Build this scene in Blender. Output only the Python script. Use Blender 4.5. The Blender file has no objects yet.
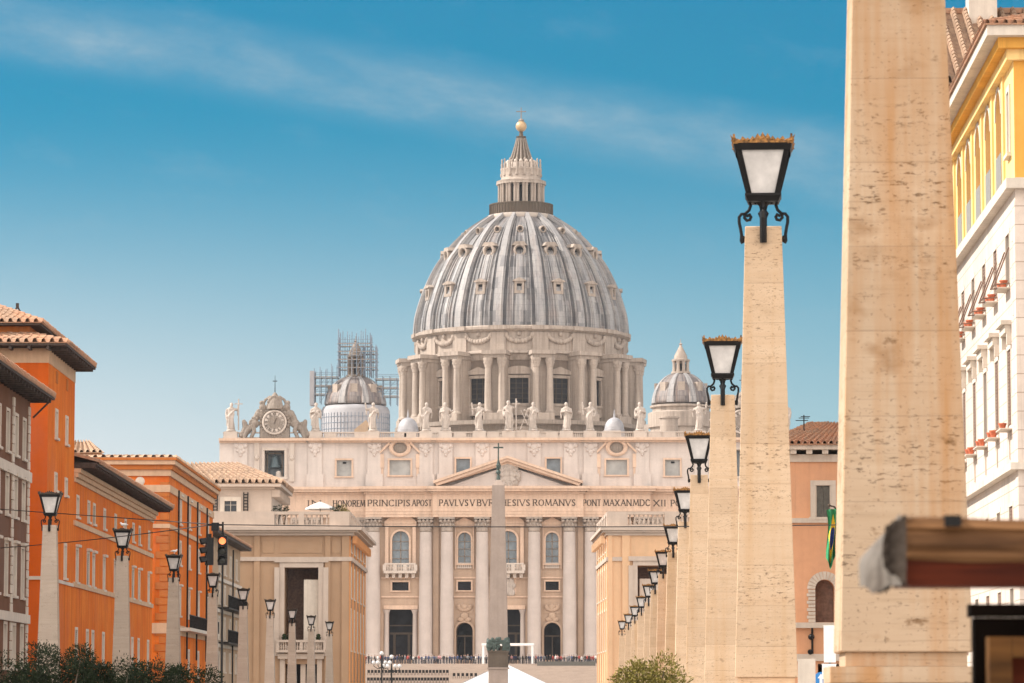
import bpy, bmesh, math, random
from mathutils import Vector, Matrix, noise
random.seed(7)
R = math.radians; PI = math.pi
scene = bpy.context.scene
COL = scene.collection

# ------------------------------------------------------------------ camera
F = 3640.0; CH = 1.7; VX, VY = 590.0, 700.0
PITCH = math.atan((VY - 341.5) / F)
YAW = math.atan((VX - 512) * math.cos(PITCH) / F)
cd = bpy.data.cameras.new('camera'); cam = bpy.data.objects.new('camera', cd); COL.objects.link(cam)
cd.sensor_width = 36; cd.lens = F * 36 / 1024; cd.clip_start = 0.5; cd.clip_end = 20000
cam.location = (0, 0, CH); cam.rotation_euler = (PI/2 + PITCH, 0, YAW)
cd.dof.use_dof = True; cd.dof.focus_distance = 150; cd.dof.aperture_fstop = 11
scene.camera = cam

# ------------------------------------------------------------------ light
SUN_EL, SUN_AZ = R(40), R(-86)       # azimuth measured from +Y (view direction) towards +X
HAZE = 0.000055
SUN_STR, SKY_STR, EXPO = 5.0, 0.063, 0.5
w = bpy.data.worlds.new('World'); scene.world = w; w.use_nodes = True
def build_world():
    nt = w.node_tree; N = nt.nodes; L = nt.links; N.clear()
    out = N.new('ShaderNodeOutputWorld'); bg = N.new('ShaderNodeBackground'); bg.inputs[1].default_value = SKY_STR
    sky = N.new('ShaderNodeTexSky'); sky.sky_type = 'NISHITA'; sky.sun_disc = False
    sky.sun_elevation = SUN_EL; sky.sun_rotation = SUN_AZ
    sky.air_density = 1.0; sky.dust_density = 0.6; sky.ozone_density = 1.5; sky.altitude = 20
    tint = N.new('ShaderNodeMix'); tint.data_type = 'RGBA'; tint.blend_type = 'MULTIPLY'; tint.inputs[0].default_value = 1
    tint.inputs[7].default_value = SKY_TINT
    L.new(sky.outputs[0], tint.inputs[6])
    tc = N.new('ShaderNodeTexCoord')
    # low pale band of mist above the roofs and thin streaks of cirrus
    sep = N.new('ShaderNodeSeparateXYZ'); L.new(tc.outputs['Generated'], sep.inputs[0])
    mr = N.new('ShaderNodeMapRange'); mr.inputs[1].default_value = 0.04; mr.inputs[2].default_value = 0.165
    mr.inputs[3].default_value = 0.95; mr.inputs[4].default_value = 0.0; mr.interpolation_type = 'SMOOTHSTEP'
    L.new(sep.outputs[2], mr.inputs[0])
    az = N.new('ShaderNodeMapRange'); az.inputs[1].default_value = -0.16; az.inputs[2].default_value = 0.12
    az.inputs[3].default_value = 1.0; az.inputs[4].default_value = 0.45
    L.new(sep.outputs[0], az.inputs[0])
    mm = N.new('ShaderNodeMath'); mm.operation = 'MULTIPLY'; L.new(mr.outputs[0], mm.inputs[0]); L.new(az.outputs[0], mm.inputs[1])
    m1 = N.new('ShaderNodeMix'); m1.data_type = 'RGBA'; m1.inputs[7].default_value = MIST
    L.new(tint.outputs[2], m1.inputs[6]); L.new(mm.outputs[0], m1.inputs[0])
    # cirrus: noise stretched along a gently falling line
    mr0 = N.new('ShaderNodeMapping'); mr0.inputs['Rotation'].default_value = (0, R(-9), 0); L.new(tc.outputs['Generated'], mr0.inputs[0])
    mp = N.new('ShaderNodeMapping'); mp.inputs['Scale'].default_value = (34, 6, 85); mp.inputs['Location'].default_value = (3, 0, 0)
    L.new(mr0.outputs[0], mp.inputs[0])
    nz = N.new('ShaderNodeTexNoise'); nz.inputs['Scale'].default_value = 1.0; nz.inputs['Detail'].default_value = 7; nz.inputs['Roughness'].default_value = .62
    L.new(mp.outputs[0], nz.inputs[0])
    # distance from the great band through the streak
    dp = N.new('ShaderNodeVectorMath'); dp.operation = 'DOT_PRODUCT'
    d1 = pix_dir(0, 22); d2 = pix_dir(740, 146); nrm = d1.cross(d2).normalized()
    dp.inputs[1].default_value = nrm; L.new(tc.outputs['Generated'], dp.inputs[0])
    ab = N.new('ShaderNodeMath'); ab.operation = 'ABSOLUTE'; L.new(dp.outputs['Value'], ab.inputs[0])
    band = N.new('ShaderNodeMapRange'); band.interpolation_type = 'SMOOTHSTEP'
    band.inputs[1].default_value = 0.0; band.inputs[2].default_value = 0.0145; band.inputs[3].default_value = 0.60; band.inputs[4].default_value = 0.0
    L.new(ab.outputs[0], band.inputs[0])
    rp = N.new('ShaderNodeMapRange'); rp.inputs[1].default_value = .36; rp.inputs[2].default_value = .72; rp.inputs[3].default_value = 0.36; rp.inputs[4].default_value = 1
    L.new(nz.outputs[0], rp.inputs[0])
    c1 = N.new('ShaderNodeMath'); c1.operation = 'MULTIPLY'; L.new(band.outputs[0], c1.inputs[0]); L.new(rp.outputs[0], c1.inputs[1])
    # second fainter cloud field everywhere
    rp2 = N.new('ShaderNodeMapRange'); rp2.inputs[1].default_value = .55; rp2.inputs[2].default_value = .85; rp2.inputs[3].default_value = 0; rp2.inputs[4].default_value = .16
    L.new(nz.outputs[0], rp2.inputs[0])
    c2 = N.new('ShaderNodeMath'); c2.operation = 'ADD'; L.new(c1.outputs[0], c2.inputs[0]); L.new(rp2.outputs[0], c2.inputs[1])
    m2 = N.new('ShaderNodeMix'); m2.data_type = 'RGBA'; m2.inputs[7].default_value = CIRRUS
    L.new(m1.outputs[2], m2.inputs[6]); L.new(c2.outputs[0], m2.inputs[0])
    # added fill: unseen bright cloud behind the camera, lighting the shaded fronts
    cl = N.new('ShaderNodeMapRange'); cl.interpolation_type = 'SMOOTHSTEP'; cl.inputs[1].default_value = .35; cl.inputs[2].default_value = -.45; cl.inputs[3].default_value = 0; cl.inputs[4].default_value = 1
    L.new(sep.outputs[1], cl.inputs[0])
    n2 = N.new('ShaderNodeTexNoise'); n2.inputs['Scale'].default_value = 2.3; n2.inputs['Detail'].default_value = 8; L.new(tc.outputs['Generated'], n2.inputs[0])
    r3 = N.new('ShaderNodeMapRange'); r3.inputs[1].default_value = .30; r3.inputs[2].default_value = .52; L.new(n2.outputs[0], r3.inputs[0])
    c3 = N.new('ShaderNodeMath'); c3.operation = 'MULTIPLY'; L.new(cl.outputs[0], c3.inputs[0]); L.new(r3.outputs[0], c3.inputs[1])
    m3 = N.new('ShaderNodeMix'); m3.data_type = 'RGBA'; m3.inputs[7].default_value = FILL_CLOUD
    L.new(m2.outputs[2], m3.inputs[6]); L.new(c3.outputs[0], m3.inputs[0])
    L.new(m3.outputs[2], bg.inputs[0]); L.new(bg.outputs[0], out.inputs[0])
SKY_TINT = (0.0, .78, 1.02, 1); MIST = (9.6, 9.7, 9.9, 1); CIRRUS = (4.4, 6.0, 7.0, 1); FILL_CLOUD = (29, 26.6, 24.6, 1)
RV = Vector((math.cos(YAW), math.sin(YAW), 0))
FV = Vector((-math.sin(YAW)*math.cos(PITCH), math.cos(YAW)*math.cos(PITCH), math.sin(PITCH)))
UV = Vector((math.sin(YAW)*math.sin(PITCH), -math.cos(YAW)*math.sin(PITCH), math.cos(PITCH)))
def pix_dir(px, py): return (RV*(px-512) + UV*(341.5-py) + FV*F).normalized()
def U(px, py, Y):
    d = pix_dir(px, py); t = Y/d.y
    return Vector((d.x*t, Y, CH + d.z*t))
build_world()
sd = bpy.data.lights.new('sun', 'SUN'); sd.energy = SUN_STR; sd.angle = R(0.53); sd.color = (1, .93, .85)
sun = bpy.data.objects.new('sun', sd); COL.objects.link(sun)
sv = Vector((math.sin(SUN_AZ)*math.cos(SUN_EL), math.cos(SUN_AZ)*math.cos(SUN_EL), math.sin(SUN_EL)))
sun.rotation_euler = sv.to_track_quat('Z', 'Y').to_euler(); sun.location = sv*500
vs = scene.view_settings; vs.view_transform = 'Standard'; vs.look = 'None'; vs.exposure = EXPO; vs.gamma = 1; vs.use_curve_mapping = False
scene.render.resolution_x, scene.render.resolution_y = 1024, 683
scene.cycles.max_bounces = 8; scene.cycles.diffuse_bounces = 5

# ------------------------------------------------------------------ mesh builder
class MB:
    def __init__(s): s.v = []; s.f = []; s.m = []; s.mi = 0
    def add(s, vs_, fs):
        o = len(s.v); s.v += [tuple(p) for p in vs_]; s.f += [tuple(i+o for i in f) for f in fs]; s.m += [s.mi]*len(fs)
    def box(s, x0, x1, y0, y1, z0, z1):
        s.add([(x0,y0,z0),(x1,y0,z0),(x1,y1,z0),(x0,y1,z0),(x0,y0,z1),(x1,y0,z1),(x1,y1,z1),(x0,y1,z1)],
              [(3,2,1,0),(4,5,6,7),(0,1,5,4),(1,2,6,5),(2,3,7,6),(3,0,4,7)])
    def mbox(s, M, u0, u1, v0, v1, d0, d1):
        P = [M(u, v, d) for (u, v, d) in ((u0,v0,d0),(u1,v0,d0),(u1,v0,d1),(u0,v0,d1),(u0,v1,d0),(u1,v1,d0),(u1,v1,d1),(u0,v1,d1))]
        s.add(P, [(3,2,1,0),(4,5,6,7),(0,1,5,4),(1,2,6,5),(2,3,7,6),(3,0,4,7)])
    def quad(s, *p): s.add(p, [tuple(range(len(p)))])
    def prism(s, M, poly, d0, d1):
        n = len(poly); P = [M(u, v, d0) for u, v in poly] + [M(u, v, d1) for u, v in poly]
        s.add(P, [tuple(range(n)), tuple(range(2*n-1, n-1, -1))] + [(i, (i+1) % n, (i+1) % n + n, i+n) for i in range(n)])
    def taper(s, cx, cy, z0, z1, a0, b0, a1, b1, ox=0, oy=0):
        V_ = []
        for z, a, b, dx, dy in ((z0, a0, b0, 0, 0), (z1, a1, b1, ox, oy)):
            V_ += [(cx+dx-a, cy+dy-b, z), (cx+dx+a, cy+dy-b, z), (cx+dx+a, cy+dy+b, z), (cx+dx-a, cy+dy+b, z)]
        s.add(V_, [(3,2,1,0),(4,5,6,7),(0,1,5,4),(1,2,6,5),(2,3,7,6),(3,0,4,7)])
    def lathe(s, prof, n=32, c=(0,0), a0=0, a1=2*PI, sx=1, sy=1, cap=True):
        full = abs(a1-a0-2*PI) < 1e-6; k = n if full else n+1; V_ = []; Fs = []
        for r, z in prof:
            for i in range(k):
                a = a0+(a1-a0)*i/n; V_.append((c[0]+r*sx*math.sin(a), c[1]-r*sy*math.cos(a), z))
        for j in range(len(prof)-1):
            for i in range(n):
                i2 = (i+1) % k if full else i+1
                Fs.append((j*k+i, j*k+i2, (j+1)*k+i2, (j+1)*k+i))
        if cap and full:
            if prof[0][0] > 1e-4: Fs.append(tuple(range(k-1, -1, -1)))
            if prof[-1][0] > 1e-4: Fs.append(tuple((len(prof)-1)*k+i for i in range(k)))
        s.add(V_, Fs)
    def tube(s, pts, r, n=6, r1=None):
        pts = [Vector(p) for p in pts]; V_ = []; Fs = []; m = len(pts)
        t = (pts[1]-pts[0]).normalized(); a = Vector((0,0,1)) if abs(t.z) < .9 else Vector((1,0,0))
        nn = t.cross(a).normalized()
        for i, p in enumerate(pts):
            t = (pts[min(i+1, m-1)] - pts[max(i-1, 0)]).normalized()
            nn = (nn - t*nn.dot(t)).normalized(); b = t.cross(nn)
            rr = r if r1 is None else r+(r1-r)*i/(m-1)
            for k in range(n):
                q = 2*PI*(k+.5)/n; V_.append(p + nn*rr*math.cos(q) + b*rr*math.sin(q))
        for i in range(m-1):
            for k in range(n):
                Fs.append((i*n+k, i*n+(k+1) % n, (i+1)*n+(k+1) % n, (i+1)*n+k))
        Fs += [tuple(range(n-1, -1, -1)), tuple((m-1)*n+k for k in range(n))]
        s.add(V_, Fs)
    def ball(s, c, rx, ry=None, rz=None, n=10, m=7):
        ry = ry or rx; rz = rz or rx
        V_ = []; Fs = []
        for j in range(1, m):
            t = PI*j/m
            for i in range(n):
                a = 2*PI*i/n; V_.append((c[0]+rx*math.sin(t)*math.cos(a), c[1]+ry*math.sin(t)*math.sin(a), c[2]-rz*math.cos(t)))
        b = len(V_); V_ += [(c[0], c[1], c[2]-rz), (c[0], c[1], c[2]+rz)]
        for j in range(m-2):
            for i in range(n): Fs.append((j*n+i, j*n+(i+1) % n, (j+1)*n+(i+1) % n, (j+1)*n+i))
        for i in range(n): Fs.append((b, (i+1) % n, i)); Fs.append((b+1, (m-2)*n+i, (m-2)*n+(i+1) % n))
        s.add(V_, Fs)
    def strip(s, rows, closed=False):
        n = len(rows[0]); V_ = [p for r_ in rows for p in r_]; Fs = []
        for j in range(len(rows)-1):
            for i in range(n if closed else n-1):
                Fs.append((j*n+i, j*n+(i+1) % n, (j+1)*n+(i+1) % n, (j+1)*n+i))
        s.add(V_, Fs)
    def wall(s, M, u0, u1, v0, v1, holes=(), depth=.3):
        us = sorted({u0, u1} | {h[0] for h in holes} | {h[1] for h in holes}); us = [u for u in us if u0-1e-6 <= u <= u1+1e-6]
        vv = sorted({v0, v1} | {h[2] for h in holes} | {h[3] for h in holes}); vv = [v for v in vv if v0-1e-6 <= v <= v1+1e-6]
        for i in range(len(us)-1):
            for j in range(len(vv)-1):
                a, b = (us[i]+us[i+1])/2, (vv[j]+vv[j+1])/2
                if any(h[0] < a < h[1] and h[2] < b < h[3] for h in holes): continue
                s.quad(M(us[i],vv[j],0), M(us[i+1],vv[j],0), M(us[i+1],vv[j+1],0), M(us[i],vv[j+1],0))
        for h in holes:
            a, b, c, d = h[:4]; arch = len(h) > 4 and h[4]; D = h[5] if len(h) > 5 else depth
            s.quad(M(a,c,0), M(a,c,D), M(a,d,D), M(a,d,0)); s.quad(M(b,c,0), M(b,c,D), M(b,d,D), M(b,d,0))
            s.quad(M(a,c,0), M(b,c,0), M(b,c,D), M(a,c,D))
            if not arch: s.quad(M(a,d,0), M(b,d,0), M(b,d,D), M(a,d,D))
            else:
                r = (b-a)/2; m = (a+b)/2; n = 12
                P = [(m - r*math.cos(PI*i/n), d - r + r*math.sin(PI*i/n)) for i in range(n+1)]
                for p, q in zip(P, P[1:]):
                    s.quad(M(p[0],p[1],0), M(q[0],q[1],0), M(q[0],d,0), M(p[0],d,0))
                    s.quad(M(p[0],p[1],0), M(q[0],q[1],0), M(q[0],q[1],D), M(p[0],p[1],D))
    def arch_band(s, M, m, spring, r0, r1, d0, d1, n=14):
        for i in range(n):
            a, b = PI*i/n, PI*(i+1)/n
            s.prism(M, [(m-r0*math.cos(a), spring+r0*math.sin(a)), (m-r1*math.cos(a), spring+r1*math.sin(a)),
                        (m-r1*math.cos(b), spring+r1*math.sin(b)), (m-r0*math.cos(b), spring+r0*math.sin(b))], d0, d1)
    def build(s, name, mat, parent=None, smooth=False, loc=None):
        me = bpy.data.meshes.new(name); me.from_pydata(s.v, [], s.f); me.validate()
        for m in (mat if isinstance(mat, (list, tuple)) else [mat]): me.materials.append(m)
        if isinstance(mat, (list, tuple)): me.polygons.foreach_set('material_index', s.m[:len(me.polygons)])
        if smooth: me.polygons.foreach_set('use_smooth', [True]*len(me.polygons))
        if smooth and smooth != 'all': me.set_sharp_from_angle(angle=R(38))
        me.update()
        o = bpy.data.objects.new(name, me); COL.objects.link(o)
        if parent: o.parent = parent
        if loc: o.location = loc
        return o
def tag(o, label=None, cat=None, group=None, kind=None):
    if label: o['label'] = label
    if cat: o['category'] = cat
    if group: o['group'] = group
    if kind: o['kind'] = kind
    return o
def thing(name, label, cat, loc=(0,0,0), rz=0, group=None):
    o = bpy.data.objects.new(name, None); COL.objects.link(o); o.empty_display_size = .3
    o.location = loc; o.rotation_euler = (0, 0, rz); return tag(o, label, cat, group)
def dup(root, loc=None, rz=None, label=None, group=None, mats=None):
    def cp(o, par):
        c = o.copy(); COL.objects.link(c); c.parent = par
        for k in o.children: cp(k, c)
        return c
    r = cp(root, None)
    if loc is not None: r.location = loc
    if rz is not None: r.rotation_euler = (0, 0, rz)
    if label: r['label'] = label
    if group: r['group'] = group
    return r
def remeshed(mb, voxel, smooth=2):
    """fuse overlapping shapes into ONE continuous surface"""
    o = mb.build('tmp', None if False else MAT['stone_pale'])
    m = o.modifiers.new('r', 'REMESH'); m.mode = 'VOXEL'; m.voxel_size = voxel
    if smooth:
        q = o.modifiers.new('s', 'SMOOTH'); q.iterations = smooth; q.factor = .5
    dg = bpy.context.evaluated_depsgraph_get(); dg.update()
    me = bpy.data.meshes.new_from_object(o.evaluated_get(dg)); bpy.data.objects.remove(o)
    me.materials.clear(); me.polygons.foreach_set('use_smooth', [True]*len(me.polygons))
    return me
def mesh_obj(name, me, mat, parent=None, loc=None):
    if mat is not None:
        me.materials.clear(); me.materials.append(mat)
    o = bpy.data.objects.new(name, me); COL.objects.link(o)
    if parent: o.parent = parent
    if loc: o.location = loc
    return o
def MF(u, v, d): return (u, d, v)            # a face looking back at the camera (-y)
def MR(u, v, d): return (-d, u, v)           # a face looking to +x
def ML(u, v, d): return (d, u, v)            # a face looking to -x
class Frame:
    """A building's own axes: local origin at its near street corner."""
    def __init__(s, X, Y, th): s.O = Vector((X, Y, 0)); s.th = th; s.ex = Vector((math.cos(th), math.sin(th), 0)); s.ey = Vector((-math.sin(th), math.cos(th), 0))
    def _hit(s, px, py, n, off):
        d = pix_dir(px, py); c = Vector((0,0,CH)); t = ((s.O + n*off - c).dot(n))/d.dot(n); p = c + d*t - s.O
        return p.dot(s.ex), p.dot(s.ey), p.z
    def side(s, px, py, x=0): r = s._hit(px, py, s.ex, x); return r[1], r[2]
    def front(s, px, py, y=0): r = s._hit(px, py, s.ey, y); return r[0], r[2]

# ------------------------------------------------------------------ materials
MAT = {}
def new_mat(name):
    m = bpy.data.materials.new(name); m.use_nodes = True; nt = m.node_tree; b = nt.nodes['Principled BSDF']; MAT[name] = m
    return m, nt.nodes, nt.links, b
def mixc(N, L, fac, a, b, mode='MIX'):
    x = N.new('ShaderNodeMix'); x.data_type = 'RGBA'; x.blend_type = mode
    for s, i in ((fac, 0), (a, 6), (b, 7)):
        if hasattr(s, 'links') or hasattr(s, 'is_linked'): L.new(s, x.inputs[i])
        elif i == 0: x.inputs[0].default_value = s
        else: x.inputs[i].default_value = (*s, 1) if len(s) == 3 else s
    return x.outputs[2]
def nz(N, L, vec, scale=(1,1,1), s=1, detail=5, rough=.55, lo=.35, hi=.65):
    mp = N.new('ShaderNodeMapping'); mp.inputs['Scale'].default_value = scale; L.new(vec, mp.inputs[0])
    t = N.new('ShaderNodeTexNoise'); t.inputs['Scale'].default_value = s; t.inputs['Detail'].default_value = detail; t.inputs['Roughness'].default_value = rough
    L.new(mp.outputs[0], t.inputs[0])
    r = N.new('ShaderNodeMapRange'); r.inputs[1].default_value = lo; r.inputs[2].default_value = hi; L.new(t.outputs[0], r.inputs[0])
    return r.outputs[0]
def math_(N, L, op, a, b=None):
    x = N.new('ShaderNodeMath'); x.operation = op
    for i, s in enumerate((a, b)):
        if s is None: continue
        if hasattr(s, 'is_linked'): L.new(s, x.inputs[i])
        else: x.inputs[i].default_value = s
    return x.outputs[0]
def weathered(name, c, dark=None, light=None, scale=.4, streak=.5, rough=.85, bump=.15, fine=3.0, joints=None, jcol=.6, spec=.05):
    """plaster or dressed stone: blotches, rain streaks, fine grain and optional course joints (metres)"""
    m, N, L, b = new_mat(name); b.inputs['Roughness'].default_value = rough; b.inputs['Specular IOR Level'].default_value = spec
    dark = dark or tuple(x*.62 for x in c); light = light or tuple(min(1, x*1.16) for x in c)
    g = N.new('ShaderNodeNewGeometry'); P = g.outputs['Position']
    blot = nz(N, L, P, s=scale, detail=6, rough=.6)
    col = mixc(N, L, blot, light, c)
    st = nz(N, L, P, (1.6, 1.6, .09), s=scale*3, detail=5, lo=.45, hi=.8)
    col = mixc(N, L, math_(N, L, 'MULTIPLY', st, streak), col, dark)
    if name.startswith('plaster'):
        pa = nz(N, L, P, (1, 1, .7), s=.17, detail=7, rough=.65, lo=.50, hi=.60); col = mixc(N, L, math_(N, L, 'MULTIPLY', pa, .5), col, tuple(x*.80+.045 for x in c))
        pb = nz(N, L, P, (2.2, 2.2, .05), s=1.0, detail=6, rough=.7, lo=.56, hi=.70); col = mixc(N, L, math_(N, L, 'MULTIPLY', pb, .45), col, tuple(x*.55 for x in dark))
    fn = nz(N, L, P, s=fine, detail=4, rough=.7, lo=.3, hi=.7)
    col = mixc(N, L, math_(N, L, 'MULTIPLY', fn, .22), col, dark)
    if joints:
        sp = N.new('ShaderNodeSeparateXYZ'); L.new(P, sp.inputs[0])
        md = math_(N, L, 'MODULO', sp.outputs[2], joints)
        ln = math_(N, L, 'LESS_THAN', md, max(.03, joints*.055))
        col = mixc(N, L, math_(N, L, 'MULTIPLY', ln, 1-jcol), col, dark)
    L.new(col, b.inputs['Base Color'])
    if bump:
        bp = N.new('ShaderNodeBump'); bp.inputs['Strength'].default_value = bump; bp.inputs['Distance'].default_value = .05
        L.new(fn, bp.inputs['Height']); L.new(bp.outputs[0], b.inputs['Normal'])
    return m
def plain(name, c, rough=.6, metal=0, var=.15, scale=6, spec=.5, emit=None):
    m, N, L, b = new_mat(name); b.inputs['Roughness'].default_value = rough; b.inputs['Metallic'].default_value = metal; b.inputs['Specular IOR Level'].default_value = spec
    tc = N.new('ShaderNodeTexCoord'); f = nz(N, L, tc.outputs['Object'], s=scale)
    L.new(mixc(N, L, f, tuple(x*(1-var) for x in c), tuple(min(1, x*(1+var)) for x in c)), b.inputs['Base Color'])
    if emit: b.inputs['Emission Color'].default_value = (*emit[0], 1); b.inputs['Emission Strength'].default_value = emit[1]
    return m
def travertine(name, base, warm, pit, stain=None, joint=.52, sk=.9):
    m, N, L, b = new_mat(name); b.inputs['Roughness'].default_value = .85; b.inputs['Specular IOR Level'].default_value = .06
    tc = N.new('ShaderNodeTexCoord'); oi = N.new('ShaderNodeObjectInfo')
    ad = N.new('ShaderNodeVectorMath'); ad.operation = 'ADD'; L.new(tc.outputs['Object'], ad.inputs[0])
    sc = N.new('ShaderNodeVectorMath'); sc.operation = 'SCALE'; sc.inputs[0].default_value = (13, 29, 0); L.new(oi.outputs['Random'], sc.inputs['Scale']); L.new(sc.outputs[0], ad.inputs[1])
    P = ad.outputs[0]
    bands = nz(N, L, P, (.5, .5, 9), s=1.3, detail=6, rough=.6, lo=.3, hi=.7)
    blot = nz(N, L, P, (1, 1, .7), s=1.4, detail=5, lo=.35, hi=.7)
    col = mixc(N, L, bands, base, warm); col = mixc(N, L, math_(N, L, 'MULTIPLY', blot, .45), col, tuple(x*.8 for x in warm))
    # lens shaped voids lying along the bedding, thicker in some layers
    p1 = nz(N, L, P, (7.5, 7.5, 27), s=1.6, detail=6, rough=.7, lo=.585, hi=.635)
    lay = nz(N, L, P, (.3, .3, 3.6), s=1.1, detail=4, lo=.47, hi=.60)
    p2 = nz(N, L, P, (20, 20, 34), s=1.8, detail=3, lo=.64, hi=.69)
    p3 = nz(N, L, P, (1.3, 1.3, 55), s=1.2, detail=4, lo=.58, hi=.72)
    pits = math_(N, L, 'MAXIMUM', math_(N, L, 'MULTIPLY', p1, lay), math_(N, L, 'MULTIPLY', p2, .6))
    col = mixc(N, L, math_(N, L, 'MULTIPLY', p3, .42), col, tuple(x*.5 for x in warm))
    col = mixc(N, L, math_(N, L, 'MULTIPLY', pits, .78), col, pit)
    sp = N.new('ShaderNodeSeparateXYZ'); L.new(tc.outputs['Object'], sp.inputs[0])
    fl = math_(N, L, 'FLOOR', math_(N, L, 'DIVIDE', math_(N, L, 'ADD', sp.outputs[2], math_(N, L, 'MULTIPLY', oi.outputs['Random'], .6)), joint))
    wn = N.new('ShaderNodeTexWhiteNoise'); wn.noise_dimensions = '1D'; L.new(math_(N, L, 'ADD', fl, math_(N, L, 'MULTIPLY', oi.outputs['Random'], 91)), wn.inputs['W'])
    col = mixc(N, L, math_(N, L, 'MULTIPLY', wn.outputs['Value'], .38), col, tuple(x*.72 for x in warm))
    if stain:
        sn = nz(N, L, P, (4.2, 4.2, .2), s=.9, detail=4, lo=.50, hi=.72)
        col = mixc(N, L, math_(N, L, 'MULTIPLY', sn, sk), col, stain)
        bl = nz(N, L, P, (2.2, 2.2, 3.2), s=1.0, detail=4, lo=.60, hi=.74); col = mixc(N, L, math_(N, L, 'MULTIPLY', bl, .55*sk), col, tuple(x*.55 for x in stain))
        sp2 = nz(N, L, P, (6, 6, 9), s=1.0, detail=4, lo=.66, hi=.74); col = mixc(N, L, math_(N, L, 'MULTIPLY', sp2, .8*sk), col, tuple(x*.3 for x in stain))
    md = math_(N, L, 'MODULO', math_(N, L, 'ADD', sp.outputs[2], math_(N, L, 'MULTIPLY', oi.outputs['Random'], .6)), joint)
    ln = math_(N, L, 'LESS_THAN', md, .006)
    col = mixc(N, L, math_(N, L, 'MULTIPLY', ln, .2), col, pit)
    L.new(col, b.inputs['Base Color'])
    h = math_(N, L, 'SUBTRACT', 1, math_(N, L, 'MAXIMUM', pits, ln))
    bp = N.new('ShaderNodeBump'); bp.inputs['Strength'].default_value = .5; bp.inputs['Distance'].default_value = .02
    L.new(h, bp.inputs['Height']); L.new(bp.outputs[0], b.inputs['Normal'])
def lead(name, c1=(.105,.105,.11), c2=(.295,.275,.265), c3=(.06,.06,.065), c4=(.22,.145,.115)):
    """sheets of lead running down a dome: streaks follow the meridians (object axis = dome axis)"""
    m, N, L, b = new_mat(name); b.inputs['Roughness'].default_value = .62; b.inputs['Specular IOR Level'].default_value = .35
    tc = N.new('ShaderNodeTexCoord'); sp = N.new('ShaderNodeSeparateXYZ'); L.new(tc.outputs['Object'], sp.inputs[0])
    an = N.new('ShaderNodeMath'); an.operation = 'ARCTAN2'; L.new(sp.outputs[0], an.inputs[0]); L.new(sp.outputs[1], an.inputs[1])
    cb = N.new('ShaderNodeCombineXYZ'); L.new(an.outputs[0], cb.inputs[0]); L.new(sp.outputs[2], cb.inputs[1])
    P = cb.outputs[0]
    s1 = nz(N, L, P, (16, .05, 1), s=2.2, detail=6, rough=.65, lo=.36, hi=.66)
    s2 = nz(N, L, P, (30, .32, 1), s=1.1, detail=5, rough=.6, lo=.52, hi=.68)
    s3 = nz(N, L, P, (9, .16, 1), s=1.0, detail=5, lo=.5, hi=.72)
    col = mixc(N, L, s1, c1, c2)
    col = mixc(N, L, math_(N, L, 'MULTIPLY', s2, .7), col, c3)
    col = mixc(N, L, math_(N, L, 'MULTIPLY', s3, .45), col, c4)
    md = math_(N, L, 'MODULO', sp.outputs[2], 1.35); ln = math_(N, L, 'LESS_THAN', md, .13)
    col = mixc(N, L, math_(N, L, 'MULTIPLY', ln, .3), col, c3)
    cv = N.new('ShaderNodeCombineXYZ'); L.new(math_(N, L, 'FLOOR', math_(N, L, 'MULTIPLY', an.outputs[0], 29)), cv.inputs[0]); L.new(math_(N, L, 'FLOOR', math_(N, L, 'DIVIDE', sp.outputs[2], 2.7)), cv.inputs[1])
    wn = N.new('ShaderNodeTexWhiteNoise'); L.new(cv.outputs[0], wn.inputs['Vector']); gt = math_(N, L, 'GREATER_THAN', wn.outputs['Value'], .80)
    pt = nz(N, L, P, (5, .12, 1), s=1, detail=2, lo=.42, hi=.55)
    col = mixc(N, L, math_(N, L, 'MULTIPLY', math_(N, L, 'MULTIPLY', gt, pt), .7), col, c3)
    L.new(col, b.inputs['Base Color'])
def tiles_mat(name, c1, c2, c3):
    m, N, L, b = new_mat(name); b.inputs['Roughness'].default_value = .9; b.inputs['Specular IOR Level'].default_value = .15
    g = N.new('ShaderNodeNewGeometry'); P = g.outputs['Position']
    f = nz(N, L, P, s=2.6, detail=3, lo=.38, hi=.62); h = nz(N, L, P, s=.6, detail=6, lo=.45, hi=.7); k = nz(N, L, P, s=9, detail=2, lo=.55, hi=.7)
    col = mixc(N, L, f, c1, c2); col = mixc(N, L, math_(N, L, 'MULTIPLY', h, .6), col, c3); col = mixc(N, L, math_(N, L, 'MULTIPLY', k, .4), col, (.08,.06,.05))
    L.new(col, b.inputs['Base Color'])
def leaf_mat(name, c1, c2):
    m, N, L, b = new_mat(name); b.inputs['Roughness'].default_value = .8; b.inputs['Specular IOR Level'].default_value = .1
    g = N.new('ShaderNodeNewGeometry'); f = nz(N, L, g.outputs['Position'], s=5, detail=3, lo=.35, hi=.65)
    rnd = N.new('ShaderNodeMapRange'); L.new(g.outputs['Random Per Island'], rnd.inputs[0])
    col = mixc(N, L, math_(N, L, 'MULTIPLY', math_(N, L, 'ADD', f, rnd.outputs[0]), .5), c1, c2)
    L.new(col, b.inputs['Base Color'])
weathered('stone_pale', (.52,.44,.375), light=(.57,.50,.44), dark=(.34,.28,.24), scale=.25, streak=.35, joints=1.6, jcol=.82)
weathered('stone_column', (.455,.395,.36), dark=(.42,.35,.30), scale=.35, streak=.35, fine=1.2, joints=2.2, jcol=.85)
weathered('stone_wall', (.44,.32,.235), dark=(.30,.21,.16), scale=.3, streak=.4, joints=1.2, jcol=.85)
weathered('stone_cornice', (.60,.435,.325), dark=(.33,.24,.19), scale=.4, streak=.45)
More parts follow.
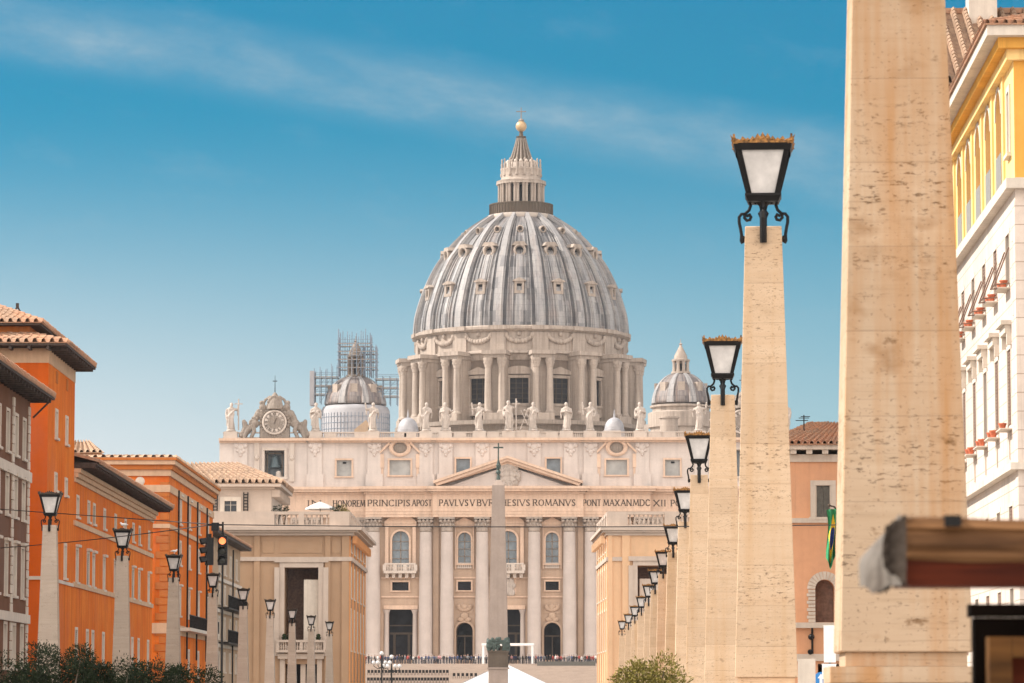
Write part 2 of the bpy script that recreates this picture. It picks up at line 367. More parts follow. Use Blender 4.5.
weathered('stone_attic', (.555,.485,.44), dark=(.37,.32,.29), scale=.22, streak=.5, joints=1.4, jcol=.85)
weathered('stone_drum', (.375,.31,.26), dark=(.14,.115,.10), scale=.3, streak=.75, joints=1.5, jcol=.85)
weathered('stone_statue', (.46,.395,.345), dark=(.17,.145,.125), scale=1.4, streak=.7, fine=3)
weathered('stone_dirty', (.27,.225,.19), dark=(.09,.075,.06), scale=1.1, streak=.75, fine=5)
weathered('stone_recess_shade', (.23,.18,.145), dark=(.13,.105,.085), scale=.3, streak=.6)  # drum stone darkened: shade between the buttresses put into the colour
weathered('granite', (.32,.255,.215), dark=(.2,.155,.13), scale=.5, streak=.35, fine=4)
weathered('granite_dark', (.11,.085,.065), dark=(.06,.05,.04), scale=.8, streak=.4)
lead('lead'); lead('lead_rib', (.235,.23,.232), (.365,.34,.322), (.15,.145,.15), (.31,.235,.2)); lead('lead_rib_shade', (.05,.05,.056), (.12,.115,.115), (.03,.03,.034), (.10,.075,.065)); lead('lead_dark', (.11,.10,.105), (.27,.225,.2), (.055,.052,.055), (.26,.155,.11))
plain('glass_dim', (.15,.18,.20), .18, var=.25, scale=.6, spec=.6)
plain('glass_pale', (.33,.32,.30), .3, var=.2, scale=.4)
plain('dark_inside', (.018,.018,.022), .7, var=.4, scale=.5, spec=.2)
plain('dark_glass', (.022,.025,.03), .2, var=.3, scale=.8)
plain('letter_dark', (.10,.075,.06), .8, spec=.1)
plain('iron_black', (.007,.006,.006), .5, var=.3, scale=12, spec=.25)
weathered('trim_warm', (.56,.38,.25), dark=(.36,.23,.15), scale=.8, streak=.4)
plain('balcony_panel', (.27,.25,.225), .5, var=.1, spec=.2)
plain('black_board', (.006,.004,.003), .8, var=.3, spec=.02)
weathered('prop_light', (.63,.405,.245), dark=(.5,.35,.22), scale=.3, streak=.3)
weathered('prop_side_lit', (.60,.29,.125), dark=(.6,.3,.12), scale=.3, streak=.2)  # lighter than the front: bounce light on the street side put into colour
plain('lead_plain', (.33,.32,.33), .6, var=.2, scale=.6)
plain('sheeting', (.30,.29,.30), .7, var=.08, scale=.4)
plain('gilt', (.27,.125,.03), .5, metal=.3, var=.7, scale=18)
plain('gilt_shaded', (.05,.034,.02), .5, metal=.2, var=.5, scale=18)  # copy of the gilt with the left row's shade in its colour
plain('ball_gilt', (.46,.31,.17), .45, metal=.2, var=.15)
plain('milk_glass', (.60,.57,.545), .25, var=.16, scale=3.5, spec=.5)
plain('bronze_green', (.032,.052,.042), .6, var=.4, scale=3)
plain('bell_bronze', (.07,.10,.11), .5, metal=.3)
plain('white_sheet', (.60,.58,.56), .8, var=.1, scale=.5, spec=.2)
plain('scaffold_steel', (.16,.20,.25), .5, var=.3)
plain('white_paint', (.80,.79,.77), .5, var=.04)
plain('cable_black', (.015,.015,.016), .6)
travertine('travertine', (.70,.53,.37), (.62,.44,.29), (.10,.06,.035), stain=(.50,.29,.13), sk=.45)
travertine('travertine_shaded', (.53,.44,.365), (.46,.37,.295), (.22,.17,.13), stain=(.42,.35,.28), sk=.6)  # same stone as the right row, shade of the left row painted in
travertine('travertine_stained_shaded', (.60,.455,.325), (.50,.36,.24), (.06,.035,.02), stain=(.42,.19,.055))  # rust stains, plus a darker base standing in for shade on the near shaft
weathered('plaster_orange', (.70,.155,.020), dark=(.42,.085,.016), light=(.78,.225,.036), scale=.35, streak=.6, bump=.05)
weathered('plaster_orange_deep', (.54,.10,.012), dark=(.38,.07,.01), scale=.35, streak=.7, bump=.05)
weathered('plaster_ochre', (.47,.155,.04), dark=(.32,.10,.03), scale=.4, streak=.4, bump=.05)
weathered('plaster_brown', (.18,.09,.055), dark=(.10,.05,.03), scale=.5, streak=.4, bump=.05)
weathered('plaster_tan', (.43,.31,.21), dark=(.28,.2,.14), scale=.4, streak=.35, bump=.05)
weathered('plaster_peach', (.66,.36,.21), dark=(.50,.26,.15), scale=.5, streak=.3, bump=.05)
weathered('plaster_yellow_shaded', (.66,.34,.075), dark=(.5,.24,.05), scale=.4, streak=.5, bump=.05)  # shaded copy of the yellow plaster, for front face, arches and cornice band
tiles_mat('roof_tiles_old', (.40,.27,.18), (.30,.19,.13), (.16,.12,.09))
weathered('plaster_yellow', (.80,.57,.25), dark=(.62,.38,.12), scale=.4, streak=.3, bump=.05)
weathered('plaster_white', (.62,.53,.46), dark=(.34,.25,.19), scale=.4, streak=.12, joints=.62, jcol=.2)
weathered('trim_cream', (.60,.53,.45), dark=(.38,.32,.27), scale=.8, streak=.4)
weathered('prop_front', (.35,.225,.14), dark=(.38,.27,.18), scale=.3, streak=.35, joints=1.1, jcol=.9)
weathered('prop_trim', (.47,.385,.32), dark=(.38,.31,.26), scale=.5, streak=.45)
plain('wood_eave', (.055,.038,.03), .8, var=.4)
plain('shutter_green', (.11,.105,.09), .7, var=.2)
plain('shutter_brown', (.20,.12,.085), .7, var=.25)
tiles_mat('roof_tiles', (.46,.25,.15), (.36,.20,.13), (.30,.24,.18))
tiles_mat('roof_tiles_pale', (.50,.33,.22), (.42,.29,.2), (.30,.22,.16))
leaf_mat('leaf_dark', (.007,.012,.005), (.022,.031,.012))
leaf_mat('leaf_olive', (.085,.08,.02), (.26,.21,.055))
plain('bark', (.09,.065,.045), .9)
plain('terracotta', (.50,.13,.06), .8, var=.25)
weathered('asphalt', (.06,.06,.06), scale=.6, streak=.1)
weathered('paving', (.34,.31,.28), scale=.5, streak=.1, dark=(.22,.2,.18))
weathered('cobble', (.30,.265,.235), scale=.3, streak=.1, dark=(.2,.18,.16))
weathered('steps_stone', (.40,.325,.27), dark=(.36,.3,.26), scale=.5, streak=.2)
# ------------------------------------------------------------------ ground
def struct(name, mb, mat): return tag(mb.build(name, MAT[mat]), kind='structure')
g = MB(); g.quad((-9000,-400,-.012),(9000,-400,-.012),(9000,9000,-.012),(-9000,9000,-.012)); struct('ground', g, 'paving')
g = MB(); g.quad((-13,-60,-.004),(-1.2,-60,-.004),(-4,345,-.004),(-17.5,345,-.004)); struct('road', g, 'asphalt')
for nm, xs in (('pavement', (-1.2, 14.2, -4, 14.6)), ('pavement', (-30, -13, -32, -17.5))):
    g = MB(); z = .13; a, b_, c, d = xs
    g.add([(a,-60,z),(b_,-60,z),(d,345,z),(c,345,z),(a,-60,-.1),(b_,-60,-.1),(d,345,-.1),(c,345,-.1)], [(0,1,2,3),(0,3,7,4),(1,5,6,2),(0,4,5,1),(3,2,6,7)])
    struct(nm, g, 'paving')
g = MB()
for y in range(-40, 340, 9): g.quad((-7.3-y*.012,y,0),(-7.15-y*.012,y,0),(-7.2-y*.012,y+3,0),(-7.35-y*.012,y+3,0))
struct('lane_markings', g, 'white_paint')
g = MB(); g.quad((-160,346,-.002),(150,346,-.002),(150,607,-.002),(-160,607,-.002)); struct('piazza', g, 'cobble')
g = MB()
for i in range(40):
    y = 607+i*2.1; z = .1+i*.21
    g.box(-75, 56, y, y+2.1 if i < 39 else 723, z-1.2, z+.21)
struct('basilica_steps', g, 'steps_stone')
ZP = .1+40*.21                                     # level of the church platform

# ------------------------------------------------------------------ basilica
BY = 720.0; CX = 508.3
b0 = U(CX, 560, BY); ZB = ZP
bas = thing('basilica', 'vast domed pale stone church with a columned front and Latin inscription closing the street', 'church', (b0.x, BY, ZB))
def fx(px): return U(px, 560, BY).x - b0.x
def fz(py): return U(CX, py, BY).z - ZB
def fr(px0, px1, py0, py1): return fx(px0), fx(px1), fz(py1), fz(py0)   # px box -> u0,u1,v0,v1
def mir(px): return 2*CX - px
S = MAT
z_base = 0.0; z_cap0 = fz(531); z_cap1 = fz(517.5); z_arch1 = fz(509); z_fr1 = fz(494.5); z_cor1 = fz(487); z_at1 = fz(442.5); z_cc1 = fz(438.2); z_bal = fz(431.8)
XL, XR = fx(222), fx(mir(222))
# --- openings of the lower order
arch_doors = [464.5, mir(464.5)]; big_doors = [400.9, CX, mir(400.9)]; big_wins = [400.5, CX, mir(400.5)]
holes = []
for c in arch_doors: holes.append((*fr(c-8.3, c+8.3, 622.5, 660), True, 6)); holes.append((*fr(c-6.4, c+6.4, 532.5, 563.5), True, .9)); holes.append((*fr(c-6.6, c+6.6, 581.5, 590.3), False, .8))
for c in big_doors: holes.append((*fr(c-17, c+17, 605.3, 660), False, 5))
for c in big_wins: holes.append((*fr(c-8.4, c+8.4, 531, 567), True, 1.0))
for c in (400.5, mir(400.5)): holes.append((*fr(c-8.2, c+8.2, 582, 590.5), False, .8))
wings = []
for c in (343.5, mir(343.5)): wings += [(*fr(c-6, c+6, 533, 563), True, .8), (*fr(c-9, c+9, 610, 660), True, 5)]
for c in (274, mir(274)): wings += [(*fr(c-17, c+17, 585, 660), True, 14), (*fr(c-7, c+7, 533, 560), True, .8)]
m = MB(); m.wall(MF, XL, XR, 0, z_cap1, [tuple([h[0],h[1],max(0.001,h[2]),h[3]]+list(h[4:])) for h in holes+wings])
m.build('facade_wall', S['stone_wall'], bas)
# body of the church behind the front
m = MB(); m.box(XL, XL+.4, .02, 22, 0, z_at1); m.box(XR-.4, XR, .02, 22, 0, z_at1); m.box(XL-.7, XL-.002, .35, 3.2, 0, z_at1-.01); m.box(XR+.002, XR+.7, .35, 3.2, 0, z_at1-.01); m.box(XL+.4, XR-.4, 14.5, 22, 0, z_at1-.5)
m.box(-30, 40, 22, 118, 0, z_at1-3); m.box(-50, 60, 70, 190, 0, z_at1-5)
m.build('nave_wall', S['stone_attic'], bas)
m = MB(); m.quad((XL+.5,.5,z_at1-.4),(XR-.5,.5,z_at1-.4),(XR-.5,22,z_at1-.4),(XL+.5,22,z_at1-.4)); m.build('terrace', S['stone_attic'], bas)
# --- a generic facade window: frame > pane, bars
def bwin(c, hw, p0, p1, arch=False, glass='glass_dim', fw=2.2, depth=.7, ped=None, M=MF, bars=True):
    u0, u1, v0, v1 = fr(c-hw, c+hw, p0, p1); t = fw/5.05
    f = MB(); f.mbox(M, u0-t, u0-.002, v0, v1 - ((u1-u0)/2 if arch else 0), -.22, .15); f.mbox(M, u1+.002, u1+t, v0, v1 - ((u1-u0)/2 if arch else 0), -.22, .15)
    f.mbox(M, u0-t*1.3, u1+t*1.3, v0-t*.8, v0-.003, -.35, .1)
    if arch: f.arch_band(M, (u0+u1)/2, v1-(u1-u0)/2, (u1-u0)/2+.003, (u1-u0)/2+t, -.22, .1)
    else: f.mbox(M, u0-t, u1+t, v1+.002, v1+t, -.25, .1)
    if ped: ped(f, (u0+u1)/2, (u1-u0)/2+t, v1+t)
    o = f.build('window', S['stone_cornice'], bas)
    p = MB(); p.quad(M(u0-.05, v0-.05, depth-.06), M(u1+.05, v0-.05, depth-.06), M(u1+.05, v1+.02, depth-.06), M(u0-.05, v1+.02, depth-.06)); p.build('pane', S[glass], o)
    if bars:
        q = MB(); um = (u0+u1)/2; q.mbox(M, um-.1, um+.1, v0, v1, depth-.2, depth-.1)
        k = 4 if arch else 2
        for i in range(1, k): zz = v0+(v1-v0)*i/k*.95; q.mbox(M, u0, u1, zz-.07, zz+.07, depth-.2, depth-.1)
        q.build('glazing_bars', S['stone_dirty'], o)
    return o
def seg_ped(f, um, hw, v):
    hw += 1.0; n = 10; P = []
    for i in range(n+1):
        a = R(35)+R(110)*i/n; P.append((um - hw/math.cos(R(35))*math.cos(a)*1.0, v + .5 + hw*.95*(math.sin(a)-math.sin(R(35)))*1.0))
    f.prism(MF, [(um-hw, v+.05), (um+hw, v+.05), (um+hw, v+.5)] + P[::-1] + [(um-hw, v+.5)], -.75, .05)
def tri_ped(f, um, hw, v):
    hw += .6; f.prism(MF, [(um-hw, v+.05), (um+hw, v+.05), (um+hw, v+.4), (um, v+1.6), (um-hw, v+.4)], -.6, .05)
for c in big_wins:
    o = bwin(c, 8.4, 531, 567, True, fw=2.0, depth=.9, ped=None)
    f = MB(); u0, u1 = fx(c-15.5), fx(c+15.5); a, b_ = fz(567), fz(526)
    for s0, s1 in ((u0, fx(c-12)), (fx(c+12), u1)): f.mbox(MF, s0, s1, a, b_, -.55, .05)
    f.mbox(MF, u0-.1, u1+.1, b_+.003, b_+.35, -.7, .05); seg_ped(f, (u0+u1)/2, (u1-u0)/2-.9, b_+.36)
    f.build('aedicule', S['stone_cornice'], bas)
    k = MB(); v0, v1 = fz(573.5), fz(563.3); k.mbox(MF, fx(c-16.2), fx(c+16.2), v0, v0+.5, -2.1, -.05); k.mbox(MF, fx(c-15.6), fx(c+15.6), v1-.3, v1, -2.0, -1.6)
    for i in range(4):
        x = fx(c-15.4+ i*10.27); k.mbox(MF, x-.35, x+.35, v0+.5, v1-.3, -1.98, -1.6)
    for i in range(19):
        x = fx(c-14.2+i*1.58); k.mbox(MF, x-.09, x+.09, v0+.5, v1-.3, -1.9, -1.7)
    for i in range(5):
        x = fx(c-13+i*6.5); k.prism(MR if False else (lambda u, v, d, x=x: (x+u, d, v)), [(-.3, v0-.9), (.3, v0-.9), (.35, v0-.01), (-.35, v0-.01)], -1.3, -.05)
    k.build('balcony', S['stone_pale'], bas)
for c in arch_doors:
    o = bwin(c, 6.4, 532.5, 563.5, True, fw=1.8, depth=.85)
    f = MB(); f.mbox(MF, fx(c-9.5), fx(c-8.4), fz(569), fz(527), -.4, .05); f.mbox(MF, fx(c+8.4), fx(c+9.5), fz(569), fz(527), -.4, .05); f.mbox(MF, fx(c-10), fx(c+10), fz(527)+.003, fz(525.5), -.55, .05)
    tri_ped(f, fx(c), fx(c+9)-fx(c), fz(525.4)); f.build('aedicule', S['stone_cornice'], bas)
    k = MB()
    for i in range(7): x = fx(c-6+i*2); k.mbox(MF, x-.1, x+.1, fz(567.5), fz(563.6), -.3, -.1)
    k.mbox(MF, fx(c-7.2), fx(c+7.2), fz(563.7), fz(562.8), -.4, -.05); k.mbox(MF, fx(c-7.2), fx(c+7.2), fz(568.3), fz(567.4), -.4, -.05); k.build('balustrade', S['stone_pale'], bas)
    bwin(c, 6.6, 581.5, 590.3, False, 'dark_inside', fw=1.6, depth=.7, bars=False)
    # relief panel above the arched door
    m = MB(); m.mbox(MF, fx(c-8.6), fx(c+8.6), fz(613.5), fz(604.5), -.12, .05)
    for i in range(9):
        a = PI*i/8; m.ball((fx(c-6*math.cos(a)), -.2, fz(606.5+3.6*math.sin(a))), .45, .25, .4, 8, 5)
    m.ball((fx(c), -.2, fz(607)), .7, .3, .6); m.build('relief_panel', S['stone_wall'], bas, True)
    u0, u1, v0, v1 = fr(c-8.3, c+8.3, 622.5, 660)
    f = MB(); t = .42; f.mbox(MF, u0-t, u0-.003, 0, v1-(u1-u0)/2, -.3, .2); f.mbox(MF, u1+.003, u1+t, 0, v1-(u1-u0)/2, -.3, .2); f.arch_band(MF, (u0+u1)/2, v1-(u1-u0)/2, (u1-u0)/2+.003, (u1-u0)/2+t, -.3, .1)
    f.ball((fx(c), -.3, v1+1.3), .8, .3, .7); f.ball((fx(c-3.5), -.25, v1+.6), .7, .25, .45); f.ball((fx(c+3.5), -.25, v1+.6), .7, .25, .45)
    d = f.build('doorway', S['stone_wall'], bas)
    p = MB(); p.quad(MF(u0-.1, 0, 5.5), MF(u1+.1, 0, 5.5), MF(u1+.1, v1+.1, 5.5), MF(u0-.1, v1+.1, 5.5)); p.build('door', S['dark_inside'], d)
    q = MB(); q.mbox(MF, u0, u1, v0+4.6, v0+4.9, 2, 2.2); q.mbox(MF, (u0+u1)/2-.1, (u0+u1)/2+.1, 0, v0+4.6, 2, 2.15); q.build('grille', S['granite_dark'], d)
for c in (400.5, mir(400.5)): bwin(c, 8.2, 582, 590.5, False, 'dark_inside', fw=1.7, depth=.7, bars=False)
m = MB(); m.mbox(MF, fx(CX-8), fx(CX+8), fz(594), fz(578), -.12, .05); m.build('relief_panel', S['stone_cornice'], bas)
m = MB(); random.seed(3)
for i in range(16): m.ball((fx(CX+random.uniform(-6,6)), -.3, fz(random.uniform(580,593))), random.uniform(.25,.6), .3, random.uniform(.4,1.0), 8, 5)
o = mesh_obj('relief_figures', remeshed(m, .14), S['stone_statue'], bas)
for c in big_doors:
    u0, u1, v0, v1 = fr(c-17, c+17, 605.3, 660)
    f = MB(); f.mbox(MF, u0+.01, u1-.01, v1-.8, v1-.004, -.25, 1.5)
    f.mbox(MF, u0+.005, u0+1.0, 0, v1-.81, .7, 1.5); f.mbox(MF, u1-1.0, u1-.005, 0, v1-.81, .7, 1.5)
    d = f.build('doorway', S['stone_cornice'], bas)
    for x in (c-14.2, c+14.2):
        k = MB(); h = v1-.82; xx = fx(x); k.lathe([(.68,0),(.68,.4),(.55,.6),(.5,h*.4),(.44,h-.9),(.5,h-.8),(.62,h-.4),(.8,h-.05)], 14, (xx, .1)); k.build('door_column', S['stone_dirty'] if False else S['stone_column'], d, True)
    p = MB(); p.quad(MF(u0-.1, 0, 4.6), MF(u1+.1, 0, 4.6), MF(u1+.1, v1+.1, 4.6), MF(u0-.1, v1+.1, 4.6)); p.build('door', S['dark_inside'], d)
    q = MB(); a = fx(c-6); b_ = fx(c+6)
    q.mbox(MF, a-.5, a, 0, v1*.52, 3.9, 4.2); q.mbox(MF, b_, b_+.5, 0, v1*.52, 3.9, 4.2); q.mbox(MF, u0+1, u1-1, v1*.52, v1*.52+.4, 3.9, 4.2); q.mbox(MF, u0+1, u1-1, v1*.66, v1*.66+.25, 3.9, 4.2)
    q.build('inner_door_frame', S['granite_dark'], d)
for c in (343.5, mir(343.5)): bwin(c, 6, 533, 563, True, fw=1.8, depth=.75)
for c in (274, mir(274)): bwin(c, 7, 533, 560, True, fw=1.8, depth=.75)
# --- giant columns and pilasters
def capital(k, x, y, r):
    k.lathe([(r*.9, z_cap0-.2), (r*1.0, z_cap0), (r*.93, z_cap0+.15), (r*1.02, z_cap0+.9), (r*1.12, z_cap0+1.3), (r*.98, z_cap0+1.35), (r*1.15, z_cap0+2.0)], 20, (x, y))
    for i in range(12):
        a = 2*PI*i/12
        for zz, rr in ((1.15, 1.12), (1.95, 1.2)): k.ball((x+r*rr*math.sin(a+(zz > 1.5)*.26), y-r*rr*math.cos(a+(zz > 1.5)*.26), z_cap0+zz), .26, .26, .32, 6, 4)
    for sx in (-1, 1):
        for sy in (-1, 1): k.ball((x+sx*r*.95, y+sy*r*.95, z_cap1-.75), .34, .34, .36, 8, 5)
    k.box(x-r*1.3, x+r*1.3, y-r*1.3, min(y+r*1.3, -.01), z_cap1-.38, z_cap1-.004)
colx = [374, 425.8, 447.2, 482.3]; colx += [mir(c) for c in colx[::-1]]
for c in colx:
    x = fx(c); r = 1.34; y = -.9 if abs(c-CX) > 70 else -1.25
    k = MB(); k.box(x-1.75, x+1.75, y-1.75, -.01, 0, 1.2); k.lathe([(1.7,1.2),(1.75,1.5),(1.6,1.7),(1.62,1.95),(1.42,2.1),(r,2.4),(r,8),(r*.99,12),(r*.93,18),(r*.87,z_cap0-.25)], 28, (x, y))
    o = k.build('column', S['stone_column'], bas, True); k = MB(); capital(k, x, y, r*.9); k.build('capital', S['stone_drum'], o, True)
pil = [314.7, 240, 252, 300, 362]; pil += [mir(p) for p in pil]
for c in pil:
    x = fx(c); k = MB(); k.box(x-1.6, x+1.6, -.75, -.01, 0, 1.2); k.box(x-1.3, x+1.3, -.55, -.01, 1.2, z_cap0); k.build('pilaster', S['stone_column'], bas)
    k = MB(); k.box(x-1.35, x+1.35, -.65, -.01, z_cap0+.003, z_cap1-.5); k.box(x-1.7, x+1.7, -.95, -.01, z_cap1-.49, z_cap1-.004)
    for i in range(5): k.ball((x-1.2+i*.6, -.7, z_cap0+1.1), .3, .25, .35, 6, 4); k.ball((x-1.2+i*.6, -.75, z_cap0+1.9), .3, .25, .35, 6, 4)
    k.build('capital', S['stone_drum'], bas, True)
for c in (436, mir(436)):
    k = MB(); x = fx(c); k.box(x-.55, x+.55, -.35, -.01, 0, z_cap1-.01); k.build('pilaster_strip', S['stone_wall'], bas)
m = MB()          # string courses between the columns
for a, b_ in ((381.5,419), (454,476), (489,528), (541,563), (598,635)):
    for py in (577.5, 596.5): m.mbox(MF, fx(a), fx(b_), fz(py+1), fz(py-.6), -.25, -.005)
m.build('string_course', S['stone_cornice'], bas)
# --- entablature, stepping forward over the columns
steps_ = [(fx(222), fx(366), -.5), (fx(366), fx(433), -2.0), (fx(433), fx(mir(433)), -2.6), (fx(mir(433)), fx(mir(366)), -2.0), (fx(mir(366)), fx(mir(222)), -.5)]
arc, fri, cor = MB(), MB(), MB()
for a, b_, d in steps_:
    h = (z_arch1-z_cap1)
    for i, e in enumerate((0, .12, .24)): arc.mbox(MF, a, b_, z_cap1+h*i/3, z_cap1+h*(i+1)/3-(0 if i < 2 else .004), d-e, .3)
    fri.mbox(MF, a, b_, z_arch1, z_fr1, d, .3)
    hc = z_cor1-z_fr1
    cor.mbox(MF, a-.3, b_+.3, z_fr1+.003, z_fr1+hc*.25, d-.4-.001*abs(d), .3); cor.mbox(MF, a-1.0, b_+1.0, z_fr1+hc*.30, z_fr1+hc*.62, d-1.5-.01*abs(d), .3); cor.mbox(MF, a-1.3, b_+1.3, z_fr1+hc*.62+.002, z_fr1+hc*.98, d-1.9-.01*abs(d), .3)
    n = int((b_-a)/.62)
    for i in range(n): x = a+(b_-a)*(i+.5)/n; cor.mbox(MF, x-.17, x+.17, z_fr1+hc*.25, z_fr1+hc*.30, d-1.0, .2)
arc.build('architrave', S['stone_cornice'], bas); fri.build('frieze', S['stone_cornice'], bas); cor.build('main_cornice', S['stone_cornice'], bas)
# --- inscription cut in Roman capitals
GLY = {'I': (.2, [[(.1,0),(.1,1)]]), 'N': (.72, [[(.06,0),(.06,1)],[(.06,1),(.66,0)],[(.66,0),(.66,1)]]), 'H': (.7, [[(.08,0),(.08,1)],[(.62,0),(.62,1)],[(.08,.52),(.62,.52)]]),
 'R': (.62, [[(.08,0),(.08,1)],[(.08,1),(.38,1),(.52,.88),(.52,.64),(.38,.5),(.08,.5)],[(.3,.5),(.6,0)]]), 'E': (.5, [[(.08,0),(.08,1)],[(.08,1),(.48,1)],[(.08,.52),(.42,.52)],[(.08,0),(.5,0)]]),
 'M': (.86, [[(.04,0),(.14,1)],[(.14,1),(.43,.1)],[(.43,.1),(.72,1)],[(.72,1),(.82,0)]]), 'P': (.54, [[(.08,0),(.08,1)],[(.08,1),(.38,1),(.52,.88),(.52,.6),(.38,.46),(.08,.46)]]),
 'C': (.68, [[(.64,.84),(.48,.98),(.3,1),(.12,.86),(.05,.5),(.12,.14),(.3,0),(.48,.02),(.64,.16)]]), 'S': (.48, [[(.43,.86),(.3,1),(.14,.96),(.07,.78),(.14,.6),(.36,.42),(.43,.22),(.34,.04),(.18,0),(.05,.14)]]),
 'A': (.72, [[(.02,0),(.36,1)],[(.36,1),(.7,0)],[(.16,.36),(.56,.36)]]), 'O': (.78, [[(.39,0),(.16,.12),(.05,.5),(.16,.88),(.39,1),(.62,.88),(.73,.5),(.62,.12),(.39,0)]]),
 'T': (.62, [[(.31,0),(.31,1)],[(.02,1),(.6,1)]]), 'V': (.72, [[(.02,1),(.36,0)],[(.36,0),(.7,1)]]), 'L': (.5, [[(.08,1),(.08,0)],[(.08,0),(.48,0)]]),
 'B': (.56, [[(.08,0),(.08,1)],[(.08,1),(.36,1),(.48,.88),(.48,.66),(.36,.54),(.08,.54)],[(.36,.54),(.52,.42),(.52,.12),(.38,0),(.08,0)]]),
 'G': (.72, [[(.64,.84),(.48,.98),(.3,1),(.12,.86),(.05,.5),(.12,.14),(.3,0),(.5,.04),(.64,.14),(.64,.44)]]), 'X': (.68, [[(.04,0),(.64,1)],[(.04,1),(.64,0)]]), 'D': (.74, [[(.08,0),(.08,1)],[(.08,1),(.4,1),(.62,.85),(.7,.5),(.62,.15),(.4,0),(.08,0)]])}
def letters(mb, M, word, u0, u1, v0, h, d):
    tot = sum(GLY[c][0]+.14 for c in word)-.14; sx = (u1-u0)/tot; u = 0
    for ch in word:
        wd, st = GLY[ch]
        for s_ in st:
            for p, q in zip(s_, s_[1:]):
                dx, dy = (q[0]-p[0])*sx, (q[1]-p[1])*h; L_ = math.hypot(dx, dy)
                th = .085*h if abs(dy) > abs(dx)*.6 else .05*h
                if ch in 'NAVM' and dx*dy > 0: th *= .7
                nx, ny = -dy/L_*th, dx/L_*th; ex, ey = dx/L_*th*.4, dy/L_*th*.4
                A = (u0+(u+p[0])*sx-ex, v0+p[1]*h-ey); B = (u0+(u+q[0])*sx+ex, v0+q[1]*h+ey)
                mb.prism(M, [(A[0]-nx, A[1]-ny), (B[0]-nx, B[1]-ny), (B[0]+nx, B[1]+ny), (A[0]+nx, A[1]+ny)], d-.05, d+.02)
            for e in (s_[0], s_[-1]):
                if len(s_) == 2 and abs(s_[0][1]-s_[1][1]) > .5 and e[1] in (0, 1): mb.mbox(M, u0+(u+e[0])*sx-.17*h, u0+(u+e[0])*sx+.17*h, v0+e[1]*h-.03*h, v0+e[1]*h+.03*h, d-.045, d+.01)
        u += wd+.14
iv0, ih = fz(506.4), fz(500.4)-fz(506.4)
for wd, a, b_, d in (('IN',307,321,-.5),('HONOREM',333,365,-.5),('PRINCIPIS',368,410.3,-2.0),('APOST',412.5,432,-2.0),('PAVLVS',439.6,468.5,-2.6),('V',470.5,475,-2.6),('BVRGHESIVS',477.3,530,-2.6),
    ('ROMANVS',533,575.5,-2.6),('PONT',583,601,-2.0),('MAX',603.5,619.5,-2.0),('AN',621,631.5,-2.0),('MDC',633.2,650,-2.0),('XII',653.5,666,-.5),('PONT',671,692,-.5),('VII',695,704,-.5)):
    ins = MB(); letters(ins, MF, wd, fx(a), fx(b_), iv0, ih, d-.002); ins.build('inscription', S['letter_dark'], bas)
# --- pediment
m = MB(); P0, P1, AP = (fx(433), z_cor1), (fx(mir(433)), z_cor1), (fx(507.8), fz(457))
inner = [(P0[0]+3.2, z_cor1+.02), (P1[0]-3.2, z_cor1+.02), (AP[0], AP[1]-1.9)]
m.prism(MF, inner, -2.3, -.1); ped = m.build('pediment', S['stone_attic'], bas)
m = MB()
for (x0, z0), sg in ((P0, -1), (P1, 1)):
    for k, (dz0, dz1, dd) in enumerate(((-1.55,-1.05,-3.1), (-1.04,-.5,-3.9), (-.49,0,-4.3))):
        m.prism(MF, [(x0-sg*(.3 if dz0 > -1 else .9), z0+max(dz0+1.0, .03)), (AP[0], AP[1]+dz0), (AP[0], AP[1]+dz1), (x0-sg*(.1 if dz1 > -.4 else .5), z0+max(dz1+1.0, .06))], dd, -.1+sg*.001)
m.build('raking_cornice', S['stone_cornice'], ped)
m = MB(); random.seed(5)
ux = fx(508.5)
for py, s_ in ((464, .9), (466, 1.1), (470, 1.3), (475, 1.7), (480, 1.7), (484, 1.3), (487, .8)):
    m.ball((ux, -2.5, fz(py)), s_, .55, .8)
    for sg in (-1, 1): m.ball((ux+sg*s_*1.15, -2.5, fz(py-.5)), .55, .4, .7); m.ball((ux+sg*s_*.7, -2.75, fz(py+1)), .3, .3, .4)
for i in range(46):
    a = random.uniform(0, 2*PI); rr = random.uniform(.6, 1.0); m.ball((ux+rr*2.3*math.cos(a), -2.75, fz(476)+rr*2.2*math.sin(a)), random.uniform(.16,.34), .4, random.uniform(.2,.5), 6, 5)
mesh_obj('coat_of_arms', remeshed(m, .085, 1), S['stone_statue'], ped)
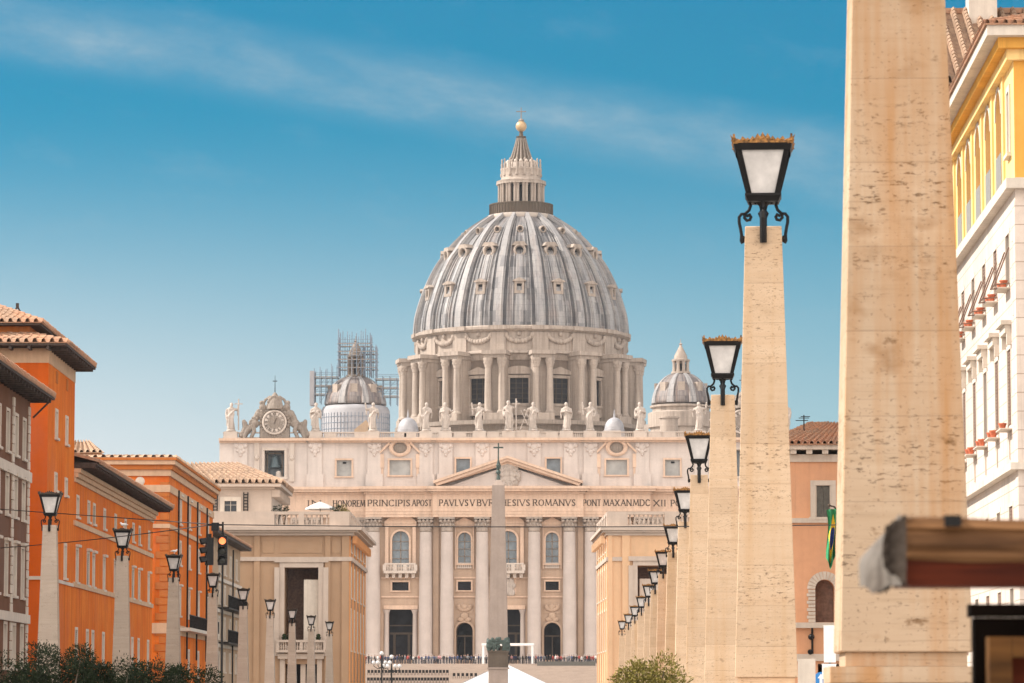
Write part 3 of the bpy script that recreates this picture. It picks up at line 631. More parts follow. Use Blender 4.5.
# --- attic storey
ah = []
ah_big = [399.7, mir(399.7)]; ah_small = [463, mir(463)]; ah_mid = [343.7, mir(343.7)]; bell = [273.8, mir(273.8)]
for c in ah_big: ah.append((*fr(c-10.5, c+10.5, 460, 475), False, .6))
for c in ah_small: ah.append((*fr(c-6.9, c+6.9, 458.7, 474), False, 1.0))
for c in ah_mid: ah.append((*fr(c-7.4, c+7.4, 460, 476), False, .6))
for c in bell: ah.append((*fr(c-10, c+10, 450, 476.5), False, 4.0))
m = MB(); m.wall(MF, XL, XR, z_cor1, z_at1, ah); m.build('attic_wall', S['stone_attic'], bas)
def oval_ped(f, um, hw, v):
    hw += 1.5
    for sg in (-1, 1): f.prism(MF, [(um+sg*hw, v+.9), (um+sg*hw, v+1.4), (um+sg*2.0, v+3.4), (um+sg*2.0, v+2.8)], -.7, .03)
    n = 16; f.strip([[(um+rr*1.25*math.cos(2*PI*i/n), yy, v+2.1+rr*math.sin(2*PI*i/n)) for i in range(n)] for rr, yy in ((1.75, .02), (1.75, -.55), (1.45, -.7), (1.15, -.5), (1.1, .0))], True)
    for sg in (-1, 1): f.mbox(MF, um+sg*(hw-.4)-.35, um+sg*(hw-.4)+.35, v-1.9, v+.85, -.4, .02); f.mbox(MF, um+sg*(hw-.4)-.25, um+sg*(hw-.4)+.25, v-3.6, v-1.95, -.25, .02)
for c in ah_big:
    o = bwin(c, 10.5, 460, 475, False, 'glass_pale', fw=1.8, depth=.55, ped=oval_ped, bars=False)
    q = MB(); q.ball((fx(c), -.1, fz(460)+1.8/5.05+2.1), 1.3, .12, 1.05, 14, 6); q.build('oval_light', S['stone_dirty'], o, True)
for c in ah_small: bwin(c, 6.9, 458.7, 474, False, 'glass_dim', fw=1.7, depth=.95, bars=False)
for c in ah_mid:
    o = bwin(c, 7.4, 460, 476, False, 'glass_pale', fw=1.8, depth=.55, bars=False)
    q = MB(); q.mbox(MF, fx(c+.3)-.35, fx(c+.3)+.35, fz(463.4), fz(461.6), .3, .4); q.build('vent', S['dark_inside'], o)
for c in bell:
    u0, u1, v0, v1 = fr(c-10, c+10, 450, 476.5)
    f = MB(); t = .5; f.mbox(MF, u0-t, u0-.003, v0, v1, -.3, .1); f.mbox(MF, u1+.003, u1+t, v0, v1, -.3, .1); f.mbox(MF, u0-t, u1+t, v1+.003, v1+t, -.35, .1); f.mbox(MF, u0-t*1.3, u1+t*1.3, v0-t, v0-.003, -.4, .1)
    for sg, x in ((-1, u0-1.5), (1, u1+1.5)): f.mbox(MF, x-.5, x+.5, v0-1, v1+1.5, -.4, .05); f.ball((x, -.45, v0+(v1-v0)*.72), .5, .35, .55, 8, 5)
    o = f.build('bell_opening', S['stone_pale'], bas)
    p = MB(); p.quad(MF(u0, v0, 3.95), MF(u1, v0, 3.95), MF(u1, v1, 3.95), MF(u0, v1, 3.95)); p.build('chamber', S['glass_dim'], o)
    if c < CX:
        q = MB(); um = (u0+u1)/2; q.mbox(MF, u0+.4, u0+.62, v0, v1, .8, 1.0); q.mbox(MF, u1-.62, u1-.4, v0, v1, .8, 1.0); q.mbox(MF, u0, u1, v1-.7, v1-.4, .8, 1.0); q.build('bell_frame', S['granite_dark'], o)
        q = MB(); zz = v0+1.9; q.lathe([(1.35,zz),(1.25,zz+.15),(1.0,zz+.7),(.85,zz+1.5),(.75,zz+2.1),(.45,zz+2.4),(.2,zz+2.45),(.2,zz+2.9)], 20, (um, 1.6)); q.build('bell', S['bell_bronze'], o, True)
        q = MB(); zz = v0+.05; q.lathe([(.62,zz),(.55,zz+.5),(.5,zz+.9),(.3,zz+1.15),(.12,zz+1.2)], 16, (um+.75, .9)); q.build('small_bell', S['stone_pale'], o, True)
for c in [374, 425.8, 445.7, 314.7, 240, 482.3]:
    for cc in (c, mir(c)):
        x = fx(cc); k = MB(); k.box(x-1.35, x+1.35, -.38, -.01, z_cor1+2.6, z_at1-.01); k.box(x-1.7, x+1.7, -.6, -.01, z_cor1+.01, z_cor1+2.59)
        for dx, dz, s_ in ((0,-.9,.75),(-.9,-.6,.5),(.9,-.6,.5),(0,-1.9,.5),(-.6,-1.6,.35),(.6,-1.6,.35),(0,-2.5,.3)): k.ball((x+dx, -.42, z_at1+dz), s_, .32, s_, 9, 6)
        k.build('attic_pilaster', S['stone_attic'], bas, True)
m = MB()
segs = [(fx(221), fx(323), -.2), (fx(323), fx(433.5), -.5), (fx(433.5), fx(mir(433.5)), -.32), (fx(mir(433.5)), fx(mir(323)), -.5), (fx(mir(323)), fx(mir(221)), -.2)]
for a, b_, d in segs:
    hc = z_cc1-z_at1; m.mbox(MF, a-.2, b_+.2, z_at1+.002, z_at1+hc*.4, d-.4, 1); m.mbox(MF, a-.5, b_+.5, z_at1+hc*.41, z_at1+hc, d-1.1, 1)
m.box(XL-.8, XL+.3, .3, 22, z_at1, z_cc1-.01)
m.build('attic_cornice', S['stone_cornice'], bas)
m = MB(); m.mbox(MF, XL, XR, z_cc1+.003, z_cc1+.25, -.5, .6); m.mbox(MF, XL, XR, z_bal-.22, z_bal, -.45, .55)
stat_px = [230, 315, 372.5, 426, 445, 479.3, 508.6, 533, 566.6, 590.4, 640.5, 699.7, mir(230)]
for c in stat_px:
    if c != 508.6 or True: m.mbox(MF, fx(c)-1.3, fx(c)+1.3, z_cc1+.01, z_bal+.12, -.75, .8)
n = 300
for i in range(n):
    x = XL+(XR-XL)*(i+.5)/n
    if abs(x-fx(274)) > 5.5: m.mbox(MF, x-.09, x+.09, z_cc1+.25, z_bal-.22, -.15, .15)
for c in (330, 360, 400, 410, 460, 493, 520, 552, 608, 655, 670):
    m.mbox(MF, fx(c)-1.2, fx(c)+1.2, z_cc1+.02, z_bal+.02, -.4, .5)
m.build('balustrade', S['stone_pale'], bas)
# --- clocks at both ends of the balustrade
for c in (274, mir(274)):
    x = fx(c); zc = fz(422.3)
    m = MB(); random.seed(11)
    m.box(x-2.9, x+2.9, -.9, .9, z_cc1, zc-1.6); m.box(x-3.0, x+3.0, -.6, .8, z_cc1, zc+1.5)
    for i in range(24):
        a = 2*PI*i/24; m.ball((x+2.75*math.cos(a), -.4, zc+2.75*math.sin(a)), .42, .7, .42, 7, 5)
    for sg in (-1, 1):
        m.tube([(x+sg*2.5, -.3, zc+2.2), (x+sg*3.6, -.3, zc+1.2), (x+sg*4.3, -.3, zc-.5), (x+sg*5.4, -.3, zc-1.8), (x+sg*6.6, -.3, zc-2.9)], .75, 8, .55)
        m.ball((x+sg*4.0, -.4, zc-.2), .95); m.ball((x+sg*5.2, -.4, zc-1.2), .8); m.ball((x+sg*6.2, -.4, zc-2.4), .95, .8, .75)
        m.tube([(x+sg*4.4, -.8, zc-.4), (x+sg*4.0, -.9, zc-1.7), (x+sg*4.7, -.9, zc-3.2)], .5, 8, .4); m.tube([(x+sg*5.2, -.8, zc-1.2), (x+sg*5.8, -.9, zc-2.4), (x+sg*6.0, -.9, zc-3.2)], .45, 8, .35)
        m.ball((x+sg*3.2, -.5, zc+1.7), .8); m.ball((x+sg*2.4, -.5, zc+3.0), .75); m.ball((x+sg*2.6, -.5, zc+3.9), .5)
        m.ball((x+sg*6.1, -.6, zc+.2), .42); m.tube([(x+sg*6.0, -.5, zc+.1), (x+sg*5.8, -.5, zc-1.0), (x+sg*6.1, -.5, zc-2.0)], .55, 8, .7)
    for i in range(70):
        sg = random.choice((-1, 1)); u = random.random(); m.ball((x+sg*(2.4+4.2*u), -.75, zc+2.6-5.4*u+random.uniform(-1.0,.9)), random.uniform(.15,.4), .45, random.uniform(.18,.55), 6, 5)
    for i in range(26): a = random.uniform(0, PI); m.ball((x+1.5*math.cos(a), -.9, zc+2.9+2.2*math.sin(a)), random.uniform(.15,.34), .3, random.uniform(.2,.4), 6, 5)
    m.lathe([(1.75,zc+2.6),(1.6,zc+3.4),(1.25,zc+4.3),(.8,zc+5.2),(.3,zc+5.9),(.05,zc+6.1)], 12, (x, -.2))
    for sg in (-1, 1): m.tube([(x+sg*.8, -.5, zc+5.2), (x+sg*1.9, -.5, zc+4.5), (x+sg*2.3, -.5, zc+3.5), (x+sg*1.7, -.5, zc+2.7)], .3, 7)
    o = mesh_obj('clock_surround', remeshed(m, .1, 1), S['stone_dirty'], bas)
    q = MB(); n = 40; q.strip([[(x+rr*math.cos(2*PI*i/n), yy, zc+rr*math.sin(2*PI*i/n)) for i in range(n)] for rr, yy in ((2.45,-.5),(2.45,-1.35),(2.2,-1.42),(2.1,-1.3),(.02,-1.3))], True); q.build('dial', S['stone_pale'], o)
    q = MB(); q.strip([[(x+rr*math.cos(2*PI*i/n), -1.325, zc+rr*math.sin(2*PI*i/n)) for i in range(n)] for rr in (2.05, 1.97)], True); q.strip([[(x+rr*math.cos(2*PI*i/n), -1.325, zc+rr*math.sin(2*PI*i/n)) for i in range(n)] for rr in (1.32, 1.25)], True)
    num = ['XII','I','II','III','IIII','V','VI','VII','VIII','IX','X','XI']
    for i, s_ in enumerate(num):
        a = 2*PI*i/12; Mn = lambda u, v, d, a=a: (x+u*math.cos(a)+v*math.sin(a), d, zc-u*math.sin(a)+v*math.cos(a)); wd = .17*len(s_)+.1
        letters(q, Mn, s_, -wd/2, wd/2, 1.42, .46, -1.33)
    q.prism(lambda u, v, d: (x+u, d, zc+v), [(-.09,-.3),(.09,-.3),(.5,.75),(.38,.85)], -1.42, -1.36); q.build('numerals', S['letter_dark'], o)
    q = MB(); n = 24; q.strip([[(x+rr*math.cos(2*PI*i/n), yy, zc+rr*math.sin(2*PI*i/n)) for i in range(n)] for rr, yy in ((1.2,-1.31),(1.2,-1.345),(.02,-1.35))], True); q.build('dial_centre', S['stone_dirty'], o)
    q = MB(); q.tube([(x, -.2, zc+5.9), (x, -.2, zc+9.4)], .09, 6, .04); q.mbox(MF, x-.45, x+.45, zc+8.2, zc+8.35, -.28, -.12); q.build('finial_cross', S['iron_black'], o)

# --- roof of the nave with its gable
m = MB(); za = fz(419.5); ze = fz(432)
rz_ = z_at1+1
pk = Z_ = za
A = [(-26, 24, rz_-1), (32, 24, rz_-1), (2.5, 24, pk)]
m.add([*A, (-26, 118, rz_-1), (32, 118, rz_-1), (2.5, 118, pk)], [(0,1,2), (3,5,4), (0,2,5,3), (1,4,5,2)])
m.build('nave_roof', S['stone_pale'], bas)
m = MB()
for s_, e_ in ((A[0], A[2]), (A[1], A[2])): m.tube([(s_[0], 23.9, s_[2]+.2), (e_[0], 23.9, e_[2]+.2)], .38, 4)
m.build('gable_edge', S['stone_dirty'], bas)
for bb in ((fx(427)-.2, fx(447), 17.5, 19, z_at1, fz(420.5)), (fx(365), fx(369.5), 8, 12, z_at1, fz(424)), (fx(604), fx(622), 18, 22, z_at1, fz(424)), (fx(640), fx(650), 12, 18, z_at1, fz(420))): m = MB(); m.box(*bb); m.build('roof_hut', S['stone_pale'], bas)
m = MB(); x0, x1 = fx(351), fx(369); m.prism(MF, [(x0, z_bal), (x1, z_bal), (x1, z_bal+1.1), ((x0+x1)/2+.6, fz(416.5)), (x0, z_bal+1.1)], 8, 14); m.build('brick_hut', S['plaster_tan'], bas)

# --- main dome
DY = 150.0; YD = BY+DY; dc = U(521.2, 330, YD); DX = dc.x-b0.x; KD = (YD*.9952+8.5)/F
def dz(py): return U(521, py, YD).z - ZB
def dzf(py): return U(521, py, YD-28).z - ZB
dome = thing('main_dome', None, None, (DX, DY, 0)); dome.parent = bas
prof = [(107.5,336.6),(107.3,331),(106,320),(102.8,308),(98.3,295),(92.2,281),(84.5,267),(77,257.5),(70.4,248.5),(61.5,239.5),(52.5,231.8),(43,225.5),(33.5,219.6)]
PR = [(r*KD, dz(y)) for r, y in prof]
def cat(P, n=4):                                   # smooth the profile
    out = []
    for i in range(len(P)-1):
        p0, p1, p2, p3 = (Vector(P[max(i-1,0)]), Vector(P[i]), Vector(P[i+1]), Vector(P[min(i+2,len(P)-1)]))
        for k in range(n):
            t = k/n; out.append(tuple(.5*((2*p1)+(p2-p0)*t+(2*p0-5*p1+4*p2-p3)*t*t+(3*p1-p0-3*p2+p3)*t**3)))
    return out+[P[-1]]
PS = cat(PR)
m = MB(); m.lathe([(r-.55, z) for r, z in PS], 128, cap=False); shell = m.build('dome_shell', S['lead'], dome, 'all')
def meridian(mb, ang, wid, h0, h1, wtop=None, i0=0, i1=None):
    rows = []; n = len(PS); i1 = i1 or n
    for i in range(i0, i1):
        r, z = PS[i]; a, b_ = PS[max(i-1,0)], PS[min(i+1,n-1)]; t = Vector((b_[0]-a[0], b_[1]-a[1])).normalized(); nr = (t.y, -t.x)
        wv = wid + ((wtop if wtop else wid)-wid)*(1-(r-PS[-1][0])/(PS[0][0]-PS[-1][0])); row = []
        for du, h in ((-wv/2, h0), (-wv/2, h1*.6), (-wv*.36, h1*.62), (-wv*.34, h1), (wv*.34, h1), (wv*.36, h1*.62), (wv/2, h1*.6), (wv/2, h0)):
            rr = r-.55+nr[0]*h; zz = z+nr[1]*h
            row.append((rr*math.sin(ang)+du*math.cos(ang), -rr*math.cos(ang)+du*math.sin(ang), zz))
        rows.append(row)
    mb.strip(rows)
BAYS = range(-5, 6)
for k in range(16):
    if k == 8: pass
    m = MB(); meridian(m, R(11.25+22.5*k), 2.35, -.1, .95, 1.15); m.build('rib', S['lead_rib'], shell)
for k in BAYS:
    m = MB()
    for off, wv, top in ((-6.4,.22,44), (-3.6,.28,40), (3.6,.28,40), (6.4,.22,44), (-1.35,.16,28), (1.35,.16,28)): meridian(m, R(22.5*k+off), wv, -.05, .3, wv*.6, 0, min(top, len(PS)))
    m.build('batten', S['lead_rib'], shell)
    m = MB(); meridian(m, R(22.5*k), 1.9, -.1, .2, 1.4, 0, 26); m.build('bay_panel', S['lead_rib'], shell)
    for off in (-8.6, 8.6): m = MB(); meridian(m, R(22.5*k+off), 1.35, -.1, .14, .65); m.build('rib_shade', S['lead_rib_shade'], shell)  # dark strips painting the shade beside each rib
def prof_at(py):
    rr = 25.0
    for _ in range(6):
        z = U(521, py, YD-rr).z - ZB
        for a, b_ in zip(PS, PS[1:]):
            if a[1] <= z <= b_[1]: rr = a[0]+(b_[0]-a[0])*(z-a[1])/(b_[1]-a[1])
    for a, b_ in zip(PS, PS[1:]):
        if a[1] <= z <= b_[1]: return a[0]+(b_[0]-a[0])*(z-a[1])/(b_[1]-a[1]), z
    return PS[-1]
for k in BAYS:
    ang = R(22.5*k); ca, sa = math.cos(ang), math.sin(ang)
    def Q(u, d, z): return (d*sa+u*ca, -d*ca+u*sa, z)
    for row, (py, s_) in enumerate(((286, 1.15), (250, 1.5), (228.8, .85))):
        r, z = prof_at(py); r -= .5
        q = MB(); MQ = lambda u, v, d: Q(u, r-d, z+v)
        if row == 0:
            q.mbox(MQ, -s_, -s_*.52, -s_*1.0, s_, -.75, 1); q.mbox(MQ, s_*.52, s_, -s_*1.0, s_, -.75, 1); q.mbox(MQ, -s_, s_, -s_*1.5, -s_*.9, -.85, 1.5); q.prism(MQ, [(-s_*1.35,s_),(s_*1.35,s_),(s_*1.35,s_*1.2),(0,s_*1.75),(-s_*1.35,s_*1.2)], -1.05, 2.5); q.mbox(MQ, -s_*.52, s_*.52, s_*.55, s_, -.7, 2)
        else:
            n = 14; zb = .5 if row == 1 else .3
            q.strip([[Q(rr*math.cos(2*PI*i/n), r+yy, z+rr*math.sin(2*PI*i/n)*1.05) for i in range(n)] for rr, yy in ((s_,-2.2),(s_,.9),(s_*.78,1.05),(s_*.6,.8),(s_*.58,-.6))], True)
            if row == 1: q.prism(MQ, [(-s_*1.2,s_*.75),(s_*1.2,s_*.75),(s_*.7,s_*1.35),(-s_*.7,s_*1.35)], -.95, 2.5); q.mbox(MQ, -s_*1.05, s_*1.05, -s_*1.35, -s_*.85, -1.0, .6)
        d = q.build('dormer', S['stone_drum'], shell)
        q = MB(); hh = s_*.62
        q.quad(MQ(-hh,-hh*1.35,-.15 if row == 0 else .2), MQ(hh,-hh*1.35,-.15 if row == 0 else .2), MQ(hh,hh,-.15 if row == 0 else .2), MQ(-hh,hh,-.15 if row == 0 else .2)); q.build('opening', S['dark_inside'] if row < 2 else S['stone_dirty'], d)
# --- drum
z_at = dz(337); zd_top = dz(356); zc_b = dzf(357.8); zw0 = dz(430)
m = MB(); m.lathe([(106.5*KD, dz(335.6)),(108.8*KD, dz(337)),(108.8*KD, dz(339.3)),(106*KD, dz(341.2)),(103.8*KD, dz(342)),(103.8*KD, dzf(348.5)),(106*KD, dzf(349.6)),(106.5*KD, dzf(351.5)),(103*KD, dzf(352.6)),(101.5*KD, dzf(358)),(99.5*KD, dzf(359))], 96, cap=False)
drum = m.build('drum', S['stone_drum'], dome, True); m = MB(); m.lathe([(99.45*KD, dzf(359)+.05),(99.45*KD, zw0)], 96, cap=False); m.build('drum_wall', S['stone_recess_shade'], drum, True)
for k in range(16):                                # buttresses with paired columns, attic pilasters above
    ang = R(11.25+22.5*k); ca, sa = math.cos(ang), math.sin(ang)
    if math.cos(ang) < -.55: continue
    MQ = lambda u, v, d: (d*sa+u*ca, -d*ca+u*sa, v)
    q = MB(); r0, r1 = 98*KD, 121.5*KD
    q.mbox(MQ, -2.5, 2.5, zw0, dzf(413), r0, 124.5*KD); q.mbox(MQ, -2.55, 2.55, zc_b+.001, dzf(354.3), r0, r1+.2); q.mbox(MQ, -2.9, 2.9, dzf(354.3)+.002, dzf(350.3), r0, r1+.9)
    q.mbox(MQ, -2.35, 2.35, dzf(413), zc_b, r0, 113.5*KD); q.mbox(MQ, -2.3, -1.0, dzf(413), zc_b-.01, 113.5*KD, 117*KD); q.mbox(MQ, 1.0, 2.3, dzf(413), zc_b-.01, 113.5*KD, 117*KD)
    q.mbox(MQ, -1.9, 1.9, dzf(350), dz(342), 102*KD, 105.8*KD); q.mbox(MQ, -2.1, 2.1, dz(340), dz(336), 104*KD, 110*KD)
    bt = q.build('buttress', S['stone_drum'], drum)
    for s_ in (-1.62, 1.62):
        c = MQ(s_, 0, 119*KD); q = MB(); a, b_ = dzf(413), zc_b
        q.lathe([(1.15,a),(1.15,a+.35),(.95,a+.6),(.86,a+.8),(.84,a+4.5),(.74,b_-2.2),(.84,b_-2.1),(.82,b_-1.85),(1.05,b_-1.15),(.98,b_-1.05),(1.22,b_-.3),(1.15,b_-.003)], 16, (c[0], c[1]))
        for i in range(8):
            t = 2*PI*i/8; q.ball((c[0]+.93*math.cos(t), c[1]+.93*math.sin(t), b_-1.05), .22, .22, .26, 6, 4); q.ball((c[0]+1.02*math.cos(t+.4), c[1]+1.02*math.sin(t+.4), b_-.45), .22, .22, .22, 6, 4)
        q.build('column', S['stone_drum'], bt, True)
for k in range(-4, 5):                             # great windows and festoons
    ang = R(22.5*k); ca, sa = math.cos(ang), math.sin(ang)
    MQ = lambda u, v, d: ((99.5*KD-d)*sa+u*ca, -(99.5*KD-d)*ca+u*sa, v)
    q = MB(); a, b_ = dzf(402), dzf(376.5); hw = 2.15
    q.mbox(MQ, -hw-.8, -hw, a, b_, -.9, .8); q.mbox(MQ, hw, hw+.8, a, b_, -.9, .8); q.mbox(MQ, -hw-.8, hw+.8, b_, b_+.7, -1.0, .8); q.mbox(MQ, -hw-1, hw+1, a-.6, a, -1.1, .8); q.mbox(MQ, -hw-.5, hw+.5, dzf(414), a-.6, -.8, .8)
    if k % 2: q.prism(MQ, [(-hw-1.4,b_+.9),(hw+1.4,b_+.9),(hw+1.4,b_+1.3),(0,b_+2.7),(-hw-1.4,b_+1.3)], -1.35, .6)
    else:
        P = [((hw+1.4)*-math.cos(t), b_+1.2+1.6*math.sin(t)) for t in [PI*i/10 for i in range(11)]]; q.prism(MQ, [(hw+1.4,b_+.9),(-hw-1.4,b_+.9)]+P, -1.35, .6)
    wn = q.build('window', S['stone_drum'], drum)
    q = MB(); q.quad(MQ(-hw,a,-.12), MQ(hw,a,-.12), MQ(hw,b_,-.12), MQ(-hw,b_,-.12)); q.build('pane', S['dark_inside'], wn)
    q = MB()
    for u in (-.75, .75): q.mbox(MQ, u-.07, u+.07, a, b_, -.3, -.15)
    for i in range(1, 5): zz = a+(b_-a)*i/5; q.mbox(MQ, -hw, hw, zz-.05, zz+.05, -.3, -.15)
    q.build('glazing_bars', S['granite_dark'], wn)
    q = MB(); MA = lambda u, v, d: ((103.8*KD-d)*sa+u*ca, -(103.8*KD-d)*ca+u*sa, v)
    for i in range(13):
        t = PI*i/12; rr = .38+.3*math.sin(t); q.ball(MA(-2.9*math.cos(t), dz(345)-1.5*math.sin(t), -.15), rr, rr, rr, 7, 5)
    for sg in (-1, 1): q.ball(MA(sg*3.0, dz(345.5), -.2), .55, .5, .8, 7, 5)
    q.ball(MA(0, dz(344), -.2), .6, .5, .6, 7, 5); q.build('festoon', S['stone_drum'], drum, True)
m = MB(); m.lathe([(112*KD, zw0-6),(112*KD, dzf(424)),(126*KD, dzf(424)),(126*KD, dzf(420)),(99*KD, dzf(420))], 64); m.build('drum_base', S['stone_dirty'], drum)
# --- lantern
m = MB(); m.lathe([(33*KD, dz(221)),(33.8*KD, dz(219)),(33.8*KD, dz(216.6)),(31.5*KD, dz(216)),(24*KD, dz(216))], 48); m.lathe([(15.5*KD, dz(216)),(15.5*KD, dz(184))], 32); lan = m.build('lantern', S['stone_pale'], dome, True)
m = MB(); m.lathe([(31.5*KD, dz(216)),(31.5*KD, dz(206)),(30.6*KD, dz(206)),(30.6*KD, dz(216))], 48, cap=False); m.lathe([(32.2*KD,dz(206.3)),(32.2*KD,dz(205.2)),(30.2*KD,dz(205.2)),(30.2*KD,dz(206.3))], 48, cap=False)
[m.box(31.6*KD*math.sin(R(a))-.12, 31.6*KD*math.sin(R(a))+.12, -31.6*KD*math.cos(R(a))-.12, -31.6*KD*math.cos(R(a))+.12, dz(216), dz(205.5)) for a in range(0, 360, 6)]; m.build('viewing_gallery', S['granite_dark'], lan)
for k in range(16):
    ang = R(11.25+22.5*k); ca, sa = math.cos(ang), math.sin(ang); MQ = lambda u, v, d: (d*sa+u*ca, -d*ca+u*sa, v)
    q = MB(); a, b_ = dz(206), dz(185.5); q.mbox(MQ, -.28, .28, dz(216), b_, 14*KD, 22.3*KD)
    for s_ in (-.42, .42): c = MQ(s_, 0, 22.4*KD); q.lathe([(.36,dz(216)),(.36,a-1),(.29,a-.8),(.28,b_-.7),(.4,b_)], 10, (c[0], c[1]))
    q.mbox(MQ, -1.15, 1.15, b_+.002, dz(183.6), 15*KD, 24.6*KD); q.build('column_pair', S['stone_drum'], lan)
    q = MB(); c = MQ(0, 0, 19.6*KD); a = dz(175); q.lathe([(.42,dz(177)),(.42,a),(.25,a+.3),(.38,a+1.2),(.2,a+1.8),(.3,a+2.3),(.12,a+2.9),(.26,dz(161)),(.02,dz(159.5))], 8, (c[0], c[1])); q.build('candelabrum', S['stone_drum'], lan, True)
    q = MB(); MW = lambda u, v, d: (d*math.sin(R(22.5*k))+u*math.cos(R(22.5*k)), -d*math.cos(R(22.5*k))+u*math.sin(R(22.5*k)), v)
    if math.cos(R(22.5*k)) > -.2: q.mbox(MW, -.8, .8, dz(213), dz(187), 15*KD, 17.5*KD); q.build('window', S['dark_inside'], lan)
m = MB(); m.lathe([(24.7*KD,dz(183.5)),(25*KD,dz(182)),(21.5*KD,dz(181)),(20*KD,dz(179)),(19.8*KD,dz(172)),(20.6*KD,dz(170.5)),(20.4*KD,dz(169.5)),(14*KD,dz(169.4))], 32); m.build('lantern_attic', S['stone_drum'], lan, True)
SP = cat([(14.2*KD,dz(170)),(13.0*KD,dz(165)),(9.8*KD,dz(158)),(7.4*KD,dz(151)),(5.4*KD,dz(144)),(4.2*KD,dz(138.5)),(5.0*KD,dz(137.4)),(5.0*KD,dz(136.6)),(2.4*KD,dz(136)),(1.7*KD,dz(131.5))], 3)
m = MB(); m.lathe(SP, 24); m.build('spire', S['granite_dark'], lan, True)
for k in range(16):
    ang = R(22.5*k); m = MB(); m.tube([((r+.12)*math.sin(ang), -(r+.12)*math.cos(ang), z) for r, z in SP[:16]], .26, 5, .14); m.build('spire_rib', S['stone_dirty'], lan)
    a2 = R(22.5*k); m = MB(); MQ = lambda u, v, d: (d*math.sin(a2)+u*math.cos(a2), -d*math.cos(a2)+u*math.sin(a2), v)
    m.mbox(MQ, -.55, .55, dz(170), dz(163.5), 11*KD, 15.2*KD); m.ball(MQ(0, dz(162.6), 14*KD), .45, .45, .5, 7, 5); m.build('spire_base', S['stone_pale'], lan)
m = MB(); m.ball((0, 0, dz(126.4)), 5.6*KD, None, None, 24, 14); m.build('ball', S['ball_gilt'], lan, True)
m = MB(); m.lathe([(.75,dz(121)),(.6,dz(119.6)),(.14,dz(118.6)),(.09,dz(107.5))], 8); m.mbox(MF, -1.2, 1.2, dz(111.6)-.1, dz(111.6)+.1, -.1, .1); m.build('cross', S['stone_dirty'], lan)

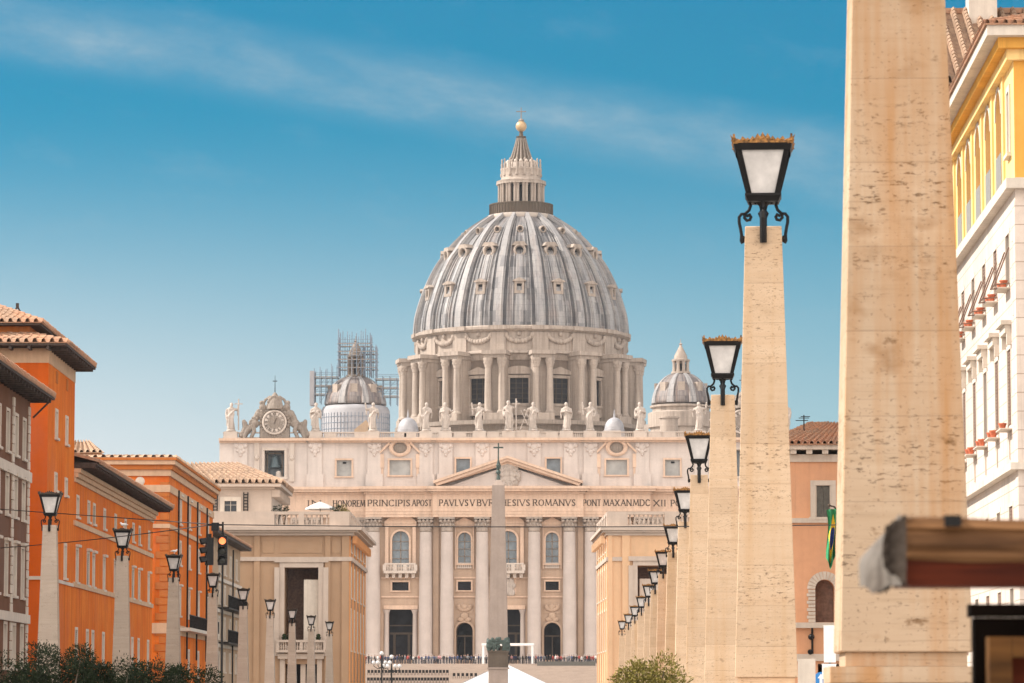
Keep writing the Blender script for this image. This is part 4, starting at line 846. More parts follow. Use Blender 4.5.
# --- the two lesser domes and the little roof cupolas
def lesser(pxc, py_drum0, py_base, py_top, rpx, py_lan, py_tip, Y, wrapped):
    c = U(pxc, 400, Y); k = Y/F; zz = lambda py: U(pxc, py, Y).z-ZB
    o = thing('lesser_dome', None, None, (c.x-b0.x, Y-BY, 0)); o.parent = bas
    P = [(rpx*math.cos(t)*k, zz(py_base)+(zz(py_top)-zz(py_base))*math.sin(t)) for t in [R(2)+R(70)*i/12 for i in range(13)]]
    m = MB(); m.lathe(P+[(rpx*.26*k, zz(py_top)+.2)], 64); sh = m.build('cupola_shell', S['lead_dark'], o, 'all')
    for i in range(8):
        a = R(22.5+45*i); m = MB(); m.strip([[((r+h)*math.sin(a)+du*math.cos(a), -(r+h)*math.cos(a)+du*math.sin(a), z+h*.3) for du, h in ((-.85+.04*j,-.1),(-.8+.04*j,.3),(.8-.04*j,.3),(.85-.04*j,-.1))] for j, (r, z) in enumerate(P)]); m.build('rib', S['lead_rib'], sh)
        a = R(45*i); m = MB(); r, z = P[5]; MQ = lambda u, v, d: (d*math.sin(a)+u*math.cos(a), -d*math.cos(a)+u*math.sin(a), v)
        m.mbox(MQ, -.8, .8, z-1, z+1.1, r-1.5, r+.35); m.build('dormer', S['stone_drum'], sh)
    m = MB(); m.lathe([((rpx+4)*k, zz(py_drum0)-8),((rpx+4)*k, zz(py_base+5)),((rpx+2)*k, zz(py_base+1)),(rpx*k, zz(py_base))] if wrapped else [((rpx+1.5)*k, zz(py_drum0)-8),((rpx+1.5)*k, zz(py_drum0)),((rpx+4)*k, zz(py_drum0)),((rpx+4)*k, zz(py_base+8)),(rpx*.98*k, zz(py_base+6)),(rpx*.98*k, zz(py_base+3)),((rpx+1.8)*k, zz(py_base+2.2)),((rpx+1.8)*k, zz(py_base+.4)),(rpx*k, zz(py_base))], 48)
    m.build('cupola_drum', S['sheeting'] if wrapped else S['stone_drum'], o, True)
    if wrapped:
        m = MB()
        for i in range(30):
            a = R(-90+180*i/29); m.tube([((rpx+4.15)*k*math.sin(a), -(rpx+4.15)*k*math.cos(a), zz(py_drum0+10)), ((rpx+4.15)*k*math.sin(a), -(rpx+4.15)*k*math.cos(a), zz(py_base+8))], .06, 4)
        for j in range(3):
            z = zz(py_base+12+j*6); m.tube([((rpx+4.15)*k*math.sin(R(-90+6*i)), -(rpx+4.15)*k*math.cos(R(-90+6*i)), z) for i in range(31)], .05, 4)
        m.build('sheeting_battens', S['scaffold_steel'], o)
    lr = 7.2*k
    m = MB(); m.lathe([(lr*1.35, zz(py_top+1.2)),(lr*1.35, zz(py_top-.8)),(lr*.62, zz(py_top-.8)),(lr*.62, zz(py_lan+8))], 24); lmt = S['stone_dirty'] if wrapped else S['stone_drum']; ln = m.build('cupola_lantern', lmt, o, True)
    for i in range(8):
        a = R(22.5+45*i); m = MB(); m.lathe([(.42, zz(py_top-.8)),(.34, zz(py_top-5)),(.34, zz(py_lan+9)),(.5, zz(py_lan+7.5))], 8, (lr*math.sin(a), -lr*math.cos(a))); m.build('lantern_column', lmt, ln, True)
        a = R(45*i); m = MB(); MQ = lambda u, v, d: (d*math.sin(a)+u*math.cos(a), -d*math.cos(a)+u*math.sin(a), v); m.mbox(MQ, -.42, .42, zz(py_top-1), zz(py_lan+10), lr*.58, lr*.68); m.build('lantern_window', S['dark_inside'], ln)
    m = MB(); m.lathe([(lr*1.25, zz(py_lan+7.4)),(lr*1.3, zz(py_lan+5.8)),(lr*.95, zz(py_lan+5)),(lr*.9, zz(py_lan+2)),(lr*.62, zz(py_lan-2)),(lr*.32, zz(py_lan-6)),(.2, zz(py_tip+4)),(.45, zz(py_tip+3)),(.08, zz(py_tip+2)),(.06, zz(py_tip-2))], 20); m.build('lantern_cap', lmt, ln, True)
    return c, k, zz
lesser(355.5, 428, 406.5, 376, 30.5, 350, 338, 800, True)
lesser(680.9, 428, 405.7, 372.7, 29.2, 354, 341, 800, False)
for pxc, r in ((408, 10), (614.3, 9.8), (450.5, 0)):
    if not r: continue
    c = U(pxc, 425, 742); k = 742/F; zz = lambda py: U(pxc, py, 742).z-ZB
    m = MB(); m.lathe([(r*k*1.05, zz(440)),(r*k*1.05, zz(429.3))]+[(r*k*math.cos(t), zz(429)+(zz(417.5)-zz(429))*math.sin(t)) for t in [R(90)*i/8 for i in range(9)]], 24, (c.x-b0.x, 742-BY)); m.tube([(c.x-b0.x, 742-BY, zz(418)), (c.x-b0.x, 742-BY, zz(409.5))], .25, 6, .06); m.build('roof_cupola', S['lead_plain'], bas, True)
m = MB(); c = U(669, 420, 760)
m.lathe([(9*.21, 46),(9*.21, U(675,419,760).z-ZB),(10.2*.21, U(675,418.5,760).z-ZB),(10.2*.21, U(675,416.8,760).z-ZB),(8*.21, U(675,416.5,760).z-ZB)], 20, (c.x-b0.x, 40)); m.build('roof_hut', S['stone_drum'], bas, True)
# ------------------------------------------------------------------ statues along the balustrade
def figure(seed, h=5.6, arm_l='down', arm_r='down', beard=True, staff=None):
    """draped standing figure, one fused surface, base at z=0, facing -y"""
    rnd = random.Random(seed); s = h/5.6; m = MB(); sw = rnd.choice((-1, 1))*.14
    m.lathe([(.95,0),(1.0,.25),(.92,.3),(.0,.31)], 14)
    rings = [(0,.78,.62,0),(.5,.74,.58,.03),(1.2,.70,.55,.08),(2.0,.66,.5,.14),(2.7,.68,.5,.16),(3.2,.60,.44,.1),(3.8,.74,.46,.03),(4.25,.80,.42,0),(4.5,.52,.32,0),(4.65,.22,.22,0)]
    rows = []
    for z, a, b, k in rings:
        row = []
        for i in range(26):
            t = 2*PI*i/26; f = 1+.09*math.sin(7*t+seed+z*.8)*(1 if z < 3.4 else .35)+.05*math.sin(13*t+z*1.7)
            row.append((a*f*math.cos(t)+k*sw/.14, b*f*math.sin(t), z+.3))
        rows.append(row)
    m.strip(rows, True); m.add(rows[0], [tuple(range(25,-1,-1))]); m.add(rows[-1], [tuple(range(26))])
    hx = -sw*.4; m.ball((hx, -.08, 5.32), .33, .36, .42, 12, 9); m.ball((hx, .08, 5.42), .38, .36, .38, 10, 7); m.tube([(0,0,4.7),(hx,-.03,5.1)], .2, 8); m.ball((hx, -.42, 5.28), .08, .1, .12, 6, 5)
    if beard: m.ball((hx, -.3, 5.02), .2, .2, .3, 8, 6)
    # folds of the cloak thrown across the body
    for i in range(5):
        x = rnd.uniform(-.5, .5); m.tube([(x-.3*sw/.14, -.45, 3.7), (x, -.62, 2.4+rnd.uniform(-.4,.4)), (x+rnd.uniform(-.2,.2), -.6, .5)], .13, 6, .16)
    m.tube([(-.7*sw/.14, -.25, 4.3), (0, -.6, 3.5), (.65*sw/.14, -.4, 2.7), (.75*sw/.14, .1, 1.2)], .2, 7, .26)
    for sg, pose in ((-1, arm_l), (1, arm_r)):
        S_ = (sg*.78, 0, 4.5)
        if pose == 'down': E, H = (sg*1.0, -.05, 3.6), (sg*.82, -.5, 2.9)
        elif pose == 'up': E, H = (sg*1.35, -.15, 4.4), (sg*1.5, -.25, 5.5)
        elif pose == 'out': E, H = (sg*1.2, -.2, 3.9), (sg*1.65, -.55, 4.1)
        else: E, H = (sg*1.05, -.25, 3.7), (sg*.2, -.72, 3.9)
        m.tube([S_, E, H], .26, 8, .17); m.ball(H, .2, .2, .24, 8, 5)
        m.tube([(S_[0], .1, 4.4), (E[0], .1, E[2]-.2), (E[0]*.95, .05, E[2]-1.2)], .28, 7, .14)
        if staff and pose == staff[0]: stp = H
    me = remeshed(m, .1, 1)
    if s != 1: me.transform(Matrix.Scale(s, 4))
    return me
poses = [(230,'down','up',"cross"),(315,'chest','down',None),(372.5,'up','chest',None),(426,'down','chest',"staff"),(445,'chest','out',None),(479.3,'up','out',None),(508.6,'down','up',"cross"),(533,'out','chest',"slant"),(566.6,'chest','chest',None),(590.4,'up','down',None),(640.5,'down','chest',None),(699.7,'out','up',None),(mir(230),'up','down',None)]
SL = ["leftmost of the balustrade statues, at the corner left of the clock, one arm raised", "stone statue standing just right of the clock on the church balustrade", "stone statue in front of the scaffolded dome, on the balustrade", "stone statue below the left edge of the great drum, beside the left roof cupola", "robed stone statue with one arm held out, second one right of the left cupola", "stone statue with both arms spread, left of the central cross bearer", "central statue of the balustrade, over the pediment, with raised arm beside a cross", "stone statue leaning a slanting pole to its side, right of the central statue", "stone statue with both hands at its chest under the right drum windows", "stone statue with its left arm raised, just left of the right roof cupola", "stone statue on the balustrade right of the right roof cupola", "stone statue before the right lesser dome, partly behind a lantern", "stone statue at the far right end of the church balustrade, behind the lamp posts"]
for i, (px, al, ar, st) in enumerate(poses):
    p = U(px, 432, BY); hh = 5.95 if px == 508.6 else 5.6
    t = thing('statue', SL[i], 'statue', (b0.x+fx(px), BY+.02, ZB+z_bal+.125), 0, 'stone statues along the church balustrade')
    mesh_obj('figure', figure(i+1, hh, al, ar, i % 3 != 2), S['stone_statue'], t)
    if st == 'cross':
        m = MB(); sx = 1.5; m.tube([(sx, -.2, .3), (sx, -.2, 6.5)], .13, 6); m.box(sx-.8, sx+.8, -.3, -.1, 5.4, 5.6); m.build('cross', S['stone_statue'], t)
    elif st == 'staff': m = MB(); m.tube([(-1.1, -.3, .3), (-.95, -.4, 6.2)], .09, 6); m.build('staff', S['stone_statue'], t)
    elif st == 'slant': m = MB(); m.tube([(-2.6, -.2, .1), (-1.0, -.55, 4.4)], .11, 6); m.tube([(-2.4, .2, 4.2),(-1.0,-.4,1.2)], .11, 6); m.build('saltire', S['stone_statue'], t)

# ------------------------------------------------------------------ scaffolding round the left lesser dome
lc = U(355.5, 400, 800); K8 = 800/F; Z8 = lambda py: U(355.5, py, 800).z
sc = thing('scaffolding', 'blue grey tube scaffolding built round the lantern of the left lesser dome', 'scaffold', (lc.x, 800, Z8(377)))
def scaf(x0, x1, y0, y1, z0, z1, nx, ny, lift, ragged=0, seed=1):
    rnd = random.Random(seed); s_, l_, d_ = MB(), MB(), MB()
    xs = [x0+(x1-x0)*i/nx for i in range(nx+1)]; ys = [y0+(y1-y0)*i/ny for i in range(ny+1)]
    for x in xs:
        for y in ys:
            if x in (x0, x1) or y in (y0, y1): s_.tube([(x, y, z0), (x, y, z1+rnd.uniform(0, ragged))], .09, 5)
    z = z0+lift
    while z <= z1+.01:
        for y in (y0, y1):
            l_.tube([(x0-.4, y, z), (x1+.4, y, z)], .065, 5); l_.tube([(x0-.3, y, z+1.0), (x1+.3, y, z+1.0)], .05, 5)
        for x in (x0, x1): l_.tube([(x, y0-.4, z), (x, y1+.4, z)], .065, 5)
        for y in (y0, y1-.8): d_.box(x0-.2, x1+.2, y, y+.8, z+.08, z+.16)
        for i in range(nx):
            if rnd.random() < .5: l_.tube([(xs[i], y0, z-lift), (xs[i+1], y0, z)], .05, 5)
        z += lift
    s_.build('standards', S['scaffold_steel'], sc); l_.build('ledgers', S['scaffold_steel'], sc); d_.build('deck_boards', S['plaster_tan'], sc)
zb = Z8(377)
scaf(-3.6, 3.4, -3.5, 3.5, 0, Z8(338)-zb, 7, 5, 1.75, 1.8, 2)
scaf(2.0, 4.6, -3.2, 3.2, 0, Z8(348)-zb, 3, 4, 1.75, .6, 3)
scaf(-8.9, -3.9, -3.0, 1.0, Z8(404)-zb, Z8(371)-zb, 4, 1, 1.9, 1.5, 4)
scaf(4.6, 9.3, -3.0, 1.0, Z8(406)-zb, Z8(379)-zb, 3, 1, 1.9, .5, 5)
m = MB(); m.box(-9.9, -8.95, -3.1, 1.1, Z8(406)-zb, Z8(372)-zb); m.build('netting', S['sheeting'], sc)

# ------------------------------------------------------------------ obelisk in the piazza
YO = 573.0; KO = YO*.998/F; po = U(498.3, 640, YO)
ob = thing('obelisk', 'tall granite obelisk with bronze cross on top standing before the church front', 'obelisk', (po.x, YO, 0))
ZO = lambda py: U(498.3, py, YO).z
m = MB(); m.taper(0, 0, ZO(641), ZO(485.5), 9.6*KO, 9.6*KO, 6.0*KO, 6.0*KO); m.taper(0, 0, ZO(485.5), ZO(480), 6.0*KO, 6.0*KO, 2.2*KO, 2.2*KO); m.build('shaft', S['granite'], ob)
m = MB(); m.lathe([(2.6*KO,ZO(482)),(1.9*KO,ZO(478)),(1.2*KO,ZO(474.5)),(2.3*KO,ZO(473)),(2.3*KO,ZO(471.5)),(1.1*KO,ZO(470)),(2.2*KO,ZO(468)),(1.8*KO,ZO(464)),(.9*KO,ZO(460)),(.5*KO,ZO(458))], 14)
for i in range(5): m.ball((1.2*KO*math.cos(i*1.26), 1.2*KO*math.sin(i*1.26), ZO(465.5)), .22)
m.build('bronze_mount', S['bronze_green'], ob, True)
m = MB(); m.box(-.1,.1,-.1,.1,ZO(459),ZO(443)); m.box(-5*KO,5*KO,-.09,.09,ZO(448.3),ZO(446.8)); m.build('cross', S['bronze_green'], ob)
m = MB(); random.seed(4)
for sx in (-1, 1):
    for sy in (-1, 1):
        x, y = sx*8.6*KO, sy*8.6*KO; m.ball((x, y, ZO(646)), .55, .55, .7); m.ball((x*1.1, y*1.12, ZO(642.5)), .38, .38, .42); m.tube([(x, y, ZO(646)), (x*1.1, y*1.1, ZO(651))], .3, 6)
        m.tube([(x, y, ZO(644)), (x*.6, y*1.1, ZO(640))], .2, 6, .08)
    for i in range(34): m.ball((random.uniform(-9.5,9.5)*KO, -9.7*KO, ZO(random.uniform(639,650))), random.uniform(.14,.3), .3, random.uniform(.16,.4), 6, 5); m.ball((sx*9.8*KO, random.uniform(-9,9)*KO, ZO(random.uniform(639,650))), .3, random.uniform(.14,.3), random.uniform(.16,.4), 6, 5)
mesh_obj('bronze_lions', remeshed(m, .075, 1), S['bronze_green'], ob)
m = MB(); m.box(-9.9*KO, 9.9*KO, -9.9*KO, 9.9*KO, ZO(667.5), ZO(651)); m.box(-10.6*KO, 10.6*KO, -10.6*KO, 10.6*KO, ZO(652.6), ZO(650.6)); m.build('pedestal', S['granite_dark'], ob)
m = MB(); m.box(-11*KO, 11*KO, -11*KO, 11*KO, ZO(669), ZO(667.5)-.003); m.box(-9.6*KO, 9.6*KO, -9.6*KO, 9.6*KO, 1.2, ZO(669)-.003); m.box(-16*KO, 16*KO, -16*KO, 16*KO, 0, 1.19); m.build('base', S['granite'], ob)

# ------------------------------------------------------------------ festival kit on the steps
YW = 690.0
pl, prr = U(483.2, 650, YW), U(532.3, 650, YW)
wf = thing('canopy_frame', 'white goalpost frame of a canopy standing on the church steps behind the obelisk', 'canopy', (pl.x, YW, ZP))
wd = prr.x-pl.x; zt = U(508, 643.2, YW).z-ZP
for x in (0, wd):
    for y in (0, 6): m = MB(); m.box(x-.19, x+.19, y-.19, y+.19, 0, zt-.46); m.build('post', S['white_paint'], wf)
m = MB(); m.box(-.3, wd+.3, -.3, 6.3, zt-.45, zt); m.build('roof_beam', S['white_paint'], wf)
YT = 618.0
ta = U(505, 663.5, YT)
tt = thing('marquee', 'white pyramid marquee tent pitched behind the foot of the obelisk', 'tent', (ta.x, YT, .1))
hw = 56*YT/F; z0 = 3.2; z1 = ta.z-.1
m = MB(); n = 8
m.add([(-hw,-hw,z0),(hw,-hw,z0),(hw,hw,z0),(-hw,hw,z0),(0,0,z1)], [(0,1,4),(1,2,4),(2,3,4),(3,0,4)]); m.strip([[(-hw,-hw,z0),(hw,-hw,z0),(hw,hw,z0),(-hw,hw,z0)],[(-hw,-hw,z0-.7),(hw,-hw,z0-.7),(hw,hw,z0-.7),(-hw,hw,z0-.7)]], True); m.build('canvas', S['white_sheet'], tt)
m = MB()
for x_ in (-hw, 0, hw):
    for y_ in (-hw, 0, hw):
        if (x_, y_) != (0, 0): m.tube([(x_,y_,z0+(z1-z0)*0+.03),(0,0,z1+.03)], .05, 4)
m.build('seams', S['sheeting'], tt)
for x in (-hw+.1, hw-.1):
    for y in (-hw+.1, hw-.1): m = MB(); m.tube([(x,y,0),(x,y,z0)], .1, 8); m.build('leg', S['white_paint'], tt)
sk = tag(MB(), None) if False else None
m = MB(); a, b_ = U(537.5, 668, 686), U(595, 668, 686); zz0, zz1 = ZP-.35, U(560, 661.5, 686).z
m.box(a.x, b_.x, 686, 688, zz0-.6, zz1)
for i in range(9): x = a.x+(b_.x-a.x)*i/8; m.box(x-.06, x+.06, 685.9, 686, zz0-.6, zz1)
o = m.build('stage_skirt', S['shutter_green'], None); tag(o, 'grey green cloth covered stage front at the right of the church steps', 'stage')
# barriers in front of the crowd
def barrier():
    t = thing('crowd_barrier', 'grey steel crowd barrier in the row along the top of the church steps', 'barrier', (0,0,0), 0, 'crowd barriers along the church steps')
    m = MB(); m.tube([(-1.1,0,.12),(-1.1,0,1.0),(-1.0,0,1.1),(1.0,0,1.1),(1.1,0,1.0),(1.1,0,.12)], .045, 5); m.tube([(-1.1,0,.2),(1.1,0,.2)], .025, 5); m.build('rail', S['iron_black'], t)
    m = MB()
    for i in range(14): x = -1.0+2*i/13; m.tube([(x,0,.2),(x,0,1.1)], .024, 4)
    m.build('bars', S['iron_black'], t)
    for x in (-.8,.8): m = MB(); m.box(x-.03,x+.03,-.3,.3,0,.05); m.box(x-.02,x+.02,-.02,.02,.05,.2); m.build('foot', S['granite_dark'], t)
    return t
bar0 = barrier(); k = 0; YB = 691.2
xs0, xs1 = U(364, 660, YB).x, U(603, 660, YB).x; x = xs0+1.1
while x < xs1:
    if k == 0: bar0.location = (x, YB, ZP)
    else: dup(bar0, (x, YB, ZP))
    k += 1; x += 2.32
# folding chairs set out in rows lower down
def chair_mesh():
    m = MB(); m.box(-.24,.24,-.24,.24,.43,.48); m.add([(-.24,.2,.48),(.24,.2,.48),(.24,.26,.48),(-.24,.26,.48),(-.24,.3,.98),(.24,.3,.98),(.24,.35,.98),(-.24,.35,.98)], [(3,2,1,0),(4,5,6,7),(0,1,5,4),(1,2,6,5),(2,3,7,6),(3,0,4,7)])
    for x in (-.21,.21):
        for y in (-.2,.2): m.box(x-.025,x+.025,y-.025,y+.025,0,.43)
    return m
ch = chair_mesh().build('folding_chair', S['iron_black']); n = 0
for row, (yy, pa, pb, nc) in enumerate(((666.3, 367, 449, 24), (652.0, 367, 449, 26), (660.5, 452, 478, 6))):
    si = int((yy-607)/2.1); zz = .1+si*.21+.21
    for i in range(nc):
        px = pa+(pb-pa)*(i+.5)/nc; p = U(px, 668, yy)
        o = ch if n == 0 else ch.copy()
        if n: COL.objects.link(o)
        o.location = (p.x, 607+si*2.1+1.0, zz); o.rotation_euler = (0, 0, PI); n += 1
        tag(o, ['dark empty folding chair in the upper row left of the obelisk, on the church steps', 'dark empty folding chair in the lower row left of the obelisk, on the church steps', 'dark empty folding chair in the short row nearest the obelisk, on the church steps'][row], 'chair', 'empty chairs set out on the church steps')
# people behind the barriers
def person_mesh(v):
    m = MB(); st = (.0, .1, -.1, .05, .16)[v]; wide = (1, .94, 1.05, .97, 1.02)[v]
    for sg in (-1, 1):
        m.tube([(sg*.10, sg*st, .06), (sg*.105, sg*st*.5, .48), (sg*.09, 0, .90)], .062, 8, .092); m.ball((sg*.10, sg*st-.06, .05), .055, .13, .05, 8, 5)
        sh = (sg*.20*wide, 0, 1.40)
        if v in (1, 4) and sg == 1: ar = [sh, (sg*.29, -.1, 1.18), (sg*.17, -.3, 1.38)]
        elif v == 2: ar = [sh, (sg*.30, .02, 1.14), (sg*.10, -.2, 1.08)]
        else: ar = [sh, (sg*.27, .03, 1.12), (sg*.25, -.06, .86)]
        m.tube(ar, .055, 8, .036); m.ball(ar[-1], .045, .045, .065, 7, 5)
        for f in range(4): m.tube([ar[-1], (ar[-1][0]+(f-1.5)*.018, ar[-1][1]-.02, ar[-1][2]-.075-.012*(f in (1, 2)))], .013, 5)
        m.tube([ar[-1], (ar[-1][0]-sg*.045, ar[-1][1]-.03, ar[-1][2]-.045)], .014, 5)
    rows = []
    for z, a, b in ((.84,.16,.11),(.95,.17,.12),(1.08,.145,.10),(1.25,.18*wide,.115),(1.38,.2*wide,.11),(1.46,.13,.085),(1.50,.06,.06)): rows.append([(a*math.cos(2*PI*i/14), b*math.sin(2*PI*i/14), z) for i in range(14)])
    m.strip(rows, True); m.add(rows[0], [tuple(range(13,-1,-1))]); m.add(rows[-1], [tuple(range(14))])
    m.tube([(0,0,1.46),(0,-.01,1.58)], .05, 8); m.ball((0,-.02,1.635), .075, .092, .112, 12, 9); m.ball((0,-.115,1.62), .016, .022, .022, 6, 4)
    for sg in (-1, 1): m.ball((sg*.078,0,1.63), .014, .022, .032, 6, 4)
    m.ball((0,.022,1.67), .082, .086, .09, 10, 7)
    return remeshed(m, .022, 1)
plain('skin', (.45,.26,.18), .6); plain('hair_dark', (.035,.025,.02), .7); plain('trousers_dark', (.03,.035,.055), .8)
TOPS = {'white': (.75,.73,.7), 'dark blue': (.04,.06,.14), 'red': (.42,.06,.05), 'black': (.02,.02,.022), 'grey': (.22,.22,.23), 'pink': (.62,.32,.32)}
for k_, c_ in TOPS.items(): plain('cloth_'+k_.replace(' ', '_'), c_, .85)
base_p = [person_mesh(v) for v in range(5)]; PM = {}
for v, me in enumerate(base_p):
    for k_ in TOPS:
        q = me.copy(); q.materials.clear()
        for nm in ('trousers_dark', 'cloth_'+k_.replace(' ', '_'), 'skin', 'hair_dark'): q.materials.append(S[nm])
        for pg in q.polygons:
            c = pg.center; i = 0 if c.z < .92 else 1
            if c.z > 1.49: i = 3 if (c.z > 1.70 or (c.y > .03 and c.z > 1.56)) else 2
            if c.z < 1.5 and (abs(c.x) > .2 or c.y < -.17) and (c.z < .9 or c.y < -.19): i = 2
            pg.material_index = i
        PM[v, k_] = q
rnd = random.Random(21); px = 365.5; i = 0
while px < 602:
    yy = 692.6+rnd.choice((0, .9, 1.9, 3.2)); right = px > 545; keys = list(TOPS)
    kk = rnd.choices(keys, (1.4, 3, 3.5 if right else .8, 4, 2, 1 if right else .5))[0]
    p = U(px, 658, yy); v = rnd.randrange(5)
    o = mesh_obj('person', PM[v, kk], None, None, (p.x, yy, ZP)); o.rotation_euler = (0, 0, rnd.uniform(-1.3, 1.3) + (PI if rnd.random() < .25 else 0)); o.scale = [rnd.uniform(.93, 1.06)]*3
    where = 'under the left balcony' if px < 420 else 'left of the obelisk' if px < 488 else 'beside the obelisk' if px < 540 else 'by the right arched door'
    tag(o, f'tiny standing person in {kk} top behind the barriers {where}', 'person', f'people in {kk} tops {where}')
    px += rnd.uniform(1.7, 3.6); i += 1
# piazza candelabra
YL = 560.0
def candelabrum(px, ptop, lab):
    p = U(px, 660, YL); zt = U(px, ptop, YL).z
    t = thing('street_candelabrum', lab, 'street lamp', (p.x, YL, 0), 0, 'iron candelabra in the piazza')
    m = MB(); m.lathe([(.45,0),(.45,.5),(.25,.8),(.16,1.4),(.12,zt-2.2),(.17,zt-2.0),(.1,zt-1.4),(.14,zt-.5),(.2,zt-.35)], 10); m.build('post', S['iron_black'], t, True)
    m = MB(); m.ball((0,0,zt-.05), .33); m.build('globe', S['milk_glass'], t, True)
    for i in range(4):
        a = PI/4+PI/2*i + .4; e = (1.35*math.cos(a), 1.35*math.sin(a))
        m = MB(); m.tube([(0,0,zt-2.1),(e[0]*.5,e[1]*.5,zt-2.4),(e[0],e[1],zt-2.0),(e[0],e[1],zt-1.75)], .06, 6); m.build('arm', S['iron_black'], t)
        m = MB(); m.ball((e[0],e[1],zt-1.45), .32); m.build('globe', S['milk_glass'], t, True)
    return t
candelabrum(381.8, 653, 'left one of two iron candelabra with white globes below the church steps'); candelabrum(391.6, 656.5, 'right one of two iron candelabra with white globes below the church steps')
# ------------------------------------------------------------------ street buildings
def tile_roof(p00, p10, p01, p11, pitch=.45, rowlen=.55, h=.16, sub=6):
    sub = 6
    """clay pan tiles: half round columns running up the slope, every course lapping the one below"""
    p00, p10, p01, p11 = map(Vector, (p00, p10, p01, p11)); m = MB(); rnd = random.Random(5)
    n = max(2, int((p10-p00).length/pitch)); k = max(2, int((p01-p00).length/rowlen)); nr = (p10-p00).cross(p01-p00).normalized()
    if nr.z < 0: nr = -nr
    jit = [rnd.uniform(-.02, .02) for _ in range(n*sub+1)]; rows = []
    for j in range(k):
        for e in (0, 1):
            v = (j+e*.999)/k; row = []; jl = rnd.uniform(-.015, .015)
            for i in range(n*sub+1):
                k_ = i % sub; u = (i//sub + (0, .12, .30, .48, .60, .61)[k_]*1.0)/n if i < n*sub else 1.0
                z = h*(0, .75, 1.0, .75, .0, .0)[k_] if i < n*sub else 0
                a = p00.lerp(p10, u); b_ = p01.lerp(p11, u); row.append(a.lerp(b_, v) + nr*(z + (.05 if e == 0 else 0)*(z > .01) + jl*(z > .01) + jit[i-i % sub]))
            rows.append(row)
    m.strip(rows); m.add([p00-nr*.06, p10-nr*.06, p11-nr*.06, p01-nr*.06], [(0,1,2,3)])
    m.strip([[p00+nr*.0, p10+nr*.0], [p00-nr*.06, p10-nr*.06]])
    return m
def hwin(root, M, u, w, z0, z1, glass='dark_glass', frame='trim_cream', t=.16, proud=.06, depth=.2, sill=True, arch=False, shut=None, hood=False, bars=True):
    f = MB(); u0, u1 = u-w/2, u+w/2; zt = z1-(w/2 if arch else 0)
    f.mbox(M, u0-t, u0-.002, z0, zt, -proud, .02); f.mbox(M, u1+.002, u1+t, z0, zt, -proud, .02)
    if arch: f.arch_band(M, u, zt, w/2+.003, w/2+t, -proud, .02)
    else: f.mbox(M, u0-t, u1+t, z1+.002, z1+t, -proud, .02)
    if hood: f.mbox(M, u0-t*1.4, u1+t*1.4, z1+t+.004, z1+t+.14, -proud-.16, .02)
    f.mbox(M, u0+.001, u0+.05, z0, zt, -.01, depth-.03); f.mbox(M, u1-.05, u1-.001, z0, zt, -.01, depth-.03)
    o = f.build('window', S[frame], root)
    if sill: s_ = MB(); s_.mbox(M, u0-t*1.3, u1+t*1.3, z0-.13, z0-.003, -proud-.1, .02); s_.build('sill', S[frame], o)
    p = MB(); D = depth-.02; p.quad(M(u0-.02, z0-.02, D), M(u1+.02, z0-.02, D), M(u1+.02, z1+.02, D), M(u0-.02, z1+.02, D)); p.build('pane', S[glass], o)
    if bars:
        b_ = MB(); b_.mbox(M, u-.03, u+.03, z0, z1, D-.06, D-.01); b_.mbox(M, u0, u1, z0+(z1-z0)*.66-.02, z0+(z1-z0)*.66+.02, D-.06, D-.01); b_.mbox(M, u0, u0+.05, z0, z1, D-.06, D-.01); b_.mbox(M, u1-.05, u1, z0, z1, D-.06, D-.01); b_.build('sash', S[frame], o)
    if shut:
        s_ = MB(); s_.mbox(M, u0+.01, u-.01, z0+.01, z1-.01, .04, .08); s_.mbox(M, u+.01, u1-.01, z0+.01, z1-.01, .04, .08)
        n = int((z1-z0)/.12)
        for i in range(n): z = z0+.06+(z1-z0-.1)*i/n; s_.mbox(M, u0+.06, u-.06, z, z+.04, .025, .04); s_.mbox(M, u+.06, u1-.06, z, z+.04, .025, .04)
        s_.build('shutters', S[shut], o)
    return o
def hole(u, w, z0, z1, arch=False): return (u-w/2, u+w/2, z0, z1, arch)
LT = math.atan((590-490)/F); XL205 = U(75, 480, 205).x
def LFr(Y): return Frame(XL205-math.tan(LT)*(Y-205), Y, LT)
# --- brown palazzo, nearest on the left
fb = LFr(118); yb1 = fb.side(29, 500)[0]
br = thing('brown_palazzo', 'grey brown palazzo with white quoins and belts at the left edge of the photo', 'building', (*fb.O.xy, 0), LT)
zz = lambda px, py: fb.side(px, py)[1]
ztop = zz(29, 398); rows = [(zz(16.3,455), zz(16.3,416)), (zz(15.6,517), zz(15.6,480)), (zz(15.6,596), zz(15.6,547)), (zz(15.6,668), zz(15.6,626))]
cols = [fb.side(p, 500)[0] for p in (6.9, 15.6, 23.4)]; d_ = cols[1]-cols[0]; cols = [c for c in (cols[0]-d_*k_ for k_ in range(12, 0, -1)) if c > 1] + cols
hs = [hole(c, 1.05, a, b_) for c in cols for a, b_ in rows]
m = MB(); m.wall(MR, 0, yb1, 0, ztop, hs, .3); m.box(-14, -.001, yb1-.3, yb1, 0, ztop); m.box(-14, -.35, 0, .3, 0, ztop); m.box(-14.2,-14,0,yb1,0,ztop); m.quad((-14,0,ztop-.2),(-.3,0,ztop-.2),(-.3,yb1,ztop-.2),(-14,yb1,ztop-.2)); m.build('wall', S['plaster_brown'], br)
for i, c in enumerate(cols):
    for r_, (a, b_) in enumerate(rows): hwin(br, MR, c, 1.05, a, b_, t=.15, proud=.03, depth=.3, hood=r_ in (1, 2))
